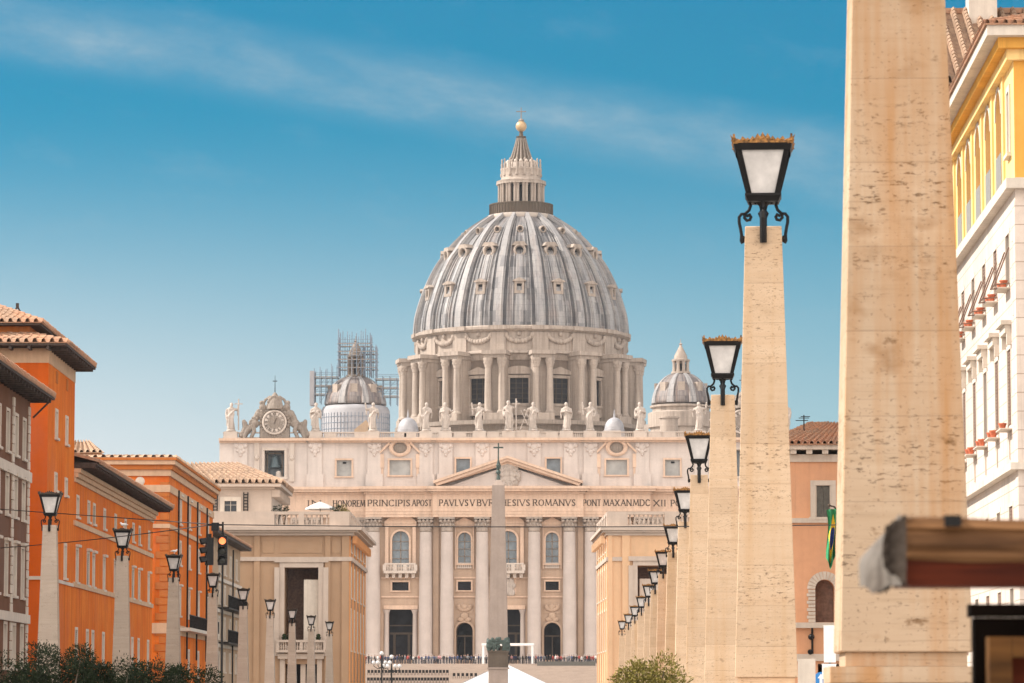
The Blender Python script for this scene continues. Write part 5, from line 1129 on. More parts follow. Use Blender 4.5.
for za_, zb_ in ((zz(15,476.5), zz(15,466)), (zz(15,622), zz(15,613))): m = MB(); m.mbox(MR, 0, yb1-.02, za_, zb_, -.15, -.002); m.build('belt_course', S['trim_cream'], br)
for y_ in (yb1-.5, fb.side(12,500)[0]):
    m = MB(); i = 0; z = 0
    while z < ztop-.6: w_ = .34 if i % 2 else .24; m.mbox(MR, y_-w_, y_+min(w_, .495), z, z+.42, -.07, -.002); z += .46; i += 1
    m.build('quoins', S['trim_cream'], br)
m = MB(); m.box(-14.5, 1.15, -1.0, yb1+.9, ztop, ztop+.14)
for i in range(60): m.box(-.2, 1.05, yb1*i/59, yb1*i/59+.14, ztop-.2, ztop-.003)
m.build('eaves', S['wood_eave'], br); o = tile_roof((1.2,-1,ztop+.16),(1.2,yb1+.95,ztop+.16),(-7,3,ztop+2.5),(-7,yb1-3,ztop+2.5)); o.build('roof', S['roof_tiles'], br)
m = tile_roof((1.2,yb1+.95,ztop+.16),(-14.5,yb1+.95,ztop+.16),(-7,yb1-3,ztop+2.5),(-7.2,yb1-3,ztop+2.5)); m.build('roof', S['roof_tiles'], br)
m = MB(); m.tube([(.2,yb1-.4,ztop-1.0),(1.1,yb1-.4,ztop-.1)], .05, 6); m.build('bracket', S['wood_eave'], br)
# --- tall orange tower block
ft = LFr(192); ty1 = ft.side(74.6, 420)[0]
tw = thing('orange_tower', 'tall deep orange tower house with tiled hip roof and wide dark eaves', 'building', (*ft.O.xy, 0), LT)
zt_ = lambda px, py: ft.side(px, py)[1]
TZ = zt_(47.4, 347); tz_f = zt_(47.4, 362)
tc = [ft.side(p, 430)[0] for p in (56, 66.3)]; trow = [(zt_(56,438), zt_(56,412)), (zt_(54.5,490), zt_(54.5,475)), (zt_(64.5,578), zt_(64.5,546))]
th_ = [hole(c, .8, a, b_) for c in tc for a, b_ in trow]
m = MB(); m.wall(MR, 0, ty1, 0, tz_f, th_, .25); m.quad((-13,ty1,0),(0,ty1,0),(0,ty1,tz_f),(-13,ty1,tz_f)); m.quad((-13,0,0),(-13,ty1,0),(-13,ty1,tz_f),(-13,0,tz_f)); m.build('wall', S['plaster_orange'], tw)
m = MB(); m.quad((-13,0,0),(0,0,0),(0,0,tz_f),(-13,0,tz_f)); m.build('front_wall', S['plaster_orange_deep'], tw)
for c in tc:
    for a, b_ in trow: hwin(tw, MR, c, .8, a, b_, t=.17, depth=.25)
    p = MB(); p.mbox(MR, c-.4, c+.4, zt_(56,383), zt_(56,371), -.04, -.002); p.build('blind_panel', S['plaster_ochre'], tw)
m = MB(); m.box(-13.02, .03, -.03, ty1+.02, tz_f+.002, TZ); m.build('frieze', S['trim_warm'], tw)
m = MB(); m.box(-13.06,.06,-.06,ty1+.02, zt_(47,578)-.1, zt_(47,578)+.08); m.build('belt_course', S['trim_cream'], tw)
m = MB(); m.box(-14, 1.05, -1.05, ty1+1.0, TZ+.05, TZ+.2)
for i in range(13): m.box(-.1, 1.0, ty1*i/12, ty1*i/12+.14, TZ-.14, TZ+.047)
for i in range(14): m.box(-13+i, -12.86+i, -1.0, .1, TZ-.14, TZ+.047)
m.build('eaves', S['wood_eave'], tw)
E0 = TZ+.22; R1 = E0+.95; R2 = R1+2.3
m = tile_roof((-14,-1.1,E0),(1.1,-1.1,E0),(-12,1.0,R1-.35),(-1.1,1.0,R1-.35)); m.build('roof', S['roof_tiles'], tw)
m = tile_roof((1.1,-1.1,E0),(1.1,ty1+1.05,E0),(-1.1,1.0,R1-.35),(-1.1,ty1-1.0,R1-.35)); m.build('roof', S['roof_tiles'], tw)
m = MB(); m.box(-12, -1.15, 1.05, ty1-1.0, R1-.6, R1+.1); m.build('clerestory', S['plaster_ochre'], tw)
m = MB(); m.box(-12.6, -.5, .4, ty1-.4, R1+.1, R1+.24); m.build('eaves', S['wood_eave'], tw)
m = tile_roof((-12.7,.3,R1+.26),(-.4,.3,R1+.26),(-6.6,ty1/2,R2+.26),(-6.2,ty1/2,R2+.26)); m.build('roof', S['roof_tiles'], tw)
m = tile_roof((-.4,.3,R1+.26),(-.4,ty1-.3,R1+.26),(-6.2,ty1/2,R2+.26),(-6.2,ty1/2+.3,R2+.26)); m.build('roof', S['roof_tiles'], tw)
p = ft.front(15, 318, ty1/2); m = MB(); p = (-2.5,); m.tube([(p[0]-.4,ty1/2,R1+.9),(p[0],ty1/2,R1+1.75),(p[0]+.4,ty1/2,R1+.9)], .09, 5); m.box(p[0]-.08,p[0]+.08,ty1/2-.08,ty1/2+.08,R1+1.6,R1+1.9); m.build('chimney_cap', S['wood_eave'], tw)
# --- long orange building
fl = LFr(192+ty1*math.cos(LT)+.004); ly1 = fl.side(152.5, 560)[0]
lo = thing('orange_palazzo', 'long bright orange palazzo with three rows of cream windows below dark eaves', 'building', (*fl.O.xy, 0), LT)
zl = lambda px, py: fl.side(px, py)[1]
LZ = fl.side(153, 510)[1]; lc_ = [fl.side(p, 560)[0] for p in (77, 88, 93.5, 104, 115, 125, 133, 139.2, 148.7)]
lrow = [(zl(78,517), zl(78,498)), (zl(77,582), zl(77,550)), (zl(76.5,662), zl(76.5,630))]
hs = [hole(c, 1.05, a, b_) for c in lc_ for a, b_ in lrow]
m = MB(); m.wall(MR, 0, ly1, 0, LZ, hs, .25); m.quad((-14,ly1,0),(0,ly1,0),(0,ly1,LZ),(-14,ly1,LZ)); m.quad((-14,0,0),(-14,ly1,0),(-14,ly1,LZ),(-14,0,LZ)); m.build('wall', S['plaster_orange'], lo)
for i, c in enumerate(lc_):
    for r_, (a, b_) in enumerate(lrow): hwin(lo, MR, c, 1.05, a, b_, t=.16, proud=.03, depth=.25, glass='dark_glass' if (i*3+r_) % 5 else 'glass_pale', hood=r_ == 1, shut='shutter_green' if (i+r_) % 5 == 2 else None)
for z in (zl(60.8,579.7), zl(77,523)): m = MB(); m.mbox(MR, 0, ly1, z-.2, z+.08, -.1, -.002); m.build('belt_course', S['trim_warm'], lo)
m = MB()
for i in range(3): m.mbox(MR, .01, ly1, LZ-.9+.25*i, LZ-.66+.25*i-.004, -.1-.14*i, -.002)
m.build('cornice', S['trim_warm'], lo)
m = MB(); m.box(-14, 1.3, .1, ly1+.9, LZ+.01, LZ+.17)
for i in range(60): m.box(-.3, 1.2, ly1*i/59, ly1*i/59+.16, LZ-.14, LZ+.007)
m.build('eaves', S['wood_eave'], lo); m = tile_roof((1.4,.1,LZ+.19),(1.4,ly1+1,LZ+.19),(-6,.1,LZ+2.1),(-6,ly1-3,LZ+2.1)); m.build('roof', S['roof_tiles'], lo)
m = tile_roof((1.4,ly1+1,LZ+.19),(-14,ly1+1,LZ+.19),(-6,ly1-3,LZ+2.1),(-6.3,ly1-3,LZ+2.1)); m.build('roof', S['roof_tiles'], lo)
# --- ochre palazzo further on
OT = math.atan((590-515)/F); oc0 = U(168, 560, 264); fo = Frame(oc0.x, 264, OT); oy1 = fo.side(212.5, 560)[0]
oc = thing('ochre_palazzo', 'orange ochre palazzo with heavy cornice, quoins and dark drainpipes, behind the long building', 'building', (*fo.O.xy, 0), OT)
zo = lambda px, py: fo.side(px, py)[1]; OZ = fo.front(150, 476)[1]; OZ1 = fo.front(150, 458)[1]
occ = [fo.side(p, 560)[0] for p in (180.3, 189.5, 199, 207.8)]; orow = [(zo(180,524), zo(180,499)), (zo(180,565), zo(180,543)), (zo(189,618), zo(189,592)), (zo(189,677), zo(189,652))]
hs = [hole(c, 1.1, a, b_) for c in occ for a, b_ in orow]
m = MB(); m.wall(MR, 0, oy1, 0, OZ, hs, .3); m.quad((-30,0,0),(0,0,0),(0,0,OZ),(-30,0,OZ)); m.quad((-30,oy1,0),(0,oy1,0),(0,oy1,OZ),(-30,oy1,OZ)); m.quad((-30,0,0),(-30,oy1,0),(-30,oy1,OZ),(-30,0,OZ)); m.build('wall', S['plaster_orange'], oc)
for i, c in enumerate(occ):
    for r_, (a, b_) in enumerate(orow): hwin(oc, MR, c, 1.1, a, b_, t=.2, proud=.03, depth=.3, shut='shutter_brown' if (i+r_) % 2 else None, hood=r_ in (0, 2))
for k_, (a, b_, e) in enumerate(((0,.35,.15),(.35,.62,.3),(.62,.86,.5),(.86,1.0,.6))):
    m = MB(); h = OZ1-OZ; m.box(-30-e, e, -e, oy1+e, OZ+h*a+.002, OZ+h*b_); m.build('cornice', S['plaster_ochre' if k_ % 2 else 'trim_warm'], oc)
for (za_, zb_, mt) in ((fo.front(150,490)[1]-.15, fo.front(150,487)[1]+.15, 'trim_warm'), (zo(181,636), zo(181,626), 'trim_warm'), (zo(175,530)-.1, zo(175,530)+.2, 'trim_warm'), (0.2, zo(170,618)-6.2 if False else 1.2, 'trim_warm')):
    m = MB(); m.box(-30.1, .12, -.12, oy1, za_, zb_); m.build('belt_course', S[mt], oc)
m = MB(); z = 1.3; i = 0
while z < OZ-.5: w_ = .9 if i % 2 else .6; m.box(-w_, .06, -.08, w_*.7, z, z+.5); z += .56; i += 1
m.build('quoins', S['plaster_ochre'], oc)
m = MB(); p = fo.front(140, 480); m.ball((p[0], 0, p[1]-.1), .35, .12, .35); m.build('rosette', S['trim_cream'], oc)
for p_ in (176, 185.3, 195, 204.6):
    c = fo.side(p_, 560)[0]; m = MB(); m.tube([(.18, c, 3.0 if p_ < 180 else zo(190,634)-2), (.18, c, zo(176,490))], .07, 6); m.build('drainpipe', S['iron_black'], oc)
m = MB(); zr = zo(190, 630)
m.box(.03,.9,occ[0]-1,occ[-1]+1.2,zr-.25,zr)
o = m.build('balcony', S['trim_cream'], oc); m = MB()
for i in range(60): y = occ[0]-1+(occ[-1]-occ[0]+2.2)*i/59; m.tube([(.85,y,zr),(.85,y,zr+.95)], .03, 4)
m.tube([(.85,occ[0]-1,zr+.95),(.85,occ[-1]+1.2,zr+.95)], .04, 4); m.build('railing', S['iron_black'], o)
m = tile_roof((-31,-.6,OZ1+.03),(.6,-.6,OZ1+.03),(-20,12,OZ1+.9),(-10,12,OZ1+.9), .6, .8, .12); m.build('roof', S['roof_tiles_pale'], oc); m = tile_roof((.6,-.6,OZ1+.03),(.6,oy1+.6,OZ1+.03),(-10,12,OZ1+.9),(-10,oy1-8,OZ1+.9), .6, .8, .12); m.build('roof', S['roof_tiles_pale'], oc)
m = MB(); q0 = fo.front(82, 455, 8); q1 = fo.front(104, 458, 8); m.box(q0[0]-1, q1[0], 6, 14, OZ1, OZ1+.8); o = m.build('roof_hut', S['plaster_peach'], oc); m = tile_roof((q0[0]-1.3,5.6,OZ1+.8),(q1[0]+.3,5.6,OZ1+.8),(q0[0]-1,10,OZ1+1.9),(q0[0]+.4,10,OZ1+1.9)); m.build('hut_roof', S['roof_tiles_pale'], o)
# --- tan house
tn0 = U(206, 600, 307); fn = Frame(tn0.x, 307, OT); ny1 = fn.side(240, 600)[0]
tn = thing('tan_house', 'narrow tan house with dark eaves and iron balconies beyond the ochre palazzo', 'building', (*fn.O.xy, 0), OT)
zn = lambda px, py: fn.side(px, py)[1]; NZ = zn(240, 551)
ncl = [fn.side(p, 600)[0] for p in (219, 224.5, 230, 236)]; nrow = [(zn(224,575), zn(224,556)), (zn(224,605), zn(224,588)), (zn(224,640), zn(224,620)), (zn(224,672), zn(224,655))]
hs = [hole(c, 1.3, a, b_) for c in ncl for a, b_ in nrow]
m = MB(); m.wall(MR, 0, ny1, 0, NZ, hs, .3); m.quad((-14,0,0),(0,0,0),(0,0,NZ),(-14,0,NZ)); m.quad((-14,ny1,0),(0,ny1,0),(0,ny1,NZ),(-14,ny1,NZ)); m.build('wall', S['plaster_tan'], tn)
for c in ncl:
    for a, b_ in nrow: hwin(tn, MR, c, 1.3, a, b_, t=.25, depth=.3, shut='shutter_brown' if c == ncl[1] else None)
for z in (zn(224,581), zn(224,612), zn(224,646)):
    m = MB(); m.mbox(MR, 0, ny1, z-.2, z+.1, -.2, -.002); m.build('belt_course', S['trim_cream'], tn)
for z in (zn(224,612), zn(224,646)):
    m = MB(); m.box(.02, 1.0, ncl[0]-1.5, ncl[-1]+1.5, z+.12, z+.25); o = m.build('balcony', S['iron_black'], tn); m = MB()
    for i in range(40): y = ncl[0]-1.5+(ncl[-1]-ncl[0]+3)*i/39; m.tube([(.95,y,z+.25),(.95,y,z+1.3)], .03, 4)
    m.tube([(.95,ncl[0]-1.5,z+1.3),(.95,ncl[-1]+1.5,z+1.3)], .05, 4); m.build('railing', S['iron_black'], o)
m = MB(); c = fn.side(230.7, 600)[0]-1.2; m.tube([(.3,c,0),(.3,c,NZ-.4)], .07, 6); m.build('drainpipe', S['iron_black'], tn)
m = MB(); m.box(-14, 1.0, -.3, ny1+.8, NZ+.01, NZ+.3); m.build('eaves', S['wood_eave'], tn); m = tile_roof((1.1,-.4,NZ+.32),(1.1,ny1+.9,NZ+.32),(-7,-.4,NZ+2.4),(-7,ny1-3,NZ+2.4), .6, .8, .12); m.build('roof', S['roof_tiles'], tn)
# --- the twin corner palaces closing the street (propylaea)
def corner_palace(left):
    if left: c = U(349.3, 560, 360); f = Frame(c.x, 360, math.atan((590-525)/F)); W = -19.0; D = f.side(365, 560)[0]
    else: c = U(608, 560, 360); f = Frame(c.x, 360, math.atan((590-447)/F)); W = 15.0; D = f.side(597.5, 600)[0]
    D = max(24, min(D, 42))
    t = thing('corner_palace', 'tan corner palace with loggia opening and roof terrace, left of the church front' if left else 'peach corner palace with pale roof parapet behind the row of lamp obelisks', 'building', (*f.O.xy, 0), f.th)
    MS = MR if left else ML; sg = 1 if left else -1
    px0 = 300 if left else 645
    z = lambda py: f.front(px0, py)[1]; fxx = lambda px: f.front(px, 600)[0]
    zc0, zc1, zp, zs0, zs1 = z(535.5), z(527.5), z(511.5), z(561), z(557)
    u0, u1 = (W, 0) if left else (0, W)
    ph = (fxx(284.5), fxx(318.3)) if left else (fxx(637.6), fxx(672))
    pz = (z(651), z(567.5)) if left else (z(660), z(565.5)); dz_ = (z(684), z(664))
    hs = [(ph[0], ph[1], pz[0], pz[1], False, 5.0), (ph[0]+.1, ph[1]-.1, 0, dz_[1], False, 3.0)]
    m = MB(); m.wall(MF, u0, u1, 0, zc0, hs, .4)
    # street side wall with tall windows
    ns = 5; wy = [D*(i+.5)/ns for i in range(ns)]; sh = []
    for y in wy:
        sh += [(y-.8, y+.8, z(650), z(610), False, .5), (y-.8, y+.8, z(597), z(568), False, .5), (y-.7, y+.7, z(551), z(541), False, .5)]
    m.wall(MS, 0, D, 0, zc0, sh, .5); m.quad((u0,D,0),(u1,D,0),(u1,D,zc0),(u0,D,zc0)); xx = u0 if left else u1; m.quad((xx,0,0),(xx,D,0),(xx,D,zc0),(xx,0,zc0))
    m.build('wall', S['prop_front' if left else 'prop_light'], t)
    for y in wy:
        for a, b_, w_ in ((z(650), z(610), 1.6), (z(597), z(568), 1.6), (z(551), z(541), 1.4)): hwin(t, MS, y, w_, a, b_, t=.25, proud=.04, depth=.5, frame='trim_cream')
    for i in range(ns+1):
        y = D*i/ns; y = min(max(y, .7), D-.7); m = MB(); m.mbox(MS, y-.8 if y > .8 else y-.68, y+.8 if y < D-.8 else y+.68, 0, zc0-.01, -.09, -.002); m.build('pilaster', S['prop_side_lit' if left else 'prop_light'], t)
    for pa in ((253.7, 259.8), (324.8, 330.5), (341.5, 349)) if left else ((608, 612.5), (622, 630)):
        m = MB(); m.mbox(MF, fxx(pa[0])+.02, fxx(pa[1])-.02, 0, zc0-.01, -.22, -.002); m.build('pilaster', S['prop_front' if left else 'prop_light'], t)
    xo0, xo1 = (u0-.3, u1) if left else (u0, u1+.3)
    def ring(name, mat, za_, zb_, e, din=.002):
        e = e if left else e*.62
        m = MB(); m.box(xo0-(0 if left else e), xo1+(e if left else 0), -e, -.002, za_, zb_)
        m.box(*((-.0+.002, e) if left else (-e, -.002)), 0, D, za_, zb_); return m.build(name, S[mat], t)
    ring('belt_course', 'prop_trim', zs0, zs1, .3)
    h = zc1-zc0; ring('cornice', 'prop_trim', zc0+.002, zc0+h*.35, .4); ring('cornice', 'prop_trim', zc0+h*.36, zc0+h*.62, .85); ring('cornice', 'prop_trim', zc0+h*.63, zc1, 1.25)
    for i in range(int(D/1.6)): m = MB(); m.mbox(MS, i*1.6+.3, i*1.6+.9, zc0-.75, zc0-.004, -.7, -.31); m.build('cornice_bracket', S['prop_side_lit' if left else 'prop_light'], t)
    m = MB(); m.quad((u0,0,zc1-.02),(u1,0,zc1-.02),(u1,D,zc1-.02),(u0,D,zc1-.02)); m.build('terrace', S['prop_trim'], t)
    # parapet: solid blocks and runs of balusters
    m = MB(); BL = []
    runs = ((273.8, 298), (303.6, 329)) if left else ((628, 665), (680, 700))
    cuts = sorted([u0]+[fxx(q) for r_ in runs for q in r_]+[u1]); cuts = [q for q in cuts if u0 <= q <= u1]
    solid = True
    for a, c_ in zip(cuts, cuts[1:]):
        if solid: m.box(a, c_, -.1, .5, zc1, zp)
        else:
            m.box(a, c_, -.05, .45, zc1, zc1+.28); m.box(a, c_, -.05, .45, zp-.3, zp); n = max(3, int((c_-a)/.42))
            BL.append([(a+(c_-a)*(i+.5)/n, .2) for i in range(n)])
        solid = not solid
    xa, xb = (-.5, .1) if left else (-.1, .5); y = .51
    while y < D:
        m.box(xa, xb, y, min(y+1.2, D), zc1, zp)
        BL.append([((xa+xb)/2, y+1.4+i*.42) for i in range(6) if y+1.2+i*.42 < D])
        m.box(xa+.05, xb-.05, y+1.2, min(y+4, D), zp-.3, zp-.003); y += 4
    o = m.build('parapet', S['prop_trim'], t)
    for run in BL:
        for q in run: b_ = MB(); b_.lathe([(.1,zc1+.28),(.14,zc1+.5),(.07,zc1+.9),(.1,zp-.3)], 7, q); b_.build('baluster', S['prop_trim'], o)
    # great framed opening
    f_ = MB(); e = 1.0 if left else .9
    for (a, k_, pr) in ((e*.5, 0, .18), (e, .5*e+.002, .32)):
        f_.mbox(MF, ph[0]-a, ph[0]-k_-.002, pz[0]-.5, pz[1], -pr, .05); f_.mbox(MF, ph[1]+k_+.002, ph[1]+a, pz[0]-.5, pz[1], -pr, .05); f_.mbox(MF, ph[0]-a, ph[1]+a, pz[1]+k_+.002, pz[1]+a, -pr, .05)
    o = f_.build('portal_frame', S['prop_trim'], t)
    p = MB(); p.quad(MF(ph[0]-.1, pz[0]-.1, 4.9), MF(ph[1]+.1, pz[0]-.1, 4.9), MF(ph[1]+.1, pz[1]+.1, 4.9), MF(ph[0]-.1, pz[1]+.1, 4.9)); p.build('back_wall', S['shutter_brown'], o)
    p = MB(); a0, a1 = (fxx(303.5), fxx(318)) if left else (fxx(640), fxx(660)); p.mbox(MF, a0, a1-.02, pz[0], z(579.5 if left else 578.5), .5, .8); p.build('inner_pier', S['trim_cream' if left else 'prop_trim'], o)
    if left:
        m = MB(); a, c_ = fxx(277), fxx(326); za_, zb_ = z(652.5), z(640); m.box(a, c_, -1.0, -.35, za_, za_+.25); m.box(a, c_, -.95, -.45, zb_-.22, zb_)
        for q in (277, 300.5, 324): m.box(fxx(q), fxx(q)+.28, -.93, -.5, za_+.25, zb_-.22)
        for q in [279.5+i*2.35 for i in range(19)]:
            m.lathe([(.07,za_+.25),(.11,za_+.5),(.06,za_+.8),(.08,zb_-.22)], 7, (fxx(q), -.7))
        m.build('balustrade', S['prop_trim'], t)
        for q in (285, 290, 319): m = MB(); m.lathe([(.2,zb_),(.28,zb_+.25),(.15,zb_+.3)], 8, (fxx(q), -.7)); m.ball((fxx(q), -.7, zb_+.4), .22); m.build('urn', S['leaf_dark'], t)
        m = MB(); m.mbox(MF, ph[0]-.4, ph[0]+.08, 0, dz_[1]+.5, -.3, .02); m.mbox(MF, ph[1]-.08, ph[1]+.4, 0, dz_[1]+.5, -.3, .02); m.mbox(MF, ph[0]-.6, ph[1]+.6, dz_[1]+.5, dz_[1]+1.0, -.6, .02); m.mbox(MF, ph[0]+1.6, ph[0]+2.1, 0, dz_[1], .3, .8); o = m.build('door_frame', S['prop_trim'], t)
        p = MB(); p.quad(MF(ph[0], 0, 2.9), MF(ph[1], 0, 2.9), MF(ph[1], dz_[1], 2.9), MF(ph[0], dz_[1], 2.9)); p.build('doorway', S['dark_inside'], o)
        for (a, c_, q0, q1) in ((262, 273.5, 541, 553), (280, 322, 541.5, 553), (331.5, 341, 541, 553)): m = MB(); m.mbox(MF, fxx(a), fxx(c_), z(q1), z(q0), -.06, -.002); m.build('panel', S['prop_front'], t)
        for q in (): m = MB(); m.tube([(fxx(q)-.2,-.3,0),(fxx(q)-.2,-.3,zs0)], .12, 6); m.build('drainpipe', S['prop_trim'], t); break
    return t, f, zc1, zp, z, fxx
cpL, fL, zcL, zpL, zLf, fxL = corner_palace(True); cpR, fR, zcR, zpR, zRf, fxR = corner_palace(False)
# roof terrace things
def on(f, lx, ly, z): q = f.O + f.ex*lx + f.ey*ly; return (q.x, q.y, z)
ux = fxL(318.5)
um_ = thing('parasol', 'white parasol open on the roof terrace of the tan corner palace', 'parasol', on(fL, ux, 2.2, zcL))
h0, h1 = fL.front(318, 508.3, 2.2)[1]-zcL, fL.front(318, 501.8, 2.2)[1]-zcL
m = MB(); n = 8; m.lathe([(1.5,h0-.14),(1.5,h0),(.8,h0+(h1-h0)*.58),(.05,h1)], 8, cap=False); m.build('canopy', S['white_sheet'], um_); m = MB(); m.tube([(0,0,0),(0,0,h1-.02)], .04, 6); m.build('pole', S['bark'], um_)
def shrub(name, lab, loc, h, wd, n, mat, seed, group=None, leaf=.09, lift=.0, cat='shrub'):
    rnd = random.Random(seed); t = thing(name, lab, cat, loc, 0, group); m = MB()
    cl = [(rnd.uniform(-1,1)*wd*.36, rnd.uniform(-1,1)*wd*.36, h*(lift+(1-lift)*rnd.uniform(.3,.82)), rnd.uniform(.16,.3)*wd) for _ in range(11)]
    for _ in range(n):
        c = rnd.choice(cl); v = Vector((rnd.gauss(0,1), rnd.gauss(0,1), rnd.gauss(0,1))).normalized()*c[3]*rnd.uniform(.45, 1.12)
        p = Vector((c[0]+v.x, c[1]+v.y, c[2]+v.z*.95))
        if p.z < .05 or p.z > h*1.08: continue
        d = (v.normalized()+Vector((rnd.gauss(0,.6), rnd.gauss(0,.6), rnd.gauss(.25,.6)))).normalized(); s_ = d.cross(Vector((rnd.gauss(0,1), rnd.gauss(0,1), rnd.gauss(0,1)))).normalized()
        L_ = leaf*rnd.uniform(.7, 1.5); m.quad(p, p+d*L_*.5+s_*L_*.2, p+d*L_, p+d*L_*.5-s_*L_*.2)
    for _ in range(int(wd*14)):                        # upright sprays breaking the outline
        c = rnd.choice(cl); p = Vector((c[0], c[1], c[2])); d = Vector((rnd.gauss(0,.5), rnd.gauss(0,.5), 1)).normalized()
        for k_ in range(7):
            q = p+d*(c[3]*(.5+k_*.13)); s_ = Vector((rnd.gauss(0,1), rnd.gauss(0,1), rnd.gauss(.4,.6))).normalized(); L_ = leaf*1.1; w2 = s_.cross(d).normalized()*L_*.18
            m.quad(q, q+s_*L_*.5+w2, q+s_*L_, q+s_*L_*.5-w2)
    m.build('foliage', S[mat], t); m = MB()
    for c in cl[:7]: m.tube([(rnd.uniform(-.06,.06)*wd, rnd.uniform(-.06,.06)*wd, 0), (c[0]*.5, c[1]*.5, c[2]*.5), (c[0], c[1], c[2])], .035*wd**.5, 5, .012)
    m.build('stem', S['bark'], t); return t
for k_, (px, wd, h, lab, mat) in enumerate(((276, .9, 1.15, 'small dark potted bush at the left end of the terrace balustrade', 'leaf_dark'), (283, .9, 1.2, 'dark potted bush, second from left behind the terrace balustrade', 'leaf_dark'), (335, 1.0, 1.25, 'dark potted bush right of the white parasol', 'leaf_dark'), (341.5, 1.4, 1.35, 'yellow green bush at the right end of the roof terrace', 'leaf_olive'))):
    h = fL.front(px, 506, 1.3)[1]-zcL+.2
    shrub('terrace_bush', lab, on(fL, fxL(px), 1.3, zcL), h, wd, 420, mat, 40+k_, 'bushes on the roof terrace', .14, .35)
# --- pale tiled house behind the corner palace
ph_ = U(271.5, 500, 392); fp = Frame(ph_.x, 392, math.atan((590-528)/F))
th2 = thing('tiled_house', 'pale house with striped tile roof and iron ladders rising behind the tan corner palace', 'building', (*fp.O.xy, 0), fp.th)
zp_ = lambda py: fp.front(240, py)[1]; xp_ = lambda px: fp.front(px, 500)[0]; PD = 17.0; PW = -13.0
ze0 = zp_(489.5); zw = zp_(484)
hs = [(xp_(224), xp_(237), zp_(512.5), zp_(501), False, .3)]
m = MB(); m.wall(MF, PW, 0, 0, ze0, hs, .3); m.wall(MR, 0, PD, 0, ze0); m.quad((PW,PD,0),(0,PD,0),(0,PD,ze0),(PW,PD,ze0)); m.quad((PW,0,0),(PW,PD,0),(PW,PD,ze0),(PW,0,ze0)); m.build('wall', S['prop_trim'], th2)
hwin(th2, MF, (xp_(224)+xp_(237))/2, xp_(237)-xp_(224), zp_(512.5), zp_(501), t=.45, depth=.3)
m = MB(); m.box(PW, .35, -.35, PD+.3, ze0+.002, zw-.35); m.build('cornice', S['prop_trim'], th2); m = MB(); m.box(PW, 1.1, -1.1, PD+1.1, zw-.34, zw); m.build('eaves', S['prop_trim'], th2)
for i in range(11): m = MB(); m.box(.02, .9, PD*i/10, PD*i/10+.3, ze0-.8, ze0-.003); m.build('eave_bracket', S['prop_trim'], th2)
rz2 = fp.front(230, 465.5, 9)[1]; rx = fp.front(235, 466, 9)[0]
m = tile_roof((PW-1,-1.15,zw+.03),(1.15,-1.15,zw+.03),(PW-1,8.5,rz2),(rx,8.5,rz2), .72, 1.2, .42); m.build('roof', S['roof_tiles_old'], th2); m = tile_roof((1.15,-1.15,zw+.03),(1.15,PD+1.1,zw+.03),(rx,8.5,rz2),(rx,8.9,rz2), .72, 1.2, .42); m.build('roof', S['roof_tiles_old'], th2)
for p0, p1 in ((213.5, 217.5), (244, 248)):
    m = MB(); a, c_ = xp_(p0), xp_(p1); z0_, z1_ = zp_(511), zp_(492.5)
    for u in (a, c_): m.tube([(u,-.25,z0_),(u,-.25,z1_)], .07, 5)
    for i in range(6): z = z0_+(z1_-z0_)*(i+.3)/6; m.tube([(a,-.25,z),(c_,-.25,z)], .06, 5)
    m.build('ladder', S['iron_black'], th2)
# --- white and yellow palazzo on the right
PT = math.atan((590-643)/F); pc = U(1017, 330, 120); fw = Frame(pc.x, 120, PT); WD = 31.0
wp = thing('white_palazzo', 'white rusticated palazzo with yellow arcaded top floor at the right edge of the photo', 'building', (*fw.O.xy, 0), PT)
zw_ = lambda px, py: fw.side(px, py)[1]; yw_ = lambda px, py: fw.side(px, py)[0]
z_eave = zw_(1003.5, 22) if False else zw_(1014.5, 36); z_s1 = zw_(1013.3, 181); z_s1b = zw_(1013, 192); z_lo = zw_(1018.5, 463); z_lob = zw_(1018.5, 470); z_ar = zw_(996, 75); z_pa = zw_(995, 176)
wc = [2.75+4.3*i for i in range(7)]
r1 = (zw_(1006.6, 287), zw_(1006.6, 236)); r2 = (zw_(1006.6, 428), zw_(1006.6, 352)); r3 = (zw_(1008, 548), zw_(1008, 508)); r4 = (zw_(1008,650), zw_(1008,590))
WW = 1.25; hs = [hole(c, WW, a, b_) for c in wc for a, b_ in (r1, r2, r3, r4)]
m = MB(); m.wall(ML, 0, WD, 0, z_s1b, hs, .35); m.quad((0,0,0),(20,0,0),(20,0,z_s1b),(0,0,z_s1b)); m.quad((0,WD,0),(20,WD,0),(20,WD,z_s1b),(0,WD,z_s1b)); m.build('wall', S['plaster_white'], wp)
pil_y = 3.3
ah_ = [(y-.95, y+.95, z_s1+.4, zw_(1000, 60)-.95, True, 1.6) for y in [pil_y+2.0+3.9*i for i in range(6)]]  # arcade
m = MB(); m.wall(ML, 0, WD, z_s1+.002, z_eave, ah_+[hole(1.55, .7, zw_(1006,160), zw_(1004.5,100))], 1.6); m.quad((0,WD,z_s1),(20,WD,z_s1),(20,WD,z_eave),(0,WD,z_eave))
m.build('loggia_wall', S['plaster_yellow'], wp); m = MB(); m.quad((0,0,z_s1),(20,0,z_s1),(20,0,z_eave),(0,0,z_eave)); m.build('front_wall', S['plaster_yellow_shaded'], wp)
hwin(wp, ML, 1.55, .7, zw_(1006,160), zw_(1004.5,100), t=.2, depth=.3, glass='glass_pale')
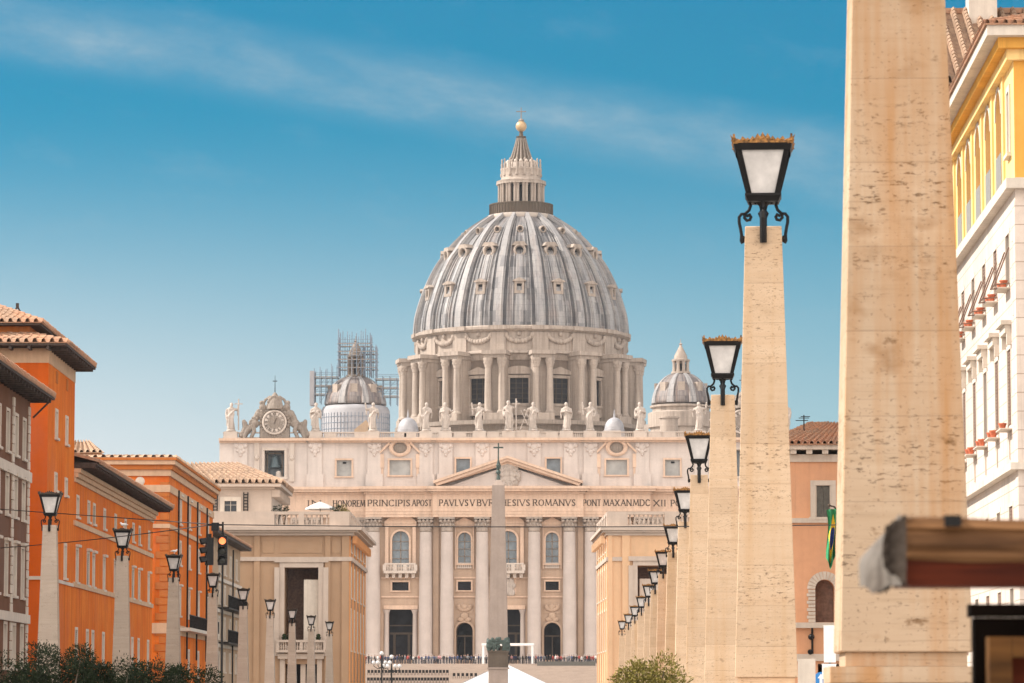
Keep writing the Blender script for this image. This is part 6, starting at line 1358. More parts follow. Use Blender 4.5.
for (y0_, y1_, z0_, z1_, *_r) in ah_:
    p = MB(); p.quad((1.55,y0_-.1,z0_-.1),(1.55,y1_+.1,z0_-.1),(1.55,y1_+.1,z1_+.1),(1.55,y0_-.1,z1_+.1)); p.build('loggia_back', S['plaster_yellow_shaded'], wp)
    p = MB(); p.box(-.02, .03, y0_+.02, y1_-.02, z0_, z0_+1.15); o = p.build('balcony_panel', S['balcony_panel'], wp)
    p = MB(); p.arch_band(ML, (y0_+y1_)/2, z1_-.95, .953, 1.12, -.03, .02); p.build('archivolt', S['trim_cream'], wp)
    p = MB(); yy = y1_+1.0; p.box(-.07, -.002, yy-.28, yy+.28, z_s1+.02, z1_+.35); p.box(-.09, -.002, yy-.31, yy+.31, z1_+.352, z1_+.55); p.build('pilaster', S['plaster_yellow'], wp)
p = MB(); p.box(-.07, -.002, pil_y+.05-.28, pil_y+.05+.28, z_s1+.02, ah_[0][3]+.35); p.build('pilaster', S['plaster_yellow'], wp)
for k_, (a, b_, e, mt) in enumerate(((-.75, -.4, .25, 'plaster_yellow'), (-.4, -.05, .55, 'plaster_yellow_shaded'), (-.05, .32, .95, 'trim_cream'))):
    m = MB(); m.box(-e, 20, -e, WD+e, z_eave+a+.002, z_eave+b_); m.build('cornice', S[mt], wp)
m = MB(); m.box(-.32, 20, -.32, WD+.3, z_s1b+.002, z_s1); m.build('belt_course', S['trim_cream'], wp)
m = MB(); m.box(-.3, 20, -.3, WD+.3, z_lob, z_lo); m.build('belt_course', S['trim_cream'], wp)
for i, c in enumerate(wc):
    [hwin(wp, ML, c, WW, *r_, t=.15, proud=.015, depth=.34, sill=False, shut='shutter_brown' if (i+j_) % 3 else None) for j_, r_ in enumerate((r1, r2, r3, r4))]
    p = MB(); z = r2[1]+.45; p.box(-.36, -.002, c-1.0, c+1.0, z+.32, z+.46); p.box(-.22, -.002, c-.9, c+.9, z+.05, z+.318)
    for q in (c-.85, c+.85): p.box(-.16, -.002, q-.1, q+.1, z-.35, z+.047)
    p.build('window_hood', S['trim_cream'], wp)
    p = MB(); p.box(-.4, -.002, c-.8, c+.8, r2[0]-.18, r2[0]-.14); p.build('flower_ledge', S['trim_cream'], wp); p = MB(); p.box(-.4, -.002, c-.8, c+.8, r1[0]-.18, r1[0]-.14); p.build('flower_ledge', S['trim_cream'], wp)
    p = MB(); p.box(-.05, -.002, c-.09, c+.09, z_lo+.3, r2[0]-.25); p.build('pilaster_strip', S['trim_cream'], wp)
    if i < 5:
        p = MB()
        for q in (c-.7, c+.7): p.tube([(-.03,q,r1[1]-.5),(-.52,q,r1[0]-.05)], .028, 5); p.tube([(-.52,q,r1[0]-.05),(-.03,q,r1[0]+.0)], .022, 5)
        p.tube([(-.52,c-.75,r1[0]-.05),(-.52,c+.75,r1[0]-.05)], .03, 5); p.build('awning_arms', S['shutter_brown'], wp)
m = MB(); i = 0; z = .2
while z < z_s1b-.5:
    if True: w_ = 1.1 if i % 2 else .75; m.box(-.03, w_*.8, -.06, w_, z, z+.621)
    z += .62; i += 1
m.build('quoins', S['plaster_white'], wp)
m = tile_roof((-1.05,-1.05,z_eave+.34),(-1.05,WD+1,z_eave+.34),(9,8,z_eave+3.4),(9,WD-8,z_eave+3.4), .3, .42, .09); m.build('roof', S['roof_tiles'], wp); m = tile_roof((-1.05,-1.05,z_eave+.34),(21,-1.05,z_eave+.34),(9,8,z_eave+3.4),(12,8,z_eave+3.4), .3, .42, .09); m.build('roof', S['roof_tiles'], wp)
# terracotta pots on the ledges
pot = MB(); pot.lathe([(.1,0),(.16,.26),(.18,.26),(.18,.32),(.14,.32),(.13,.27)], 12); pm = pot.build('flower_pot', S['terracotta'], None, True).data
pl_ = MB(); random.seed(6)
for i in range(40): p = Vector((random.gauss(0,.07), random.gauss(0,.07), .32+abs(random.gauss(0,.1)))); d = Vector((random.gauss(0,1),random.gauss(0,1),random.random()+.3)).normalized()*.12; s_ = d.cross(Vector((0,0,1))).normalized()*.035; pl_.quad(p, p+d*.5+s_, p+d, p+d*.5-s_)
bpy.data.objects.remove(bpy.data.objects['flower_pot'])
n = 0
for z, lv in ((r1[0]-.138, 'upper'), (r2[0]-.138, 'lower')):
    for i, c in enumerate(wc[:6]):
        for q in (-.5, .5):
            if lv == 'lower' and i == 0 and q < 0: continue
            o = mesh_obj('flower_pot', pm, S['terracotta'], None, on(fw, -.2, c+q, z)); o.scale = (.8,)*3; n += 1
            od = ('nearest', 'second', 'third', 'fourth', 'fifth', 'sixth')[i]
            tag(o, f'terracotta pot, {"near" if q < 0 else "far"} side of the {od} {lv} window ledge, white palazzo', 'flower pot', 'terracotta pots on the white palazzo ledges')
# small flag hanging from the palazzo
p = fw.side(960, 352); fg = thing('banner', 'small white and blue flag hung out from the far end of the white palazzo', 'flag', on(fw, 0, p[0], p[1]), PT)
m = MB(); m.tube([(0,0,-.2),(-.75,0,.55)], .025, 6); m.build('pole', S['iron_black'], fg)
for k_, (a, b_, mt) in enumerate(((0, .45, 'white_paint'), (.45, .9, 'cloth_dark_blue'))):
    m = MB(); rows = []
    for j in range(9): t = j/8; rows.append([(-.75+.12*math.sin(t*5+k_)*.4+(a+(b_-a)*e)*.75, .1*math.sin(t*7+e*2), .5-1.35*t-(a+(b_-a)*e)*.35) for e in (0,.25,.5,.75,1)])
    m.strip(rows); m.build('cloth', S[mt], fg, True)
# --- tall house with tile roof and chimney behind it
q0 = U(944, 90, 153); fh = Frame(q0.x, 153, PT)
th3 = thing('tiled_rear_house', 'house with steep sunlit clay tile roof and pale chimney behind the yellow loggia', 'building', (*fh.O.xy, 0), PT)
zh0, zh1 = fh.front(952, 84)[1], fh.front(952, 13, 8)[1]
m = MB(); m.box(-.5, 16, .5, 7, 0, zh0+.35); m.box(-.5, -.12, 0, 8, zh0-2, zh1-.3) if False else None; m.build('wall', S['plaster_peach'], th3); m = MB(); m.box(-.6, 16.2, .1, .498, zh0-.55, zh0-.15); m.build('cornice', S['trim_cream'], th3)
m = tile_roof((0,-.3,zh0),(16.3,-.3,zh0),(-.1,8,zh1),(16.3,8,zh1), .52, .42, .30, 6); m.build('roof', S['roof_tiles_old'], th3)
m = MB(); m.prism(lambda u, v, d: (d, u, v), [(-.2,zh0-2.5),(8,zh0-2.5),(8,zh1+.3),(-.2,zh0+.3)], -.5, -.03); m.build('gable_wall', S['plaster_peach'], th3)
m = MB(); m.box(-.1,16.3,7.85,8.15,zh1-.05,zh1+.2); m.build('ridge', S['roof_tiles'], th3)
c0, c1 = fh.front(968, 12, 7.2)[0], fh.front(996, 12, 7.2)[0]; m = MB(); m.box(c0, c1, 6.7, 8.3, zh1-1, zh1+2.2); m.box(c0-.1, c1+.1, 6.6, 8.4, zh1+2.2, zh1+2.4); m.build('chimney', S['trim_cream'], th3)
# --- peach house between the obelisks
YP = 172.0; p0 = U(777, 560, YP); fq = Frame(p0.x, YP, 0)
ph3 = thing('peach_house', 'peach house with tiled hip roof and arched opening between the two nearest right obelisks', 'building', (*fq.O.xy, 0))
zq = lambda py: fq.front(820, py)[1]; xq = lambda px: fq.front(px, 560)[0]; QW = 9.2; QD = 14
hs = [(xq(816), xq(831.3), zq(517), zq(485.5), False, .3), (xq(815), xq(834), zq(622.3), zq(579.5), True, .8), (xq(817), xq(840), 0, zq(664), False, .5)]
m = MB(); m.wall(MF, 0, QW, 0, zq(462), hs, .3); m.quad((0,0,0),(0,QD,0),(0,QD,zq(462)),(0,0,zq(462))); m.quad((QW,0,0),(QW,QD,0),(QW,QD,zq(462)),(QW,0,zq(462))); m.quad((0,QD,0),(QW,QD,0),(QW,QD,zq(462)),(0,QD,zq(462))); m.build('wall', S['plaster_peach'], ph3)
o = hwin(ph3, MF, (xq(816)+xq(831.3))/2, xq(831.3)-xq(816), zq(517), zq(485.5), t=.24, depth=.3, shut='shutter_green')
a0_, a1_ = xq(815), xq(834); f_ = MB(); zsp = zq(579.5)-(a1_-a0_)/2
nv = 9
for sd_ in (-1, 1):
    for i in range(nv):
        z0_ = zq(622.3)+(zsp-zq(622.3))*i/nv; z1_ = zq(622.3)+(zsp-zq(622.3))*(i+1)/nv-.03; e = .4 if i % 2 else .33
        f_.mbox(MF, *((a0_-e, a0_-.003) if sd_ < 0 else (a1_+.003, a1_+e)), z0_, z1_, -.06, .02)
for i in range(13):
    a, c_ = PI*i/13+.015, PI*(i+1)/13-.015; mm_ = (a0_+a1_)/2; r0, r1_ = (a1_-a0_)/2+.003, (a1_-a0_)/2+.38
    f_.prism(MF, [(mm_-r0*math.cos(a), zsp+r0*math.sin(a)), (mm_-r1_*math.cos(a), zsp+r1_*math.sin(a)), (mm_-r1_*math.cos(c_), zsp+r1_*math.sin(c_)), (mm_-r0*math.cos(c_), zsp+r0*math.sin(c_))], -.06, .02)
o = f_.build('arched_opening', S['trim_cream'], ph3); p = MB(); p.quad(MF(a0_-.1,zq(623),.78), MF(a1_+.1,zq(623),.78), MF(a1_+.1,zq(579),.78), MF(a0_-.1,zq(579),.78)); p.build('pane', S['shutter_brown'], o)
m = MB(); m.mbox(MF, -.1, QW+.1, zq(522.8), zq(518.2), -.14, -.002); m.build('belt_course', S['trim_cream'], ph3); m = MB(); m.mbox(MF, -.15, QW+.1, zq(628), zq(622.6), -.25, -.002); m.build('belt_course', S['trim_cream'], ph3); m = MB(); m.mbox(MF, -.05, QW, zq(661), zq(654), -.2, -.002); m.build('belt_course', S['trim_cream'], ph3)
m = MB(); m.box(-.1, QW+.1, -.1, QD, zq(462)+.002, zq(454.5)); m.box(-.5, QW+.5, -.5, QD+.4, zq(450), zq(444.8)); o = m.build('cornice', S['trim_cream'], ph3)
for i in range(13): m = MB(); x = -.1+i*.75; m.box(x, x+.28, -.42, -.102, zq(454.3), zq(450)-.003); m.build('bracket', S['trim_cream'], ph3)
ez = zq(444.5); rzq = fq.front(815, 423.5, 5.5)[1]
rxl = fq.front(812, 424, 5.5)[0]
m = tile_roof((-.6,-.6,ez),(QW+.6,-.6,ez),(rxl,5.5,rzq),(QW-2,5.5,rzq), .3, .45, .1, 6); m.build('roof', S['roof_tiles'], ph3); m = tile_roof((-.6,QD+.4,ez),(-.6,-.6,ez),(rxl,8.5,rzq),(rxl,5.5,rzq), .3, .45, .1, 6); m.build('roof', S['roof_tiles'], ph3)
m = MB(); p = fq.front(804, 432, 3)[0]; m.tube([(p,3,ez),(p,3,fq.front(804,415,3)[1])], .03, 5); m.tube([(p-.25,3,fq.front(804,418,3)[1]),(p+.25,3,fq.front(804,418,3)[1])], .02, 5); m.tube([(p-.4,3,fq.front(804,420.5,3)[1]),(p+.2,3,fq.front(804,420.5,3)[1])], .02, 5); m.tube([(p-.15,3,fq.front(804,416.5,3)[1]),(p+.3,3,fq.front(804,416.5,3)[1])], .02, 5); m.build('aerial', S['iron_black'], ph3)
m = MB(); p = xq(811.5); m.tube([(p,-.12,zq(628)),(p,-.12,zq(656))], .05, 6); m.ball((p-.05,-.2,zq(637)), .15); m.ball((p-.1,-.2,zq(652)), .13); m.build('lamp_bracket', S['iron_black'], ph3)
# ------------------------------------------------------------------ obelisk lamps
def lamp_obelisk(stone, crown_mat):
    t = thing('obelisk_lamp', 'obelisk lamp', 'street lamp')
    m = MB(); m.box(-.52,.52,-.52,.52,.125,.5); m.box(-.44,.44,-.44,.44,.5,1.80); m.box(-.46,.46,-.46,.46,1.803,1.90); m.box(-.365,.365,-.365,.365,1.902,1.985); o = m.build('pedestal', S[stone], t)
    m = MB(); b_ = .006; prs = []
    for z, h in ((1.988, .392), (1.996, .398), (7.79, .236), (7.80, .228)): prs.append([(-h+b_,-h,z),(h-b_,-h,z),(h,-h+b_,z),(h,h-b_,z),(h-b_,h,z),(-h+b_,h,z),(-h,h-b_,z),(-h,-h+b_,z)])
    m.strip(prs, True); m.add(prs[0], [tuple(range(7,-1,-1))]); m.add(prs[-1], [tuple(range(8))]); m.build('shaft', S[stone], t)
    zb, zt, hb, ht = 8.235, 8.83, .185, .335
    m = MB(); m.taper(0,0,zb-.10,zb-.03,.20,.20,.225,.225); m.box(-.235,.235,-.235,.235,zb-.03,zb)
    for sx in (-1,1):
        for sy in (-1,1): m.tube([(sx*hb*1.08,sy*hb*1.08,zb),(sx*ht*1.03,sy*ht*1.03,zt)], .02, 4)
    # each side: inner sash and heavy top rail
    for q in range(4):
        ca, sa = (1,0,-1,0)[q], (0,1,0,-1)[q]; Mq = lambda u, v, d: (u*ca-(-d)*sa*-1*-1 if False else u*ca + d*sa, u*sa - d*ca, v)
        for sg in (-1,1): m.add([Mq(sg*hb*.80,zb,hb+.012),Mq(sg*hb,zb,hb+.012),Mq(sg*ht,zt,ht+.012),Mq(sg*ht*.84,zt,ht+.012)], [(0,1,2,3)])
    m.strip([[(-ht-.02,-ht-.02,zt-.05),(ht+.02,-ht-.02,zt-.05),(ht+.02,ht+.02,zt-.05),(-ht-.02,ht+.02,zt-.05)],[(-ht-.045,-ht-.045,zt+.045),(ht+.045,-ht-.045,zt+.045),(ht+.045,ht+.045,zt+.045),(-ht-.045,ht+.045,zt+.045)],[(-ht+.02,-ht+.02,zt+.06),(ht-.02,-ht+.02,zt+.06),(ht-.02,ht-.02,zt+.06),(-ht+.02,ht-.02,zt+.06)],[(-.06,-.06,zt+.14),(.06,-.06,zt+.14),(.06,.06,zt+.14),(-.06,.06,zt+.14)]], True)
    m.lathe([(.10,zb-.10),(.06,zb-.14),(.045,zb-.2),(.075,zb-.24),(.05,zb-.3),(.05,7.79)], 10)
    lan = m.build('lantern', S['iron_black'], t)
    for q in range(4):
        ca, sa = (1,0,-1,0)[q], (0,1,0,-1)[q]; Mq = lambda u, v, d: (u*ca + d*sa, u*sa - d*ca, v)
        m = MB(); m.quad(Mq(-hb,zb+.005,hb),Mq(hb,zb+.005,hb),Mq(ht,zt,ht),Mq(-ht,zt,ht)); m.build('pane', S['milk_glass'], lan)
    # leafy crest round the top: pointed leaves, taller in the middle, horned corners
    m = MB()
    for q in range(4):
        ca, sa = (1,0,-1,0)[q], (0,1,0,-1)[q]; Mq = lambda u, v, d: (u*ca + d*sa, u*sa - d*ca, v); e = ht+.035
        for i in range(13):
            u = (i-6)*.056; h = .055+.085*math.exp(-(u/.12)**2)+(.03 if i in (2,10) else 0); lean = u*.12
            m.prism(Mq, [(u-.028,zt+.04),(u+.028,zt+.04),(u+.036+lean,zt+.04+h*.55),(u+lean*1.4,zt+.04+h),(u-.036+lean,zt+.04+h*.5)], e-.012, e+.012+.006*(i % 2))
            m.ball(Mq(u+lean*.6, zt+.05+h*.35, e+.018), .016, None, None, 6, 4)
        for sg in (-1,1): m.prism(Mq, [(sg*(e-.05),zt+.03),(sg*(e+.012),zt+.03),(sg*(e+.05),zt+.15),(sg*(e+.02),zt+.115),(sg*(e-.03),zt+.10)], e-.015, e+.015)
    m.build('crest', S[crown_mat], lan)
    P = [(.115,8.06),(.10,8.10),(.125,8.135),(.165,8.13),(.18,8.09),(.165,8.04),(.185,7.98),(.24,7.93),(.245,7.88),(.215,7.845),(.175,7.855),(.16,7.89),(.18,7.925),(.205,7.91),(.20,7.89)]
    P2 = [(.24,7.93),(.285,7.93),(.315,7.89),(.315,7.82),(.298,7.74),(.285,7.66),(.29,7.58),(.272,7.545)]
    for q in range(4):
        ca, sa = (1,0,-1,0)[q], (0,1,0,-1)[q]; m = MB()
        for pp in (P, P2): m.tube([(r_*sa, -r_*ca, z+.06) for r_, z in pp], .021, 6)
        r_ = .262; m.ball((r_*sa,-r_*ca,7.66), .03, .03, .05, 6, 5); m.build('scroll', S['iron_black'], lan)
    m = MB(); m.box(-.03,.03,-.275,-.238,7.5,8.06) if False else m.tube([(0,-.29,7.98),(0,-.315,7.9),(0,-.305,7.72),(0,-.282,7.58)], .045, 6); m.build('front_bar', S['iron_black'], lan)
    return t
lampA = lamp_obelisk('travertine', 'gilt'); lampB = lamp_obelisk('travertine_shaded', 'gilt_shaded')
ORD = ['nearest','second','third','fourth','fifth','sixth','seventh','eighth','ninth','tenth','eleventh','farthest']
DET = ['crest against open sky', 'gilded crest beside the nearest shaft', 'half hidden by the shaft before it', 'near the end of the inscription', 'just above the peach palace parapet', 'at the peach palace cornice', 'under the peach cornice', 'before the peach belt course', 'before the peach portal frame', 'left of the peach portal', 'tiny, last but one of the row', 'tiny, at the left end of the row']
for n, px in enumerate((763, 722.5, 699, 685, 673, 663, 655, 648.5, 641.4, 634.8, 628.4, 622)):
    Y = 47*(1+.556*n); p = U(px, 700-540/(Y/47), Y); o = lampA if n == 0 else dup(lampA); o.location = (p.x, Y+.0, 0); o.rotation_euler = (0, 0, R((-3.2, -2, -1.5, 0, .5, 0, 0, .7, 0, 0, .4, 0)[n]))
    tag(o, f'{ORD[n]} lamp of the right row, {DET[n]}', 'street lamp', 'travertine obelisk lamps in the right row')
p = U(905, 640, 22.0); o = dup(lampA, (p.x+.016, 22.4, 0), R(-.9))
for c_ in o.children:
    if c_.name.startswith(('shaft', 'pedestal')): c_.data = c_.data.copy(); c_.data.materials[0] = S['travertine_stained_shaded']
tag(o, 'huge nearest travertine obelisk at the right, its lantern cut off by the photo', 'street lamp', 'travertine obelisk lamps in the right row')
DL = ['in front of the brown and orange walls', 'with a gull, before the long orange palazzo', 'with a gull, at the ochre corner', 'behind the traffic lights', 'before the tan house', 'left of the tan corner palace', 'before the loggia opening, left side', 'before the loggia opening, right side', 'at the right edge of the loggia frame']
LEFT = []
for n, (px, k_) in enumerate(zip((50.5, 122.8, 174, 213, 243.5, 270.3, 292.3, 311.3, 329.6), (2.71,3.29,3.88,4.45,5.06,5.62,6.2,6.7,7.2))):
    Y = 47*k_; p = U(px, 700-540/k_, Y); o = lampB if n == 0 else dup(lampB); o.location = (p.x, Y, 0); o.rotation_euler = (0, 0, R((2, 1.5, -1, 1, 0, .5, 0, -1, 0)[n])); LEFT.append(o)
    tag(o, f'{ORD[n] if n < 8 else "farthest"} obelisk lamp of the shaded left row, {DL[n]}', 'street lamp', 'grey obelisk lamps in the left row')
# gulls
for n, (i, lab) in enumerate(((1, 'small white gull perched on the second left lamp'), (2, 'small white gull perched on the third left lamp'))):
    m = MB(); m.ball((0,0,.2), .17, .075, .085, 12, 8); m.ball((-.15,0,.29), .06, .05, .055, 8, 6); m.tube([(-.1,0,.22),(-.15,0,.29)], .05, 7); m.tube([(-.2,0,.285),(-.26,0,.275)], .016, 5, .006); m.tube([(.12,0,.21),(.30,0,.19)], .05, 6, .015)
    for sg in (-1, 1): m.tube([(.02,sg*.03,.14),(.02,sg*.03,0)], .012, 5); m.ball((.05,sg*.065,.22), .15, .025, .06, 8, 5)
    L_ = LEFT[i].location; o = mesh_obj('gull', remeshed(m, .012, 1), S['white_paint'], None, (L_.x+.02, L_.y, 8.99)); o.rotation_euler = (0, 0, .4+PI*n); o.scale = (.72,)*3; tag(o, lab, 'bird')
# ------------------------------------------------------------------ traffic lights and wires
YT_ = 118.0; kt = YT_/F
tp = U(221.5, 600, YT_); ztp = U(214, 523, YT_).z
pole = thing('traffic_pole', 'thin dark pole carrying the two traffic lights before the ochre palazzo', 'pole', (tp.x, YT_+.25, 0))
m = MB(); m.lathe([(.11,.12),(.11,.9),(.038,1.0),(.032,ztp+.05)], 8); m.build('post', S['iron_black'], pole, True); m = MB(); m.tube([(0,0,ztp-.05),(-.5,-.1,ztp-.05)], .035, 6); m.box(-.36,-.12,-.16,.04,ztp-.25,ztp+.02); m.build('hanger', S['iron_black'], pole)
plain('lamp_lit', (.9,.25,.1), .4, emit=((1,.20,.06), 1.5)); plain('lens_red', (.10,.012,.01), .3); plain('lens_dark', (.03,.03,.022), .3)
def signal(px, py0, py1, rz, lit, lab):
    a, b_ = U(px, py1, YT_), U(px, py0, YT_); h = b_.z-a.z; t = thing('traffic_light', lab, 'traffic light', (a.x, YT_, a.z), rz)
    m = MB(); m.box(-.15,.15,-.02,.2,0,h); m.box(-.05,.05,.05,.15,h,h+.12); m.build('housing', S['iron_black'], t)
    for i in range(3):
        z = h*(.83-.33*i); m = MB(); n = 16; m.strip([[(.115*math.cos(2*PI*j/n), -.03, z+.115*math.sin(2*PI*j/n)) for j in range(n)], [(.0, -.045, z)]*n], True); m.build('lens', S['lamp_lit' if (lit and i == 0) else 'lens_red' if i == 0 else 'lens_dark'], t, True)
        m = MB(); A = [R(-20)+R(220)*j/12 for j in range(13)]; m.strip([[(.13*math.cos(q), -.02, z+.13*math.sin(q)) for q in A], [(.135*math.cos(q), -.24+.06*(1-math.sin(q)), z+.135*math.sin(q)-.03) for q in A]]); m.strip([[(.142*math.cos(q), -.02, z+.142*math.sin(q)) for q in A], [(.147*math.cos(q), -.24+.06*(1-math.sin(q)), z+.147*math.sin(q)-.03) for q in A]]); m.build('visor', S['iron_black'], t)
signal(222.3, 536, 565, 0, True, 'black traffic light facing the camera with its top red lamp lit'); signal(206.5, 537.5, 565, R(-72), False, 'black traffic light turned aside, left of the lit one')
def wire(a, b_, sag, lab):
    t = MB(); P = []
    for i in range(25):
        u = i/24; q = a.lerp(b_, u); q = Vector((q.x, q.y, q.z-sag*4*u*(1-u))); P.append(q)
    t.tube(P, .017, 5); return tag(t.build('overhead_wire', S['cable_black']), lab, 'wire')
hub = U(213.5, 524.5, YT_+.2)
wire(hub, U(-52, 505.5, 157), .0, 'upper overhead wire running left from the traffic lights to the brown palazzo'); wire(hub, U(-52, 551, 157), .12, 'lower overhead wire running left from the traffic lights to the brown palazzo')
we = fw.O + fw.ey*1.2; wire(hub, Vector((we.x+.05, we.y, U(1015, 520, 120).z)), .12, 'long overhead wire spanning the street in front of the church columns')
# ------------------------------------------------------------------ flag, signs
FY = 166.0; fa = U(834.5, 508, FY); fl_ = thing('flag', 'green flag with yellow diamond and blue disc hanging before the peach house', 'flag', (fa.x, FY, fa.z))
plain('flag_green', (.02,.26,.10), .8, var=.1); plain('flag_yellow', (.80,.60,.04), .8, var=.05); plain('flag_blue', (.02,.06,.30), .8, var=.1)
m = MB(); m.tube([(.9,6.2,-.5),(0,0,.05),(-.25,-.4,.09)], .04, 6); m.ball((-.27,-.42,.1), .07); m.build('pole', S['bark'], fl_)
m = MB(); nu, nv = 44, 44; rows = []
for j in range(nv+1):
    row = []
    for i in range(nu+1):
        u, v = i/nu, j/nv                       # u along the hoist, v along the fly (hanging down)
        w_ = .72*(1-.30*v)*(1-.25*math.sin(PI*v)); x = -.30+(u-.1)*w_*.9 + .05*math.sin(v*5); y = .55*u + .20*math.sin(u*15+v*2.0)*(.35+.65*v); z = -.03-2.75*v*(1-.42*abs(u-.45)) + .35*(u-.5)*(1-v)*.3
        row.append((x, y, z))
    rows.append(row)
for j in range(nv):
    for i in range(nu):
        u, v = (i+.5)/nu-.5, (j+.5)/nv-.5; m.mi = 2 if math.hypot(u*.9, v*1.35) < .25 else 1 if abs(u)/.41+abs(v)/.42 < 1 else 0
        m.quad(rows[j][i], rows[j][i+1], rows[j+1][i+1], rows[j+1][i])
m.build('cloth', [S['flag_green'], S['flag_yellow'], S['flag_blue']], fl_, 'all')
SY = 110.0; ks = SY/F
def board(px0, px1, py0, py1, lab, name='sign_board', Y=SY, mat='white_paint'):
    a, b_ = U(px0, py1, Y), U(px1, py0, Y); t = thing(name, lab, 'sign', ((a.x+b_.x)/2, Y, 0)); w_ = (b_.x-a.x)/2
    m = MB(); m.box(-w_, w_, -.03, .03, a.z, b_.z); m.box(-w_-.015, w_+.015, -.02, .045, b_.z+.001, b_.z+.02); m.build('panel', S[mat], t); m = MB(); m.tube([(0,.07,.1),(0,.07,b_.z-.05)], .035, 6); m.build('post', S['granite_dark'], t); return t
board(798, 815.3, 659.5, 690, 'plain white panel lowest at left, between the two nearest right obelisks', mat='trim_cream'); board(824, 835.5, 626, 662.5, 'tall white panel against the edge of the huge obelisk', mat='white_paint', Y=112); board(822.3, 836, 664.5, 679, 'small white panel below the tall white one at the huge obelisk', Y=108)
a = U(821, 679, 118); rs = thing('round_sign', 'round blue road sign with white arrow beside the white panels', 'sign', (a.x, 118, 0)); n = 24; rr = 7*118/F
m = MB(); m.strip([[(r_*math.cos(2*PI*i/n), y, a.z+r_*math.sin(2*PI*i/n)) for i in range(n)] for r_, y in ((.01,.02),(rr,.02),(rr,-.01),(.01,-.012))], True); m.build('disc', S['cloth_dark_blue'] if False else plain('sign_blue', (.02,.20,.52), .4, var=.05) or S['sign_blue'], rs)
MA_ = lambda u, v, d: ((u+v)*.707, d, a.z+(v-u)*.707*-1); m = MB(); m.prism(lambda u, v, d: (u*rr, d, a.z+v*rr), [(-.2,-.7),(.2,-.7),(.2,.1),(.5,.1),(0,.75),(-.5,.1),(-.2,.1)], -.02, -.0125); m.build('arrow', S['white_paint'], rs); m = MB(); m.tube([(0,.06,.1),(0,.06,a.z)], .035, 6); m.build('post', S['granite_dark'], rs)
# ------------------------------------------------------------------ planting
for k_, (px, py, wd, Y) in enumerate(((3, 659, 1.5, 96), (33, 655, 1.5, 97), (61, 647, 1.45, 95), (88, 659, 1.4, 97), (114, 656, 1.5, 96), (141, 664, 1.4, 98), (166, 669, 1.3, 97), (193, 675, 1.3, 99))):
    p = U(px, py, Y); labs = ['dark bushy oleander at the left photo edge', 'dark oleander left of the nearest left lamp', 'tallest dark oleander, right of the nearest left lamp', 'dark oleander midway between the first two left lamps', 'dark oleander at the foot of the second left lamp', 'low dark oleander right of the second left lamp', 'low dark oleander at the third left lamp', 'lowest dark oleander at the right end of the hedge']
    shrub('oleander', labs[k_], (p.x, Y, .12), p.z+.22, wd*1.3, 9500, 'leaf_dark', 60+k_, 'dark oleanders along the left pavement', .07)
p = U(648, 656, 88); shrub('olive_tree', 'yellow green olive bush in front of the farther right obelisks', (p.x, 88, .12), p.z-.1, 1.9, 5200, 'leaf_olive', 91, None, .085, .2, 'tree')
# ------------------------------------------------------------------ souvenir stall in the foreground, out of focus
SYY = 7.2; q_ = lambda px, py, Y=SYY: U(px, py, Y)
def wood(name, c1, c2):
    m, N, L, b = new_mat(name); b.inputs['Roughness'].default_value = .7; b.inputs['Specular IOR Level'].default_value = .12; tc = N.new('ShaderNodeTexCoord'); f = nz(N, L, tc.outputs['Object'], (1.2, 14, 14), s=2.2, detail=6, lo=.3, hi=.7); L.new(mixc(N, L, f, c1, c2), b.inputs['Base Color'])
wood('wood_red', (.030,.006,.003), (.12,.022,.007)); weathered('wood_end', (.055,.042,.034), light=(.11,.088,.072), dark=(.012,.009,.007), scale=7, streak=.9); wood('wood_tan', (.045,.02,.009), (.22,.11,.048)); wood('wood_gold', (.05,.022,.007), (.14,.062,.018)); weathered('canvas_tan', (.15,.075,.034), dark=(.05,.025,.012), scale=3, streak=.55, rough=.9); weathered('canvas_grey', (.15,.125,.105), light=(.25,.22,.19), dark=(.03,.022,.017), scale=5, streak=.95, rough=.8, fine=9)
s0 = q_(1130, 700); st = thing('market_stall', 'blurred rough wooden market stall at the lower right with weathered grey beam end', 'stall', (s0.x, SYY, 0))
def L_(px, py, dy=0): p = q_(px, py, SYY+dy); return Vector((p.x-s0.x, dy, p.z))
# wooden beam
a, b_ = L_(900, 556), L_(1024, 588); x1 = 1.9
m = MB(); za = L_(960, 556).z; zb_ = L_(960, 586).z
m.box(a.x, x1, .0, .16, zb_, za); m.build('front_beam', S['wood_red'], st)
m = MB(); rnd = random.Random(8); rows = []; x0 = L_(903, 515).x; n = 40
for i in range(n+1):
    x = x0+(x1-x0)*(i/n)**1.4; r_ = []
    for j, (dy, pz) in enumerate(((.19,548),(.19,519),(.17,516.5),(.09,516),(.0,516.5),(-.014,519.5),(-.018,527),(-.010,530),(-.017,533),(-.02,545),(-.012,551),(-.016,556),(-.004,560))):
        zz_ = L_(950, pz).z; wv = noise.noise(Vector((x*9, j*.9, 1)))*.006; dr = min(1, (x-x0)/.45)*.008; r_.append((x, dy+wv, zz_-dr+noise.noise(Vector((x*6, j*.7, 5)))*.006))
    rows.append(r_)
m.strip(rows); m.build('top_rail', S['wood_tan'], st, True)
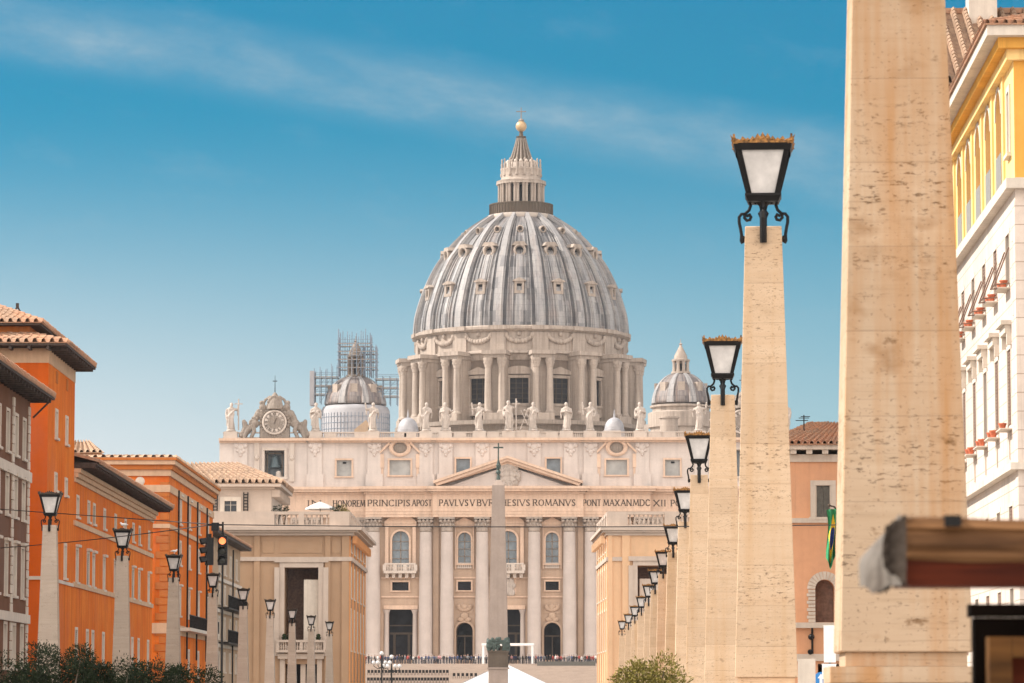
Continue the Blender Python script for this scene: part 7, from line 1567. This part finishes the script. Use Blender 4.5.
# grey end flap, folded and hanging over the beam end
m = MB(); rows = []
for i in range(9):
    t = i/8; r_ = []
    for j in range(11):
        v = j/10; px = 904-(37*min(1, v*1.6)*(.55+.45*t))*(1 if t > .15 else .6)+ (8*v if t < .4 else 0); py = 515+ v*(72 if t > .5 else 74)+4*math.sin(t*9+v*3); p = L_(px, py); r_.append((p.x, -.03+.30*t*(1-.3*v)+.02*math.sin(t*11+v*4), p.z))
    rows.append(r_)
m.strip(rows); m.strip([[tuple(Vector(p)+Vector((.012,.004,0))) for p in r_] for r_ in rows]); m.build('end_flap', S['canvas_grey'], st, 'all')
m = MB(); rows = []
for i in range(7):
    t = i/6; r_ = []
    for j in range(13):
        v = j/12; px = 884+21*t-(3*math.sin(v*PI)*(1-t)); py = (526-10*t)+(60+9*t-16*(1-t)*v)*v+1.6*math.sin(v*17+i*2.1); p = L_(px, py); r_.append((p.x, -.045+.012*t+.006*math.sin(v*23+i), p.z))
    rows.append(r_)
m.strip(rows); m.strip([[(q[0]+.003, q[1]+.05, q[2]) for q in r_] for r_ in rows]); m.build('beam_end', S['wood_end'], st, 'all')
m = MB(); c0, c1 = L_(943.5, 527), L_(959.5, 516); m.box(c0.x, c1.x, -.035, .10, c0.z, c1.z); m.build('clip', S['iron_black'], st)
# cabinet below with a gilt framed panel
m = MB(); c0 = L_(970, 604, .9); m.box(c0.x+.008, x1, .9, .96, .35, c0.z-.03); m.box(c0.x, x1, .89, .97, c0.z-.028, c0.z); m.build('cabinet', S['black_board'], st)
g0 = L_(987, 637, .84); m = MB(); m.box(g0.x, g0.x+.05, .80, .865, .5, g0.z); m.box(g0.x+.051, x1-.2, .80, .865, g0.z-.045, g0.z); m.box(g0.x+.051, x1-.2, .80, .865, .5, .56); m.build('panel_frame', S['wood_gold'], st); m = MB(); m.box(g0.x+.05, x1-.2, .845, .868, .56, g0.z-.046); m.build('panel', S['wood_red'], st)
for x in (.9, x1-.08):
    for y in (.02, 1.4): m = MB(); m.box(x-.04, x+.04, y, y+.08, .12, zb_-.002 if y < 1 else za); m.build('post', S['wood_red'], st)
for x in (.9, x1-.08): m = MB(); m.box(x-.035, x+.035, .161, 1.48, zb_+.02, za-.02); m.build('side_rail', S['wood_red'], st)

# ------------------------------------------------------------------ thin summer haze over the town
hm = bpy.data.materials.new('haze'); hm.use_nodes = True; hn = hm.node_tree; hn.nodes.clear()
ho = hn.nodes.new('ShaderNodeOutputMaterial'); hv = hn.nodes.new('ShaderNodeVolumePrincipled'); hv.inputs['Color'].default_value = (.96,.96,.98,1); hv.inputs['Density'].default_value = HAZE; hv.inputs['Anisotropy'].default_value = .2
hn.links.new(hv.outputs[0], ho.inputs['Volume'])
m = MB(); m.box(-420, 420, -90, 1050, -1.1, 162); o = m.build('haze', hm); tag(o, kind='stuff')
